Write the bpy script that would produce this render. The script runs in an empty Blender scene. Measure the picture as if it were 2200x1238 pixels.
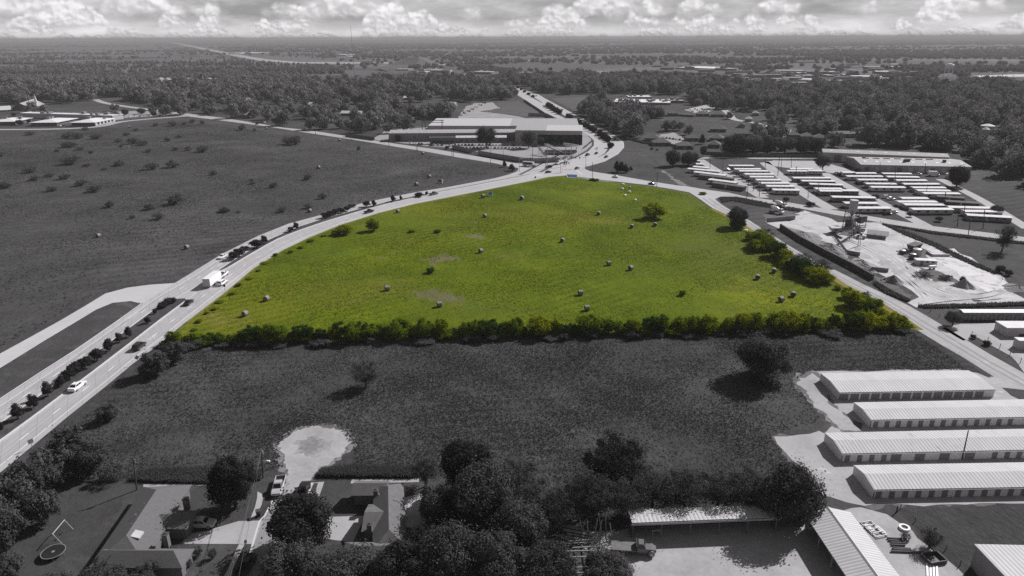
import bpy, math, random
import numpy as np
from mathutils import Vector, Matrix
S = bpy.context.scene
C = S.collection
rnd = random.Random(7)
# ------------------------------------------------------------------ camera
CAMH = 90.0
FPX = 1466.67                     # 24 mm on a 36 mm frame, 2200 px wide photograph
PITCH = math.atan((619 - 84.5) / FPX) + 90 / 60000
ROLL = math.radians(-0.2)
cam_d = bpy.data.cameras.new('camera'); cam_d.lens = 24; cam_d.sensor_width = 36
cam_d.clip_start = 1; cam_d.clip_end = 200000
cam = bpy.data.objects.new('camera', cam_d); C.objects.link(cam)
RM = Matrix.Rotation(math.pi / 2 - PITCH, 3, 'X') @ Matrix.Rotation(ROLL, 3, 'Z')
cam.matrix_world = Matrix.Translation((0, 0, CAMH)) @ RM.to_4x4()
S.camera = cam

def P(px, py, z=0.0):
    """point of the place at height z seen at a pixel of the 2200x1238 photograph"""
    d = RM @ Vector(((px - 1100) / FPX, (619 - py) / FPX, -1))
    t = (z - CAMH) / d.z
    return Vector((d.x * t, d.y * t, z))
def proj(p):
    q = RM.transposed() @ (Vector(p) - Vector((0, 0, CAMH)))
    return 1100 + FPX * q.x / -q.z, 619 - FPX * q.y / -q.z
def ppm(px, py):
    """photograph pixels per metre (across) at a ground pixel"""
    p = P(px, py); q = RM.transposed() @ (p - Vector((0, 0, CAMH)))
    return FPX / -q.z
def HT(px, py, dy):
    """height in metres of an upright thing with its foot at (px, py), dy pixels tall"""
    p = P(px, py); lo, hi = 0.0, 400.0
    for _ in range(40):
        m = (lo + hi) / 2
        if py - proj((p.x, p.y, m))[1] < dy: lo = m
        else: hi = m
    return lo
# ------------------------------------------------------------------ light
SUN_AZ, SUN_EL = math.radians(50.7), math.radians(37)
sdir = Vector((math.sin(SUN_AZ) * math.cos(SUN_EL), math.cos(SUN_AZ) * math.cos(SUN_EL), math.sin(SUN_EL)))
sl = bpy.data.lights.new('sun', 'SUN'); sl.energy = 4.2; sl.angle = math.radians(0.5); sl.color = (1, 0.99, 0.985)
so = bpy.data.objects.new('sun', sl); C.objects.link(so)
so.rotation_euler = sdir.to_track_quat('Z', 'Y').to_euler(); so.location = (0, 0, 400)
S.view_settings.view_transform = 'Standard'; S.view_settings.look = 'None'
S.view_settings.exposure = 0.5; S.view_settings.gamma = 1
try: S.view_settings.use_curve_mapping = False
except Exception: pass

class N:
    """tiny node-graph helper"""
    def __init__(s, tree): s.t = tree; s.n = tree.nodes; s.l = tree.links
    def new(s, typ, **kw):
        n = s.n.new(typ)
        for k, v in kw.items():
            if k in n.bl_rna.properties.keys(): setattr(n, k, v)
            else: s.put(n.inputs[k], v)
        return n
    def put(s, sock, v):
        if isinstance(v, bpy.types.NodeSocket): s.l.new(v, sock)
        else: sock.default_value = v
    def math(s, op, a, b=0.0, c=0.0):
        n = s.n.new('ShaderNodeMath'); n.operation = op
        s.put(n.inputs[0], a); s.put(n.inputs[1], b); s.put(n.inputs[2], c); return n.outputs[0]
    def noise(s, vec, scale, detail=4, rough=.55, dist=0.0):
        n = s.n.new('ShaderNodeTexNoise'); s.put(n.inputs['Vector'], vec)
        n.inputs['Scale'].default_value = scale; n.inputs['Detail'].default_value = detail
        n.inputs['Roughness'].default_value = rough; n.inputs['Distortion'].default_value = dist
        return n.outputs['Fac']
    def map(s, vec, scale=(1, 1, 1), loc=(0, 0, 0), rot=(0, 0, 0)):
        n = s.n.new('ShaderNodeMapping'); s.put(n.inputs['Vector'], vec)
        n.inputs['Scale'].default_value = scale; n.inputs['Location'].default_value = loc; n.inputs['Rotation'].default_value = rot
        return n.outputs[0]
    def ramp(s, fac, stops, interp='LINEAR'):
        n = s.n.new('ShaderNodeValToRGB'); s.put(n.inputs[0], fac); e = n.color_ramp; e.interpolation = interp
        for i, (p, c) in enumerate(stops):
            el = e.elements[i] if i < 2 else e.elements.new(p)
            el.position = p; c = (c, c, c) if not isinstance(c, tuple) else c; el.color = (*c, 1)
        return n.outputs[0]
    def mix(s, fac, a, b, mode='MIX'):
        n = s.n.new('ShaderNodeMix'); n.data_type = 'RGBA'; n.blend_type = mode
        s.put(n.inputs[0], fac)
        for k, v in ((6, a), (7, b)):
            if not isinstance(v, bpy.types.NodeSocket): v = ((v, v, v) if not isinstance(v, tuple) else v) + (1,)
            s.put(n.inputs[k], v)
        return n.outputs[2]

# sky: grey daylight sky with banks of cumulus low over the horizon
W = bpy.data.worlds.new('World'); S.world = W; W.use_nodes = True
g = N(W.node_tree); g.n.clear()
sky = g.new('ShaderNodeTexSky', sky_type='NISHITA', sun_disc=False, sun_elevation=SUN_EL, sun_rotation=SUN_AZ)
sky.air_density = 1.0; sky.dust_density = 0.6
bw = g.new('ShaderNodeRGBToBW'); g.l.new(sky.outputs[0], bw.inputs[0])
base = g.mix(1.0, bw.outputs[0], (1.0, .985, 1.0), 'MULTIPLY')
tc = g.new('ShaderNodeTexCoord'); sep = g.new('ShaderNodeSeparateXYZ'); g.l.new(tc.outputs['Generated'], sep.inputs[0])
az = g.math('ARCTAN2', sep.outputs[0], sep.outputs[1])
el = g.math('ARCSINE', sep.outputs[2])
SKYK = 0.06
def xy(a, b):
    c = g.new('ShaderNodeCombineXYZ'); g.put(c.inputs[0], a); g.put(c.inputs[1], b); return c.outputs[0]
def rng(v, a, b, c=0.0, d=1.0, sm=True):
    n = g.n.new('ShaderNodeMapRange'); n.interpolation_type = 'SMOOTHSTEP' if sm else 'LINEAR'
    for k, w in enumerate((v, a, b, c, d)): g.put(n.inputs[k], w)
    return n.outputs[0]
def vor(v, scale):
    n = g.n.new('ShaderNodeTexVoronoi'); n.feature = 'F1'; n.voronoi_dimensions = '2D'; g.put(n.inputs['Vector'], v); n.inputs['Scale'].default_value = scale
    n.inputs['Detail'].default_value = 1.6; n.inputs['Roughness'].default_value = .55; n.normalize = True
    return n.outputs['Distance']
p0 = xy(az, el)
veil = g.noise(g.map(p0, (3, 11, 1)), 4, 5, .6)
veil2 = g.noise(g.map(p0, (2, 9, 1), (5, 1, 0)), 2.2, 4, .55)
sky_grey = g.math('MULTIPLY_ADD', rng(veil, .38, .68), .14, g.math('MULTIPLY_ADD', rng(veil2, .38, .62), .13, .24))
sky_grey = g.math('ADD', sky_grey, rng(el, .030, .0, 0, .36))
layer = g.mix(1.0, sky_grey, (1.0, .985, 1.0), 'MULTIPLY')
bgs = g.new('ShaderNodeVectorMath', operation='SCALE'); g.put(bgs.inputs[0], base); bgs.inputs['Scale'].default_value = SKYK
col = layer
# banks of cumulus, farthest (lowest) first: level bases, heaped tops, lit from above right
ROWS = [(.000, .011, 22, .38, 3.1, .66), (.007, .020, 14, .46, 9.7, .72), (.016, .026, 10, .46, 4.4, .74), (.030, .038, 8, .45, 17.3, .74), (.050, .052, 6, .44, 23.9, .74)]
for base_e, A, fr, thr, seed, bright in ROWS:
    q1 = g.map(p0, (1, 1.2, 1), (seed, seed * .37, 0))
    w1 = g.n.new('ShaderNodeTexNoise'); w1.noise_dimensions = '2D'; g.put(w1.inputs['Vector'], q1); w1.inputs['Scale'].default_value = 1.6 / A; w1.inputs['Detail'].default_value = 4; w1.inputs['Roughness'].default_value = .6
    sc = g.new('ShaderNodeVectorMath', operation='MULTIPLY_ADD'); g.put(sc.inputs[0], w1.outputs['Color']); sc.inputs[1].default_value = (A * .30, A * .30, 0); g.put(sc.inputs[2], q1)
    bil = g.math('SUBTRACT', .5, vor(sc.outputs[0], 1.5 / A))
    bil2 = g.math('SUBTRACT', .5, vor(g.map(sc.outputs[0], loc=(-A * .07, -A * .13, 0)), 1.5 / A))
    hn = g.n.new('ShaderNodeTexNoise'); hn.noise_dimensions = '1D'; g.put(hn.inputs['W'], g.math('ADD', az, seed)); hn.inputs['Scale'].default_value = fr; hn.inputs['Detail'].default_value = 2
    H = g.math('MULTIPLY', rng(hn.outputs['Fac'], thr, thr + .26, 0, 1, False), A)
    rel = g.math('SUBTRACT', el, base_e)
    d = g.math('SUBTRACT', g.math('MULTIPLY_ADD', bil, A * .62, H), rel)
    m = g.math('MULTIPLY', rng(d, -A * .04, A * .22), rng(g.math('MULTIPLY_ADD', w1.outputs['Fac'], A * .6, rel), A * .10, A * .50))
    m = g.math('MULTIPLY', m, rng(H, A * .02, A * .22))
    shade = g.math('ADD', g.math('MULTIPLY', g.math('SUBTRACT', bil, bil2), 1.7), g.math('MULTIPLY_ADD', bil, .35, rng(rel, -A * .1, A * .9, -.10, .26, False)))
    cc = rng(shade, -.25, .50, bright * .56, bright)
    cc = g.mix(1.0, cc, (1.0, .985, 1.0), 'MULTIPLY')
    col = g.mix(g.math('MULTIPLY', m, .95), col, cc)
skycol = col
bg = g.new('ShaderNodeBackground'); g.put(bg.inputs[0], skycol)
bg0 = g.new('ShaderNodeBackground'); g.put(bg0.inputs[0], bgs.outputs[0])     # open sky above the banks of cloud
band = g.math('MULTIPLY', g.math('GREATER_THAN', el, -.01), rng(el, .22, .12))
mxw = g.new('ShaderNodeMixShader'); g.put(mxw.inputs[0], band); g.l.new(bg0.outputs[0], mxw.inputs[1]); g.l.new(bg.outputs[0], mxw.inputs[2])
wo = g.new('ShaderNodeOutputWorld'); g.l.new(mxw.outputs[0], wo.inputs[0])
W.cycles.sampling_method = 'MANUAL'; W.cycles.sample_map_resolution = 256
S.cycles.use_denoising = False
S.cycles.max_bounces = 5; S.cycles.diffuse_bounces = 2; S.cycles.glossy_bounces = 2; S.cycles.transmission_bounces = 3
S.cycles.volume_bounces = 0; S.cycles.caustics_reflective = False; S.cycles.caustics_refractive = False

# ------------------------------------------------------------------ materials
TINT = (1.0, .975, 1.01)          # the faint violet cast of the photograph's greys
def G(v): return (v * TINT[0], v * TINT[1], v * TINT[2])
def c3(v): return G(v) if not isinstance(v, tuple) else v
MATS = {}
def base_mat(name):
    m = bpy.data.materials.new(name); m.use_nodes = True; k = N(m.node_tree); k.n.clear()
    out = k.new('ShaderNodeOutputMaterial'); b = k.new('ShaderNodeBsdfPrincipled'); k.l.new(b.outputs[0], out.inputs[0])
    MATS[name] = m; return m, k, b, out
def plain(name, col, rough=.7, var=.18, scale=.6, metal=0.0, bump=0.0, spec=.3, wear=None, coord='Object'):
    """weathered paint, concrete, metal: a base colour broken by two sizes of grime"""
    m, k, b, out = base_mat(name); tc = k.new('ShaderNodeTexCoord'); v = tc.outputs[coord]; col = c3(col)
    n1 = k.noise(v, scale, 6, .62); n2 = k.noise(v, scale * 9, 4, .6)
    f = k.math('MULTIPLY_ADD', n1, .65, k.math('MULTIPLY', n2, .35))
    lo = tuple(x * (1 - var) for x in col); hi = tuple(min(.95, x * (1 + var)) for x in col)
    c = k.ramp(f, [(.33, lo), (.67, hi)])
    if wear: c = k.mix(k.ramp(k.noise(v, wear[0], 5, .65), [(wear[2], 0.0), (wear[2] + .12, 1.0)]), c, c3(wear[1]))
    k.put(b.inputs['Base Color'], c); b.inputs['Roughness'].default_value = rough; b.inputs['Metallic'].default_value = metal
    b.inputs['Specular IOR Level'].default_value = spec
    if bump:
        bn = k.new('ShaderNodeBump', Distance=bump, Strength=.5); k.put(bn.inputs['Height'], f); k.put(b.inputs['Normal'], bn.outputs[0])
    return m
def ribbed(name, col, pitch=.9, axis='X', var=.12, rough=.45, depth=.05, streak=None, metal=0.0):
    """profiled metal sheet: ribs along the slope"""
    m, k, b, out = base_mat(name); tc = k.new('ShaderNodeTexCoord'); v = tc.outputs['Object']; col = c3(col)
    w = k.new('ShaderNodeTexWave', wave_type='BANDS', bands_direction=axis, Scale=.314 / pitch, Distortion=0.0); k.put(w.inputs['Vector'], v)
    n1 = k.noise(v, .25, 6, .65); sc = (1.5, .05, 1) if axis == 'X' else (.05, 1.5, 1)
    n2 = k.noise(k.map(v, sc), 1.0, 4, .6)
    f = k.math('MULTIPLY_ADD', n1, .5, k.math('MULTIPLY', n2, .5))
    c = k.ramp(f, [(.3, tuple(x * (1 - var) for x in col)), (.7, tuple(min(.95, x * (1 + var)) for x in col))])
    c = k.mix(k.ramp(w.outputs['Fac'], [(.0, .0), (.25, 1.0)]), tuple(x * .66 for x in col), c)
    if streak: c = k.mix(k.ramp(k.noise(k.map(v, (1.2, .12, 1)), 1.0, 3, .7), [(streak[0], 0.0), (streak[0] + .06, 1.0)]), c, c3(streak[1]))
    k.put(b.inputs['Base Color'], c); b.inputs['Roughness'].default_value = rough; b.inputs['Metallic'].default_value = metal
    bn = k.new('ShaderNodeBump', Distance=depth, Strength=.7); k.put(bn.inputs['Height'], w.outputs['Fac']); k.put(b.inputs['Normal'], bn.outputs[0])
    return m
def grass(name, dark, mid, light, patches=(), s_big=.012, s_fine=.5, bump=.35, stretch=(1, .55, 1), mow=None):
    """mown or rough grass: broad patches x tuft-size mottling, in world metres"""
    m, k, b, out = base_mat(name); tc = k.new('ShaderNodeTexCoord'); v = tc.outputs['Object']
    vs = k.map(v, stretch, rot=(0, 0, .5))
    nb = k.noise(v, s_big, 5, .6, .6); nf = k.noise(vs, s_fine, 8, .72); nm = k.noise(vs, s_fine * .16, 5, .65)
    nd = k.noise(k.map(v, (stretch[0] * .35, stretch[1] * 1.3, 1), rot=(0, 0, .12)), s_fine * .14, 4, .6, .5); f = k.math('MULTIPLY_ADD', nb, .34, k.math('MULTIPLY_ADD', nf, .30, k.math('MULTIPLY_ADD', nm, .18, k.math('MULTIPLY', nd, .18))))
    c = k.ramp(f, [(.385, c3(dark)), (.5, c3(mid)), (.615, c3(light))])
    for (sc, thr, wid, col, seed) in patches:
        pn = k.noise(k.map(v, loc=(seed, seed * 1.7, 0)), sc, 5, .62, .4)
        c = k.mix(k.ramp(pn, [(thr, 0.0), (min(1, thr + wid), .85)]), c, k.mix(nf, tuple(x * .6 for x in c3(col)), tuple(x * 1.3 for x in c3(col))))
    if mow:
        wv = k.new('ShaderNodeTexWave', wave_type='BANDS', bands_direction='X', Scale=.314 / mow[0], Distortion=2.5); wv.inputs['Detail'].default_value = 2; wv.inputs['Detail Scale'].default_value = .4
        k.put(wv.inputs['Vector'], k.map(v, rot=(0, 0, mow[1]))); am = k.math('MULTIPLY', k.ramp(k.noise(v, .012, 3, .5), [(.42, 0.0), (.6, 1.0)]), mow[2])
        c = k.mix(am, c, k.mix(1.0, c, k.ramp(wv.outputs['Fac'], [(.2, .55), (.8, 1.35)]), 'MULTIPLY'))
    k.put(b.inputs['Base Color'], c); b.inputs['Roughness'].default_value = .95; b.inputs['Specular IOR Level'].default_value = .05
    bn = k.new('ShaderNodeBump', Distance=bump, Strength=.8); k.put(bn.inputs['Height'], k.math('MULTIPLY_ADD', nf, 1.0, k.math('MULTIPLY', nm, 2.2))); k.put(b.inputs['Normal'], bn.outputs[0])
    return m
def leaf(name, dark, light, trans=.3, world=0.0):
    """leaves: tone varies leaf by leaf position and tree by tree"""
    m = bpy.data.materials.new(name); m.use_nodes = True; k = N(m.node_tree); k.n.clear(); MATS[name] = m
    out = k.new('ShaderNodeOutputMaterial'); tc = k.new('ShaderNodeTexCoord'); oi = k.new('ShaderNodeObjectInfo'); ge = k.new('ShaderNodeNewGeometry')
    n = k.noise(ge.outputs['Position'], .22, 4, .65)
    f = k.math('MULTIPLY_ADD', n, .6, k.math('MULTIPLY', oi.outputs['Random'], .4))
    f = k.math('MULTIPLY_ADD', ge.outputs['Random Per Island'], .35, k.math('MULTIPLY', f, .65))
    c = k.ramp(f, [(.25, c3(dark)), (.72, c3(light))])
    d = k.new('ShaderNodeBsdfDiffuse'); k.put(d.inputs[0], c); t = k.new('ShaderNodeBsdfTranslucent'); k.put(t.inputs[0], c)
    mx = k.new('ShaderNodeMixShader'); mx.inputs[0].default_value = trans; k.l.new(d.outputs[0], mx.inputs[1]); k.l.new(t.outputs[0], mx.inputs[2])
    k.l.new(mx.outputs[0], out.inputs[0]); return m

M_ground = grass('field_grass', .036, .064, .094, [(.02, .60, .12, .105, 3), (.006, .54, .16, .050, 9), (.05, .62, .1, .045, 14)], s_big=.01, bump=.25, mow=(7, 1.2, .28))
M_rough = grass('rough_grass', .036, .056, .084, [(.03, .62, .14, .080, 5)], s_big=.02, s_fine=1.3, bump=.4, mow=(3.5, 1.45, .40))
M_lawn = grass('lawn_grass', .040, .056, .074, [(.08, .56, .14, .10, 2)], s_big=.05, s_fine=1.4, bump=.12)
M_verge = grass('verge_grass', .045, .062, .085, [(.1, .55, .12, .11, 2)], s_big=.05, s_fine=1.4, bump=.15)
GREENP = [(.0065, .50, .16, (.150, .150, .012), 44), (.008, .53, .14, (.088, .105, .014), 71), (.016, .57, .12, (.165, .155, .030), 4), (.013, .585, .12, (.175, .190, .006), 12), (.03, .62, .10, (.080, .135, .014), 21), (.02, .66, .08, (.19, .17, .085), 31)]
M_green = grass('meadow_grass', (.052, .077, .003), (.086, .117, .004), (.130, .158, .006), GREENP, s_big=.014, s_fine=.9, bump=.28, mow=(4.5, .9, .26))
M_far = grass('far_land', .075, .105, .15, [(.0016, .56, .06, .17, 3), (.0009, .55, .05, .055, 8)], s_big=.002, s_fine=.02, bump=0.0, stretch=(.6, .25, 1))
M_conc = plain('road_concrete', .385, .9, .10, .05, bump=.02)
M_conc2 = plain('pale_concrete', .35, .9, .14, .12)
M_conc3 = plain('bright_concrete', .45, .9, .1, .08)
M_asph = plain('worn_asphalt', .24, .9, .12, .3)
M_asph2 = plain('county_road', .34, .9, .16, .10, wear=(.3, .46, .56))
M_curb = plain('kerb_concrete', .55, .85, .1, .5)
M_line = plain('road_paint', .74, .7, .08, 2)
M_joint = plain('joint_sealant', .22, .9, .1, 2)
M_dirt = plain('packed_dirt', .335, .95, .24, .10, bump=.12, wear=(.16, .20, .62))
M_yard = plain('yard_gravel', .44, .95, .30, .13, bump=.12, wear=(.09, .24, .56))
M_lot = plain('gravel_lot', .35, .95, .18, .12, bump=.06, wear=(.2, .58, .62))
M_white = plain('white_metal', .74, .5, .07, .5)
M_roofw = plain('white_coating', .64, .8, .10, .3, wear=(.5, .40, .60))
M_wallw = plain('white_block_wall', .60, .8, .10, .5, wear=(.8, .42, .62))
M_wallg = plain('grey_wall', .20, .7, .15, .4)
M_wallp = plain('pale_wall', .42, .7, .12, .4)
M_walld = plain('dark_wall', .10, .7, .15, .4)
M_door = plain('grey_door', .16, .6, .10, 1)
M_doorp = plain('pale_door', .46, .6, .08, 1)
M_ribw = ribbed('ribbed_white_roof', .47, .8, rough=.8, streak=(.66, .36), var=.16)
M_ribs = ribbed('stained_ribbed_roof', .45, .8, streak=(.62, .24), rough=.8)
M_riby = ribbed('ribbed_barn_roof', .46, .7, 'Y', depth=.05, rough=.75)
M_ribm = ribbed('metal_roof', .33, 1.1, var=.05, rough=.8)
M_ribl = ribbed('bright_metal_roof', .47, 1.1, var=.05, rough=.8)
M_ribwall = ribbed('ribbed_wall', .34, 1.2, var=.08, depth=.03)
M_shing = plain('shingle_roof', .115, .9, .16, 2.2, bump=.05)
M_shing2 = plain('old_shingle_roof', .12, .9, .22, 1.0)
M_brick = plain('brick_wall', .14, .9, .2, 3)
M_glass = plain('dark_glass', .015, .08, .1, 1, spec=.6)
M_tyre = plain('tyre_rubber', .018, .8, .1, 3)
M_rim = plain('wheel_metal', .45, .35, .1, 3, metal=.6)
M_lamp = plain('lamp_lens', .7, .25, .05, 3)
M_carw = plain('white_car_paint', .78, .22, .04, 2, spec=.5)
M_carb = plain('black_car_paint', .020, .2, .1, 2, spec=.5)
M_carg = plain('grey_car_paint', .14, .22, .08, 2, spec=.5)
M_cars = plain('silver_car_paint', .42, .25, .06, 2, spec=.5)
M_steel = plain('dark_steel', .07, .6, .2, 1)
M_galv = plain('galvanised_steel', .34, .5, .12, 1, metal=.3)
M_rust = plain('rusty_steel', .10, .8, .3, 1)
M_wood = plain('weathered_wood', .15, .9, .2, 1.5)
M_pole = plain('pole_wood', .055, .9, .2, 2)
M_bark = plain('bark', .055, .95, .3, 2)
M_bale = plain('bale_wrap', .22, .8, .12, 1.2)
M_bend = plain('bale_end_hay', .08, .9, .25, 3)
M_bendn = plain('brown_bale_hay', (.20, .13, .07), .9, .25, 3)
M_gravel = plain('gravel_pile', .20, .95, .30, .35, bump=.3)
M_sand = plain('sand_pile', .26, .95, .22, .3, bump=.2)
M_block = plain('stained_concrete_wall', .085, .9, .35, .5)
M_blue = plain('blue_board', (.11, .34, .55), .5, .06, .8)
M_bluedark = plain('concrete_shade_blue', (.010, .05, .12), .5, .1, 1)  # concrete of the drain inlet, its shade put into the colour as dark blue
L_oak = leaf('oak_leaves', .046, .110)
L_dark = leaf('dark_leaves', .024, .056)
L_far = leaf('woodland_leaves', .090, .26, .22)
L_pale = leaf('dusty_leaves', .060, .140)
L_scrub = leaf('scrub_leaves', .065, .140, .45)
L_green = leaf('green_leaves', (.060, .105, .006), (.165, .215, .010), .4)
L_yell = leaf('yellow_green_leaves', (.095, .140, .005), (.270, .290, .008), .42)
L_twig = leaf('twiggy_leaves', .050, .115, .45)
L_deep = leaf('deep_green_leaves', (.020, .046, .010), (.050, .085, .010), .3)
L_tuft = leaf('dry_grass_blades', .050, .094, .4)
L_gtuft = leaf('meadow_blades', (.066, .092, .005), (.138, .162, .009), .45)
# ------------------------------------------------------------------ geometry helpers
class MB:
    """collects shapes into ONE mesh"""
    def __init__(s): s.v = []; s.f = []; s.m = []
    def add(s, vs, fs, mi=0):
        o = len(s.v); s.v += [tuple(v) for v in vs]; s.f += [tuple(i + o for i in f) for f in fs]; s.m += [mi] * len(fs); return s
    def box(s, x0, y0, z0, x1, y1, z1, mi=0):
        return s.add([(x0, y0, z0), (x1, y0, z0), (x1, y1, z0), (x0, y1, z0), (x0, y0, z1), (x1, y0, z1), (x1, y1, z1), (x0, y1, z1)],
                     [(0, 3, 2, 1), (4, 5, 6, 7), (0, 1, 5, 4), (1, 2, 6, 5), (2, 3, 7, 6), (3, 0, 4, 7)], mi)
    def hexa(s, a, mi=0):
        return s.add(a, [(0, 3, 2, 1), (4, 5, 6, 7), (0, 1, 5, 4), (1, 2, 6, 5), (2, 3, 7, 6), (3, 0, 4, 7)], mi)
    def quad(s, a, b, c, d, mi=0): return s.add([a, b, c, d], [(0, 1, 2, 3)], mi)
    def tube(s, p0, p1, r0, r1=None, n=6, mi=0, cap=True):
        r1 = r0 if r1 is None else r1; p0 = Vector(p0); p1 = Vector(p1); d = (p1 - p0)
        if d.length < 1e-6: return s
        q = d.to_track_quat('Z', 'Y'); vs = []
        for p, r in ((p0, r0), (p1, r1)):
            for i in range(n):
                a = 2 * math.pi * i / n; vs.append(p + q @ Vector((r * math.cos(a), r * math.sin(a), 0)))
        fs = [(i, (i + 1) % n, n + (i + 1) % n, n + i) for i in range(n)]
        if cap: fs += [tuple(range(n))[::-1], tuple(range(n, 2 * n))]
        return s.add(vs, fs, mi)
    def path(s, pts, rs, n=6, mi=0):
        for i in range(len(pts) - 1): s.tube(pts[i], pts[i + 1], rs[i], rs[i + 1], n, mi, True)
        return s
    def loft(s, secs, mi=0, close=True):
        k = len(secs[0]); vs = [p for q in secs for p in q]; fs = []
        for i in range(len(secs) - 1):
            for j in range(k if close else k - 1):
                a = i * k + j; b = i * k + (j + 1) % k; fs.append((a, b, b + k, a + k))
        fs += [tuple(range(k))[::-1], tuple(range(len(vs) - k, len(vs)))]
        return s.add(vs, fs, mi)
    def mesh(s, name, mats):
        me = bpy.data.meshes.new(name); me.from_pydata(s.v, [], s.f)
        for m in (mats if isinstance(mats, (list, tuple)) else [mats]): me.materials.append(m)
        if any(s.m): me.polygons.foreach_set('material_index', s.m)
        me.update(); return me
def link(name, me, parent=None, loc=(0, 0, 0), rz=0.0):
    o = bpy.data.objects.new(name, me); C.objects.link(o); o.location = loc; o.rotation_euler = (0, 0, rz)
    if parent: o.parent = parent
    return o
def part(name, mb, mats, parent, loc=(0, 0, 0), rz=0.0): return link(name, mb.mesh(name, mats), parent, loc, rz)
def tag(o, label, cat, group=None, kind=None):
    if label: o['label'] = label
    if cat: o['category'] = cat
    if group: o['group'] = group
    if kind: o['kind'] = kind
    return o
def thing(name, label, cat, loc=(0, 0, 0), rz=0.0, group=None):
    o = bpy.data.objects.new(name, None); C.objects.link(o); o.location = loc; o.rotation_euler = (0, 0, rz); o.empty_display_size = .5
    return tag(o, label, cat, group)
KIDS = {}
def kids(o):
    if o.name not in KIDS: KIDS[o.name] = list(o.children)
    return KIDS[o.name]
def dup(root, loc, rz=0.0, label=None, group=None, scale=None):
    """copy of a thing with its parts and sub-parts"""
    r = root.copy(); C.objects.link(r); r.location = loc; r.rotation_euler = (0, 0, rz)
    if scale: r.scale = scale
    if label: r['label'] = label
    if group: r['group'] = group
    for ch in kids(root):
        c = ch.copy(); C.objects.link(c); c.parent = r
        for gch in kids(ch):
            d = gch.copy(); C.objects.link(d); d.parent = c
    return r
class Proto:
    """first call places the thing itself, later calls place copies"""
    def __init__(s, root): s.r = root; s.used = False; [kids(c) for c in kids(root)]
    def put(s, loc, rz=0.0, label=None, group=None, scale=None):
        if s.used: return dup(s.r, loc, rz, label, group, scale)
        s.used = True; r = s.r; r.location = loc; r.rotation_euler = (0, 0, rz)
        if scale: r.scale = scale
        if label: r['label'] = label
        if group: r['group'] = group
        return r
ORD = ['', 'second', 'third', 'fourth', 'fifth', 'sixth', 'seventh', 'eighth', 'ninth', 'tenth', 'eleventh', 'twelfth', 'thirteenth', 'fourteenth',
       'fifteenth', 'sixteenth', 'seventeenth', 'eighteenth', 'nineteenth', 'twentieth', 'twenty-first', 'twenty-second', 'twenty-third', 'twenty-fourth', 'twenty-fifth', 'twenty-sixth']
def nth(i, what): return (ORD[i] + ' ' + what) if i else what     # nth(2,'from the gate') -> 'third from the gate'
# ------------------------------------------------------------------ sheets on the ground
def smooth(pts, it=1, closed=False):
    pts = [Vector(p[:2]) for p in pts]
    for _ in range(it):
        q = []; n = len(pts)
        for i in range(n if closed else n - 1):
            a, b = pts[i], pts[(i + 1) % n]; q += [a * .75 + b * .25, a * .25 + b * .75]
        if not closed: q = [pts[0]] + q + [pts[-1]]
        pts = q
    return pts
def gp(pxs, z=0): return [P(x, y, z) for x, y in pxs]
def sheet(name, pts, z, mat, kind='structure', jag=0.0, step=3.0, thick=0.0, seed=1, label=None, cat=None, cuts=0):
    """flat polygon in metres; jag roughens its edge; thick gives it a real step"""
    import mathutils.geometry as mg
    pts = [Vector((p[0], p[1])) for p in pts]
    if jag:
        r = random.Random(seed); q = []
        for i in range(len(pts)):
            a, b = pts[i], pts[(i + 1) % len(pts)]; L = (b - a).length; n = max(1, min(60, int(L / step))); nr = Vector((-(b - a).y, (b - a).x)) / max(L, 1e-6)
            w = 0
            for j in range(n):
                w = w * .6 + r.uniform(-1, 1) * jag; q.append(a.lerp(b, j / n) + nr * (w if j else 0))
        pts = q
    tri = mg.tessellate_polygon([[Vector((p.x, p.y, 0)) for p in pts]])
    vs = [(p.x, p.y, z) for p in pts]; fs = []
    for t in tri:
        a, b, c = (Vector(vs[i]) for i in t)
        if (b - a).cross(c - a).z < 0: t = (t[0], t[2], t[1])
        fs.append(tuple(t))
    if thick:
        n = len(vs); vs += [(p.x, p.y, z - thick) for p in pts]
        area = sum(pts[i].x * pts[(i + 1) % n].y - pts[(i + 1) % n].x * pts[i].y for i in range(n))
        for i in range(n):
            j = (i + 1) % n; fs.append((i, i + n, j + n, j) if area > 0 else (i, j, j + n, i + n))
    me = bpy.data.meshes.new(name); me.from_pydata(vs, [], fs); me.materials.append(mat); me.update()
    o = link(name, me); o['kind'] = kind
    if label: o['label'] = label
    return o
def strip(name, left, right, z, mat, **kw): return sheet(name, list(left) + list(right)[::-1], z, mat, **kw)
def ribbon(pts, w, z, lift=0.0):
    """MB of a flat ribbon of width w along points in metres"""
    mb = MB(); pts = [Vector((p[0], p[1])) for p in pts]; L = []; R = []
    for i, p in enumerate(pts):
        d = (pts[min(i + 1, len(pts) - 1)] - pts[max(i - 1, 0)]).normalized(); nrm = Vector((-d.y, d.x)) * w / 2
        L.append((p.x + nrm.x, p.y + nrm.y, z)); R.append((p.x - nrm.x, p.y - nrm.y, z))
    n = len(pts); mb.add(L + R, [(i, n + i, n + i + 1, i + 1) for i in range(n - 1)]); return mb
def resample(pts, step):
    pts = [Vector((p[0], p[1])) for p in pts]; out = [pts[0]]; acc = 0.0
    for a, b in zip(pts, pts[1:]):
        L = (b - a).length; t = step - acc
        while t <= L: out.append(a.lerp(b, t / L)); t += step
        acc = L - (t - step)
    return out
def inside(p, poly):
    x, y = p; r = False; j = len(poly) - 1
    for i in range(len(poly)):
        xi, yi = poly[i]; xj, yj = poly[j]
        if (yi > y) != (yj > y) and x < (xj - xi) * (y - yi) / (yj - yi) + xi: r = not r
        j = i
    return r
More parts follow.
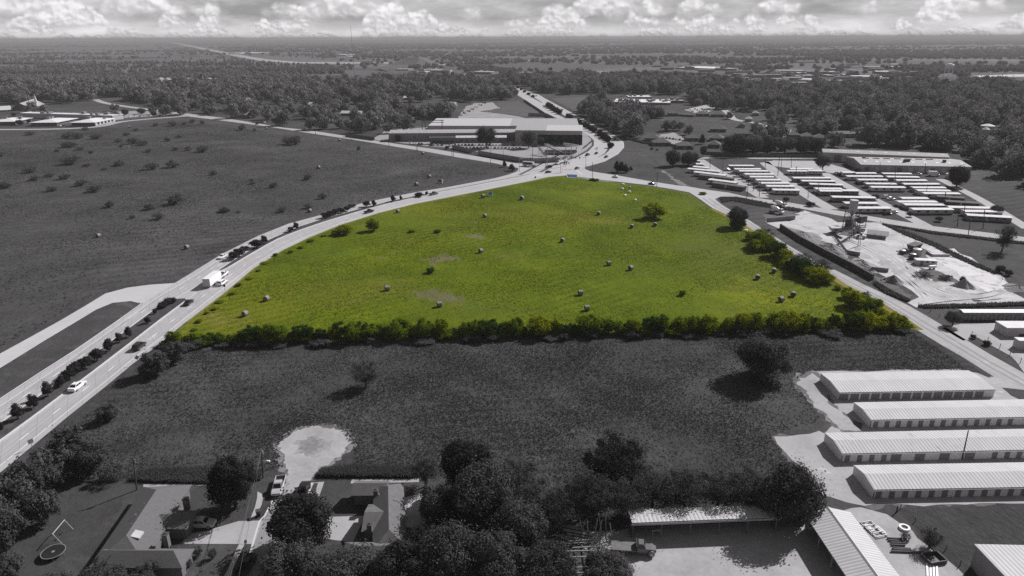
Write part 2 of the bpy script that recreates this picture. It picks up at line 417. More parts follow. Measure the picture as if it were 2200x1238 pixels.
# ------------------------------------------------------------------ plants
def quads_mesh(name, c, u, v, mats, mi=None):
    """n quads with centres c and half-axes u, v (numpy n x 3)"""
    n = len(c); vs = np.empty((n, 4, 3), np.float32)
    vs[:, 0] = c - u - v; vs[:, 1] = c + u - v * .6; vs[:, 2] = c + u * .8 + v; vs[:, 3] = c - u * .7 + v * .8
    me = bpy.data.meshes.new(name); me.vertices.add(n * 4); me.vertices.foreach_set('co', vs.ravel())
    me.loops.add(n * 4); me.loops.foreach_set('vertex_index', np.arange(n * 4, dtype=np.int32))
    me.polygons.add(n); me.polygons.foreach_set('loop_start', np.arange(0, n * 4, 4, dtype=np.int32)); me.polygons.foreach_set('loop_total', np.full(n, 4, np.int32))
    for m in (mats if isinstance(mats, (list, tuple)) else [mats]): me.materials.append(m)
    me.update(calc_edges=True); return me
def crown_pts(seed, w, h, z0, nb, nl, leafr, br=(.17, .30), shape='round', fill=.25):
    """leaf quads on many lumps spread through the crown's volume"""
    r = np.random.default_rng(seed); cs = []
    while len(cs) < nb:
        p = r.uniform(-1, 1, 3)
        if shape == 'cone':
            t = (p[2] + 1) / 2
            if np.hypot(p[0], p[1]) > (1 - t) ** .8 * .95 + .05: continue
        elif shape == 'dome':
            if (p[:2] ** 2).sum() + (max(p[2], -.2) ** 2 if p[2] > 0 else (p[2] * 1.0) ** 2) > 1: continue
        elif (p ** 2).sum() > 1 or (p ** 2).sum() < .18: continue
        cs.append(p)
    cs = np.array(cs); rad = r.uniform(br[0], br[1], nb)
    sc = np.array([w / 2, w / 2, h / 2]) * np.array([.82, .82, .84])
    cs = cs * sc + np.array([0, 0, z0 + h / 2]); rad = rad * (w + h) / 2
    which = r.integers(0, nb, nl); d = r.normal(size=(nl, 3)); d /= np.linalg.norm(d, axis=1)[:, None]
    rr = np.where(r.random(nl) < fill, r.random(nl) ** .5, r.uniform(.82, 1.06, nl))
    pos = cs[which] + d * (rad[which] * rr)[:, None] * np.array([1, 1, .85])
    wi = r.random(nl) < .10; pos[wi] = cs[which[wi]] + (d[wi] * rad[which[wi]][:, None] * r.uniform(1.05, 1.7, wi.sum())[:, None]) * np.array([1, 1, 1.15])
    pos[:, 2] = np.maximum(pos[:, 2], z0 * .8 + .02 * h + r.random(nl) * .1)
    nrm = d * 1.25 + r.normal(size=(nl, 3)) * .38 + np.array([0, 0, .2]); nrm /= np.linalg.norm(nrm, axis=1)[:, None]
    a = r.normal(size=(nl, 3)); u = np.cross(nrm, a); u /= np.linalg.norm(u, axis=1)[:, None]; v = np.cross(nrm, u)
    s = leafr * r.uniform(.6, 1.35, nl)
    return pos, u * s[:, None], v * (s * r.uniform(.55, 1, nl))[:, None], cs
def trunk_mb(seed, z1, r0, ends, lean=0.0):
    r = random.Random(seed); mb = MB(); top = Vector((r.uniform(-1, 1) * .04 * z1 + lean, r.uniform(-1, 1) * .04 * z1, z1))
    mid = Vector((top.x * .4, top.y * .3, z1 * .5))
    mb.path([(0, 0, -.1), (0, 0, .25 * z1 * .3), mid, top], [r0 * 1.5, r0, r0 * .85, r0 * .7], 7)
    for e in ends:
        e = Vector(e); k = top.lerp(e, .5) + Vector((r.uniform(-1, 1), r.uniform(-1, 1), r.uniform(0, 1))) * (e - top).length * .08
        mb.path([top, k, e], [r0 * .55, r0 * .34, r0 * .12], 5)
    return mb
def tree_proto(name, cat, seed, w, h, trunk_h, nb, nl, leafr, lmat, shape='round', br=(.17, .30), fill=.25, limbs=7, stem=None, tr=None):
    root = thing(name, 'tree', cat)
    pos, u, v, cs = crown_pts(seed, w, h - trunk_h, trunk_h, nb, nl, leafr, br, shape, fill)
    ends = [tuple(c) for c in cs[:limbs]]
    part('trunk', trunk_mb(seed, trunk_h + (h - trunk_h) * .25, tr or w * .03 + .05, ends), M_bark, root)
    link('crown', quads_mesh('crown', pos, u, v, lmat), root)
    root['ref_w'] = w; root['ref_h'] = h
    return root
def bush_proto(name, cat, seed, w, h, nb, nl, leafr, lmat, shape='dome', br=(.16, .3), fill=.4, stems=6, spread=.8):
    root = thing(name, 'bush', cat); pos, u, v, cs = crown_pts(seed, w, h * .95, .05 * h, nb, nl, leafr, br, shape, fill)
    r = random.Random(seed); mb = MB()
    for c in cs[:stems]:
        c = Vector(c); k = Vector((c.x * .4, c.y * .4, c.z * .55)); mb.path([(c.x * .08, c.y * .08, -.05), k, c], [w * .014, w * .010, w * .004], 4)
    part('stem', mb, M_bark, root); link('foliage', quads_mesh('foliage', pos, u, v, lmat), root)
    root['ref_w'] = w; root['ref_h'] = h
    return root
class Plants:
    """a set of prototypes of one kind; put() places one at a pixel with a width and height in pixels"""
    def __init__(s, protos): s.p = [Proto(x) for x in protos]; s.ref = [(x['ref_w'], x['ref_h']) for x in protos]; s.i = 0
    def put(s, px, py, wpx, hpx, label, group=None, k=None, rz=None):
        k = s.i % len(s.p) if k is None else k; s.i += 1; m = ppm(px, py)
        w = wpx / m; h = HT(px, py, hpx); rw, rh = s.ref[k]
        return s.p[k].put(P(px, py), rnd.uniform(0, 6.28) if rz is None else rz, label, group, (w / rw, w / rw, h / rh))
    def at(s, x, y, w, h, label, group=None, k=None):
        k = rnd.randrange(len(s.p)) if k is None else k; rw, rh = s.ref[k]
        return s.p[k].put((x, y, 0), rnd.uniform(0, 6.28), label, group, (w / rw, w / rw, h / rh))
# ------------------------------------------------------------------ the setting: ground, fields, roads
def disc(name, r, z, mat, rings=(0, 300, 800, 2000, 5000, 15000, 60000)):
    mb = MB(); n = 96; vs = []; fs = []
    for R in rings[1:]: vs += [(R * math.cos(6.283185 * i / n), R * math.sin(6.283185 * i / n), z) for i in range(n)]
    vs.append((0, 0, z)); c = len(vs) - 1
    fs += [(c, i, (i + 1) % n) for i in range(n)]
    for k in range(len(rings) - 2):
        a = k * n; b = a + n; fs += [(a + i, b + i, b + (i + 1) % n, a + (i + 1) % n) for i in range(n)]
    mb.add(vs, fs); o = link(name, mb.mesh(name, mat)); o['kind'] = 'structure'; return o
Z_ = lambda p: (p[0] / 3.4375, 880 + p[1] / 3.4375)
M_de1 = plain('worn_weeds', .19, .95, .3, .7); M_de2 = plain('thin_weedy_soil', .105, .95, .35, .9); M_de3 = plain('dusty_dirt', .28, .95, .3, .5); M_de3b = plain('trodden_dirt', .22, .95, .35, .8); M_fyard = plain('factory_gravel', .27, .95, .2, .06)
disc('ground', 60000, 0.0, M_ground)
# far land beyond the town: patchwork of pasture and woods
far_pts = gp([(-900, 172), (400, 168), (1100, 158), (1700, 164), (3100, 176)])
sheet('far_land', far_pts + [Vector((45000, 36000, 0)), Vector((20000, 52000, 0)), Vector((-20000, 52000, 0)), Vector((-45000, 36000, 0))], .25, M_far)
# soft-edged bare ground: nested ragged sheets fading into the grass
def soft_sheet(name, pxs, z, mat, mats, jag=.6, step=.8, seed=1, grow=1.2):
    pts = gp(pxs) if not isinstance(pxs[0], Vector) else pxs; c = sum((Vector((p.x, p.y)) for p in pts), Vector((0, 0))) / len(pts)
    n = len(mats)
    for k in range(n):
        e = grow * (n - k) / n; q_ = []
        for p in pts: d = Vector((p.x, p.y)) - c; q_.append(Vector((p.x, p.y)) + d.normalized() * e)
        sheet(name + '_edge', q_, z - .004 * (n - k), mats[k], jag=jag * 1.5, step=step, seed=seed + k + 1)
    sheet(name, pts, z, mat, jag=jag, step=step, seed=seed)
# main road: right carriageway, left carriageway, intersection, curve to the north
A_right = [(-160, 1135), (0, 1015.8), (67.9, 960), (148.6, 892.8), (226, 831.4), (284, 783), (342.5, 739.3), (400, 691.5), (485.3, 626.9), (544.8, 576.5), (606.8, 537.7), (663.7, 510.6), (730.9, 483.4), (813.7, 457.6), (891.2, 438.2), (963, 424), (1063.6, 404.1), (1142.7, 388.3), (1179.6, 380), (1213.9, 377.2)]
A_left = [(-200, 990), (-100, 922), (0, 859), (87, 802), (161.6, 753.9), (245.6, 695.7), (307, 652), (374.8, 608.5), (400, 593.3), (477.6, 545.5), (555, 506.7), (619.8, 480.8), (692, 461.4), (787.8, 434.3), (891, 413.6), (963, 402), (1063.6, 383), (1090, 376), (1106, 370.5), (1114, 365), (1113, 361), (1090, 357)]
road_poly = A_right + [(1255, 381), (1300, 387.5), (1390.5, 397.6), (1444.8, 406.7), (1481, 413.5), (1499, 424.8), (1530.8, 447.4), (1536, 428), (1548, 422.4), (1565, 414), (1526, 409), (1472, 400), (1456, 398.8), (1390.5, 388.6), (1320, 376), (1292, 372), (1268, 368), (1258, 364), (1256, 360), (1261.8, 357.3)]
N_right = [(1261.8, 357.3), (1298, 347), (1327, 331), (1340, 316.4), (1339, 305.5), (1326.5, 294.5), (1300, 279), (1272.7, 265.8), (1249, 253.5), (1225.5, 241), (1200, 227.3), (1174.5, 213.6), (1158, 203.6), (1120, 191.5), (1086.5, 181.5), (1046, 170.5), (1010, 160), (985.6, 152.5), (960, 145.5), (932, 138)]
N_left = [(1090, 350), (1118, 351.5), (1160, 352), (1201.8, 349), (1236, 340), (1263.6, 325.5), (1276, 313), (1276, 302), (1261.8, 289), (1234.5, 272), (1214.5, 260), (1174.5, 246.4), (1154.5, 233), (1127, 214), (1095, 194), (1070, 183.5), (1032.7, 172.5), (985.6, 158.5), (958, 149), (931, 139)]
road_poly += N_right[1:] + N_left[::-1] + A_left[::-1]
sheet('highway', gp(road_poly), .016, M_conc)
side = [(374.8, 608.5), (323, 611.7), (274.6, 618), (226, 631), (181, 658.5), (129, 689), (64.6, 724.8), (0, 760), (-120, 828)]
side_in = [(307, 652), (281, 646.6), (242, 650.5), (206.8, 665), (161.6, 692.5), (97, 731), (0, 791), (-120, 866)]
strip('frontage_road', gp(side), gp(side_in), .012, M_conc3)
# kerbed grass islands stand 0.12 m above the road
def island(pxs, nm='median'):
    pts = gp(pxs); o = sheet(nm, pts, .14, M_verge, thick=.14)
    cb = MB(); n = len(pts)
    q = [Vector((p.x, p.y)) for p in pts]; area = sum(q[i].x * q[(i + 1) % n].y - q[(i + 1) % n].x * q[i].y for i in range(n)); sg = 1 if area > 0 else -1
    out = []
    for i in range(n):
        d1 = (q[i] - q[i - 1]).normalized(); d2 = (q[(i + 1) % n] - q[i]).normalized(); nn = Vector((d1.y + d2.y, -d1.x - d2.x)) * sg
        nn = nn.normalized() if nn.length > .2 else Vector((0, 0)); out.append(q[i] + nn * .22)
    for i in range(n):
        j = (i + 1) % n; a, b, c, d = q[i], q[j], out[j], out[i]
        cb.quad((a.x, a.y, .15), (d.x, d.y, .15), (c.x, c.y, .15), (b.x, b.y, .15)); cb.quad((d.x, d.y, .0), (c.x, c.y, 0), (c.x, c.y, .15), (d.x, d.y, .15))
    k = link('kerb', cb.mesh('kerb', M_curb)); k['kind'] = 'structure'
low_R = [(400.6, 644.6), (342.5, 687.6), (284.3, 732.9), (200, 797.5), (129, 850.8), (64.6, 899), (0, 946), (-120, 1040)]
low_L = [(-120, 1000), (0, 912), (62, 868), (104, 838), (160, 795), (226, 744), (287.6, 699), (345.7, 655.5), (378, 643), (397, 641.5)]
island(low_R + low_L)
up_R = [(466, 585.5), (489.2, 575), (534.4, 548), (568, 528.7), (596.5, 513.1), (645.6, 493.8), (697.3, 476.2), (772.3, 453.7), (839.5, 435.6), (891.2, 424.4), (925, 416.6)]
up_L = [(921, 416.2), (885, 423.4), (839.5, 432.2), (772.3, 449.5), (697.3, 470.2), (645.6, 486.5), (614.6, 499.5), (581, 514.4), (535, 540), (493, 566), (470, 581.5)]
island(up_R + up_L)
island([(940, 413), (1000, 401.6), (1060, 390.3), (1120, 378.6), (1138, 374.6), (1138, 374), (1120, 377.7), (1060, 389.3), (1000, 400.6), (940, 412.2)])
lobe_px = [(303, 653), (281, 647.6), (242, 651.5), (206.8, 666), (161.6, 693.5), (97, 732), (0, 792), (-100, 855), (-100, 915), (0, 857), (87, 800), (161.6, 752.4), (245.6, 694.2)]
island(lobe_px)
island([(1285.5, 337.8), (1299, 330), (1305.5, 320), (1307, 312.7), (1303, 306), (1291, 298), (1272.7, 284), (1249, 269.4), (1221.8, 258.5), (1200, 247.5), (1184, 238), (1164.5, 227.5), (1172.7, 225.7), (1190, 235.5), (1220, 252.7), (1247, 265.5), (1269, 276.4), (1294.5, 288), (1311, 303.6), (1314.5, 312.7), (1309, 323.6), (1301, 331.5), (1287, 338)])
island([(1163, 220.8), (1165.5, 221), (1150, 211), (1131, 201.5), (1129, 202), (1147, 212)])
island([(1108, 191), (1112, 190.6), (1076, 180.4), (1040, 169), (1000, 157.5), (998, 158), (1037, 169.6), (1073, 181)])
M_worn = plain('tyre_worn_concrete', .335, .9, .14, .2)
# painted lines and slab joints
def offset_between(a, b, t, step=None):
    """line t of the way from edge a to edge b (both photo polylines, resampled evenly)"""
    pa = resample(gp(a), 2.0); n = len(pa); pb = resample(gp(b), 2.0)
    return [pa[i].lerp(pb[int(i * (len(pb) - 1) / (n - 1))], t) for i in range(n)]
def line(name, pts, w, z=.024, dash=None, mat=None, lab=None):
    mb = MB()
    if dash:
        s = resample(pts, 1.0); per = dash[0] + dash[1]; i = 0
        while i + dash[0] < len(s):
            r = ribbon(s[i:i + dash[0] + 1], w, z); mb.add(r.v, r.f); i += per
    else: mb = ribbon(pts, w, z)
    o = link(name, mb.mesh(name, mat or M_line)); o['kind'] = 'structure'
rcR = A_right[:18]; rcL = [(-120, 1040)] + low_R[::-1][1:] + [(432, 614)] + up_R + [(1000, 402.2), (1060, 391), (1120, 379.2)]
line('lane_marking', offset_between(rcR, rcL, .52), .22, dash=(3, 9))
line('edge_line', offset_between(rcR, rcL, .20), .16)
line('edge_line', offset_between(rcR, rcL, .94), .14)
lcL = A_left[1:17]; lcR = low_L[:-1] + [(432, 612)] + up_L[::-1] + [(1000, 400), (1060, 388.7)]
line('lane_marking', offset_between(lcL, lcR, .55), .22, dash=(3, 9))
line('edge_line', offset_between(lcL, lcR, .28), .16)
line('edge_line', offset_between(lcL, lcR, .93), .14)
for _t, _e in ((.28, 0), (.44, 0), (.60, 0), (.80, 0), (.34, 1), (.47, 1), (.62, 1), (.80, 1)): line('wheel_track', offset_between(*((rcR, rcL), (lcL, lcR))[_e], _t), .55, z=.0185, mat=M_worn)
for _k in range(26):
    r = random.Random(300 + _k); a0, b0 = ((rcR, rcL), (lcL, lcR))[_k % 2]; pa = offset_between(a0, b0, r.choice((.36, .5, .66, .84))); i0 = r.randrange(4, len(pa) - 8); o = link('road_patch', ribbon(pa[i0:i0 + r.randrange(2, 5)], r.uniform(1.2, 2.6), .0192).mesh('road_patch', (M_worn, M_asph2, M_conc3)[_k % 3])); o['kind'] = 'structure'
line('slab_joint', offset_between(rcR, rcL, .34), .10, mat=M_joint, z=.021)
line('slab_joint', offset_between(rcR, rcL, .72), .10, mat=M_joint, z=.021)
line('slab_joint', offset_between(lcL, lcR, .40), .10, mat=M_joint, z=.021)
jm = MB()
for ed in ((rcR, rcL), (lcL, lcR)):
    a0 = resample(gp(ed[0]), 2.0); b0 = resample(gp(ed[1]), 2.0); n = len(a0)
    for i in range(0, n, 3):
        p, q = a0[i], b0[int(i * (len(b0) - 1) / (n - 1))]; r = ribbon([p.lerp(q, .01), p.lerp(q, .97)], .07, .020); jm.add(r.v, r.f)
o = link('slab_joint', jm.mesh('slab_joint', M_joint)); o['kind'] = 'structure'
line('kerb', gp([(x + .3, y + .3) for x, y in N_right[:12]]), .5, z=.03, mat=M_curb)
line('edge_line', gp([(1130, 384), (1180, 369), (1225, 360.5), (1262, 350), (1290, 340)]), .2)
line('edge_line', gp([(1130, 366), (1170, 358), (1215, 356.5), (1250, 348)]), .2)
for s in (((1150, 374), (1166, 379)), ((1222, 351.5), (1250, 358)), ((1237, 366), (1252, 375)), ((1140, 360), (1128, 354))): line('stop_line', gp(s), .5)
# road past the factory, school road, minor roads
fr_u = [(380, 243.3), (412.7, 245.5), (476, 253), (532.7, 261.8), (609, 274.3), (663.6, 279.8), (751, 293.5), (800, 301.3), (860, 310.5), (947.6, 322.8), (1037.3, 338.2), (1090, 348), (1118, 352.5)]
fr_l = [(380, 247.3), (408.4, 250.9), (476, 259.2), (554.5, 269.4), (609, 277.5), (652.7, 284.5), (751, 299), (800, 307), (860, 317), (905.5, 324.2), (984.5, 338.5), (1063.6, 351), (1092, 358)]
strip('factory_road', gp(fr_u), gp(fr_l), .012, M_conc2)
def lane(name, pxs, w, mat, z=.010): o = link(name, ribbon(smooth(gp(pxs), 2), w, z).mesh(name, mat)); o['kind'] = 'structure'; return o
lane('school_road', [(-80, 278.5), (91, 278.3), (182, 275.2), (222, 271), (256, 262), (300, 257.5), (341, 254), (390, 250.5), (412, 248)], 9, M_conc2)
lane('back_road', [(205, 214), (222, 221), (256, 227), (300, 233), (350, 239), (405, 246)], 10, M_conc2)
sheet('school_forecourt', gp([(250, 240), (300, 238), (400, 243.5), (330, 250), (262, 254), (246, 248)]), .008, M_fyard, jag=2, step=12)
# county road on the right and the roads of the trailer park
cr_l = [(1499, 424.8), (1530.8, 447.4), (1560, 461), (1600, 484), (1700, 546), (1786, 592), (1812, 609.4), (1891, 650), (1949, 688), (1978, 708), (2032, 741), (2076, 766), (2134, 802.5), (2200, 838), (2330, 915)]
cr_r = [(1535.3, 427), (1549, 438.4), (1564.7, 448.6), (1608.7, 473), (1700, 531), (1786, 581), (1847, 612), (1920, 646), (1949, 661), (1970, 673), (2019, 702), (2067, 732), (2118, 763), (2147, 779), (2200, 809), (2330, 880)]
strip('county_road', gp(cr_l), gp(cr_r), .012, M_asph2)
line('road_shoulder', gp([(x - 1.5, y + 1.5) for x, y in cr_l[4:]]), 1.6, z=.008, mat=M_dirt)
line('road_shoulder', gp([(x + 2, y - 1) for x, y in cr_r[5:]]), 2.2, z=.008, mat=M_dirt)
line('wheel_track', [a.lerp(b, .3) for a, b in zip(gp(cr_l), gp(cr_r))], .8, z=.017, mat=M_asph)
line('wheel_track', [a.lerp(b, .66) for a, b in zip(gp(cr_l), gp(cr_r))], .8, z=.017, mat=M_asph)
tp_u = [(1472, 400), (1526, 409.5), (1565.5, 414), (1602, 422.5), (1640, 427.5), (1700, 436), (1757, 446), (1826, 457), (1901, 470), (2003, 486), (2082, 495), (2154, 504), (2230, 513)]
tp_l = [(1536, 428), (1548, 422.4), (1580, 423.3), (1616, 430.4), (1667, 440.5), (1725.5, 449), (1790, 461), (1826, 467), (1901, 480), (2003, 496), (2082, 505), (2154, 514), (2230, 523)]
strip('trailer_park_road', gp(tp_u), gp(tp_l), .014, M_conc2)
for pts, w in (([(1503, 343), (1530, 361), (1560, 378), (1600, 402), (1640, 425)], 7), ([(1640, 347), (1668, 372), (1700, 396), (1740, 424), (1786, 450)], 8),
               ([(1770, 372), (1810, 395), (1850, 415), (1900, 440), (1960, 470), (1990, 486)], 7), ([(2020, 385), (2060, 405), (2100, 425), (2150, 455), (2210, 492)], 6),
               ([(1500, 340), (1560, 338), (1640, 341), (1760, 339)], 6), ([(1650, 352), (1720, 350), (1780, 360)], 22)):
    lane('park_lane', pts, w, M_conc2)
sheet('mown_island', gp([(1515, 343), (1580, 338.5), (1650, 344), (1640, 349), (1560, 355), (1536, 355)]), .018, M_verge, jag=.8)
sheet('warehouse_apron', gp([(1660, 345), (1762, 346), (1850, 372), (1790, 372), (1700, 362), (1655, 356)]), .009, M_conc2)
sheet('park_lawn', gp([(1600, 405), (1690, 405), (1760, 440), (1745, 445), (1670, 434), (1640, 424)]), .007, M_verge, jag=.5)
sheet('dirt_track', gp([(1398, 336), (1412, 345), (1432, 362), (1462, 385), (1490, 402), (1470, 400), (1442, 388), (1420, 372), (1404, 352)]), .006, M_verge, jag=2.0, step=2.5, seed=61); sheet('dirt_track', gp([(1425, 366), (1448, 382), (1484, 401), (1468, 399.5), (1440, 384)]), .010, plain('worn_grass_dirt', .15, .95, .35, .3), jag=1.2, step=1.5, seed=62)
# concrete yard on the right
yard_px = [(1643, 477), (1728, 452), (1786, 470), (1800, 478), (1891, 478.5), (1949, 499), (2001, 522), (2036, 537), (2094, 563), (2138, 586), (2161, 604), (2172, 627), (2215, 652), (2094, 654.5), (1993, 659), (1969, 661), (1949, 650), (1975, 638.5), (1958, 624), (1891, 589), (1847, 545), (1745, 507.6), (1672, 490)]
M_weedy = plain('weedy_dirt', .085, .95, .4, .25)
for sd, pp in enumerate(([(1925, 541), (1965, 528), (2000, 540), (1985, 556), (1972, 572), (1950, 560)], [(1975, 574), (2005, 580), (2050, 598), (2055, 608), (2010, 606), (1985, 592)], [(1880, 592), (1925, 606), (1962, 636), (1950, 646), (1905, 626)], [(1790, 488), (1830, 484), (1850, 500), (1830, 508), (1800, 504)], [(1640, 460), (1690, 452), (1720, 462), (1700, 475), (1650, 476)])): sheet('weed_patch', gp(pp), .0175 + .001 * sd, M_weedy, jag=1.2, step=1.5, seed=40 + sd)
for sd in range(26): r = random.Random(sd); x = r.uniform(1690, 2120); y = 490 + (x - 1690) * .33 + r.uniform(-10, 26); sheet('dirt_stain', gp([(x, y), (x + 14, y - 3), (x + 30, y + 4), (x + 22, y + 9), (x + 6, y + 7)]), .0122 + .0001 * sd, M_de3 if sd % 2 else M_lot, jag=1.0, step=1.2, seed=sd)
sheet('batch_plant_yard', gp(yard_px), .010, M_yard, jag=1.2, step=5, seed=3)
sheet('slurry_ground', gp([(1985, 535), (2050, 534), (2095, 560), (2130, 584), (2158, 604), (2170, 626), (2120, 628), (2080, 606), (2060, 590), (2010, 560)]), .016, plain('dried_slurry', .56, .9, .2, .12, bump=.08, wear=(.16, .26, .52)), jag=1.5, step=4, seed=8)
sheet('slurry_ground', gp([(1690, 462), (1722, 455), (1780, 468), (1790, 476), (1730, 482), (1690, 480)]), .016, plain('wet_concrete_slab', .44, .9, .2, .14, wear=(.14, .28, .55)), jag=1.0, step=4, seed=9)
track = plain('tyre_track', .34, .95, .2, .3)
for k, pts in enumerate(([(1800, 510), (1900, 540), (1960, 590), (2030, 630), (2110, 635), (2165, 612)], [(1790, 505), (1880, 545), (1945, 600), (2010, 645), (2100, 648), (2168, 640)],
            [(1900, 505), (1950, 520), (1940, 560), (1980, 610), (2060, 642)], [(1700, 480), (1780, 500), (1860, 530), (1930, 580), (1990, 640)], [(1980, 655), (2050, 646), (2130, 640), (2170, 622)])):
    for off in (-1.0, 1.0):
        q = resample(smooth(gp(pts), 2), 3); line('wheel_track', [p + Vector((off, off * .3)) for p in q], .55, z=.0145, mat=track)
# storage lot, gravel strips
lot_px = [(1663, 938), (1760, 926), (1772, 932), (1812, 902), (1800, 880), (1742, 801), (2062, 794), (2101, 802), (2125, 812), (2140, 808), (2200, 840), (2400, 940), (2400, 1078), (2200, 1082), (1857, 1087), (1750, 1060), (1712, 1010)]
sheet('storage_lot_edge', gp([(x + (-4 if x < 1900 else 0), y - 1) for x, y in lot_px]), .006, M_de2, jag=1.2, step=1.2, seed=44)
sheet('storage_lot', gp(lot_px), .010, M_lot, jag=.6, step=3, seed=4)
soft_sheet('gravel_drive', ([(1745, 801), (1716, 812), (1712, 826), (1738, 850), (1760, 880), (1785, 902), (1812, 925), (1850, 925), (1830, 900), (1800, 880), (1775, 850), (1765, 815)]), .019, M_dirt, [M_de1, M_de2], jag=.7, step=1.2, seed=5, grow=1.6)
sheet('weed_patch', gp([(1763, 868), (1800, 880), (1822, 908), (1790, 905)]), .018, M_verge, jag=.8, step=2, seed=6)
sheet('grass_corner', gp([(2152, 833), (2200, 838), (2300, 890), (2240, 885), (2172, 850)]), .018, M_verge, jag=.3, step=2)
sheet('storage_forecourt', gp([(2019, 706), (2064, 696), (2300, 692), (2300, 760), (2200, 800), (2172, 765), (2100, 725), (2069, 732)]), .008, M_conc2, jag=.2, step=3)
# foreground: rough field, street, turning circle, lawns
FIELD = [(345, 742), (700, 732), (1230, 721), (1970, 708), (2060, 762), (2110, 802), (1745, 800), (1712, 822), (1780, 900), (1760, 926), (1660, 938), (1712, 1005), (1640, 1090), (1350, 1105), (1200, 1120), (1050, 1030), (880, 1028), (680, 1025), (620, 1020), (500, 1040), (270, 1040), (150, 1010), (60, 985), (170, 884)]
sheet('rough_field', gp(FIELD), .004, M_rough)
MEADOW = [(347, 740.5)] + [(x + 1.2, y + 1.0) for x, y in A_right[7:]] + [(1255, 383.5), (1300, 390), (1390, 400), (1445, 409), (1480, 416), (1497, 427), (1529, 449), (1558, 463), (1597, 487), (1697, 550), (1783, 596), (1808, 613), (1887, 653), (1945, 691), (1972, 707.5), (1560, 716.5), (1230, 721.5), (940, 727)]
sheet('meadow', gp(MEADOW), .008, M_green)
vg = [(x + .6, y + .5) for x, y in A_right[7:]]
line('verge', gp(vg), 1.1, z=.012, mat=grass('yellowed_verge', (.12, .105, .03), (.17, .15, .05), (.22, .19, .07)))
sheet('verge', gp([(1214, 378), (1258, 381.5), (1300, 388), (1330, 391.5), (1300, 390.5), (1262, 386), (1235, 380.5)]), .014, plain('worn_soil', .16, .95, .25, .6))
line('verge', gp([(x - 1.5, y + 1.2) for x, y in cr_l[1:10]]), 2.6, z=.013, mat=grass('dry_verge', (.13, .115, .03), (.19, .16, .05), (.25, .20, .08)))
dead = grass('thin_grass', (.085, .09, .03), (.12, .12, .05), (.18, .155, .09), s_fine=1.2)
for pts, sd in (([(880, 632), (930, 620), (965, 628), (1000, 640), (970, 652), (925, 648), (890, 645)], 1), ([(900, 560), (960, 545), (985, 552), (940, 572)], 2), ([(1000, 505), (1040, 500), (1030, 515)], 3)):
    sheet('bare_patch', gp(pts), .012, dead, jag=2.2, step=1.5, seed=sd)
# mown pale trackway and tyre loops in the left field
pale = grass('flattened_grass', .055, .075, .10, s_fine=1.2)
for pts in ([(278, 575), (280, 590), (300, 603)], [(288, 575), (292, 590), (308, 602)], [(60, 680), (75, 663), (110, 655), (150, 650), (175, 652)], [(82, 690), (90, 672), (120, 662), (150, 658)],
            [(500, 420), (540, 385), (560, 360)], [(262, 940), (268, 915), (280, 895)], [(272, 945), (278, 918), (292, 896)], [(284, 948), (290, 922), (306, 897)]):
    line('wheel_track', smooth(gp(pts), 2), .5, z=.006, mat=pale)
sheet('alley', gp([Z_((1058, 553)), Z_((1600, 546)), Z_((1600, 562)), Z_((1058, 572))]), .022, M_conc2)
sheet('alley', gp([(756, 1030.5), (900, 1028), (900, 1036), (753, 1039)]), .022, M_conc2)
sheet('front_lawn', gp([(0, 1130), (100, 1075), (180, 1030), (270, 1035), (440, 1045), (620, 1030), (700, 1030), (900, 1030), (1100, 1300), (1100, 1420), (-400, 1420), (-300, 1250)]), .007, M_lawn)
ped = [(765, 480), (625, 690), (560, 850), (440, 1120), (300, 1420)]; per = [(930, 525), (860, 720), (790, 880), (680, 1200), (560, 1500)]
q = lambda p: (400 + p[0] / 3.459, 880 + p[1] / 3.459)
strip('street', gp([q(p) for p in ped]), gp([q(p) for p in per]), .014, M_asph)
line('kerb', gp([q(p) for p in [(640, 680), (585, 790), (545, 830), (505, 960), (470, 1090), (380, 1290)]]), .35, z=.05, mat=M_curb)
line('kerb', gp([q(p) for p in [(935, 545), (905, 640), (880, 720), (800, 900)]]), .35, z=.05, mat=M_curb)
cul = [(680, 270), (740, 210), (830, 150), (950, 125), (1100, 135), (1190, 165), (1225, 220), (1190, 300), (1100, 370), (1000, 440), (930, 525), (850, 600), (700, 640), (765, 480), (720, 400), (730, 330)]
soft_sheet('turning_circle', [q(p) for p in cul], .0195, M_dirt, [M_de1, M_de2], jag=.45, step=.6, seed=11, grow=1.3)
soft_sheet('weed_patch', [q(p) for p in [(865, 262), (930, 220), (985, 240), (1000, 285), (930, 310), (870, 300)]], .0305, M_de1, [M_de3, M_de3b], jag=.6, step=.45, seed=12, grow=2.4)
for k, rr in enumerate(()):
    c0 = P(674, 962); line('wheel_track', [Vector((c0.x + rr * 1.0 * math.cos(a), c0.y + rr * .95 * math.sin(a))) for a in [x * .2 - .6 + k for x in range(22)]], .35, z=.033, mat=M_de3)
pave = lambda nm, pts, z=.03: sheet(nm, gp([q(p) for p in pts]), z, M_conc2, thick=z)
pave('sidewalk', [(530, 610), (560, 625), (570, 660), (560, 710), (525, 780), (505, 822), (472, 822), (510, 730), (527, 660)])
pave('driveway', [(0, 925), (140, 905), (390, 830), (570, 825), (505, 1000), (380, 1000), (-30, 998)], .026)
pave('sidewalk', [(390, 1003), (432, 1003), (345, 1190), (330, 1300), (240, 1300), (310, 1190)])
pave('sidewalk', [(940, 545), (1026, 537), (970, 700), (880, 690)])
sheet('lawn_patch', gp([q(p) for p in [(950, 548), (980, 546), (962, 610), (920, 610)]]), .036, M_lawn)
pave('driveway', [(1000, 800), (1330, 790), (1240, 985), (1000, 960)], .026)
sheet('patio', gp([(865, 1070), (905, 1060), (925, 1100), (905, 1140), (860, 1130)]), .02, M_yard, jag=.3)
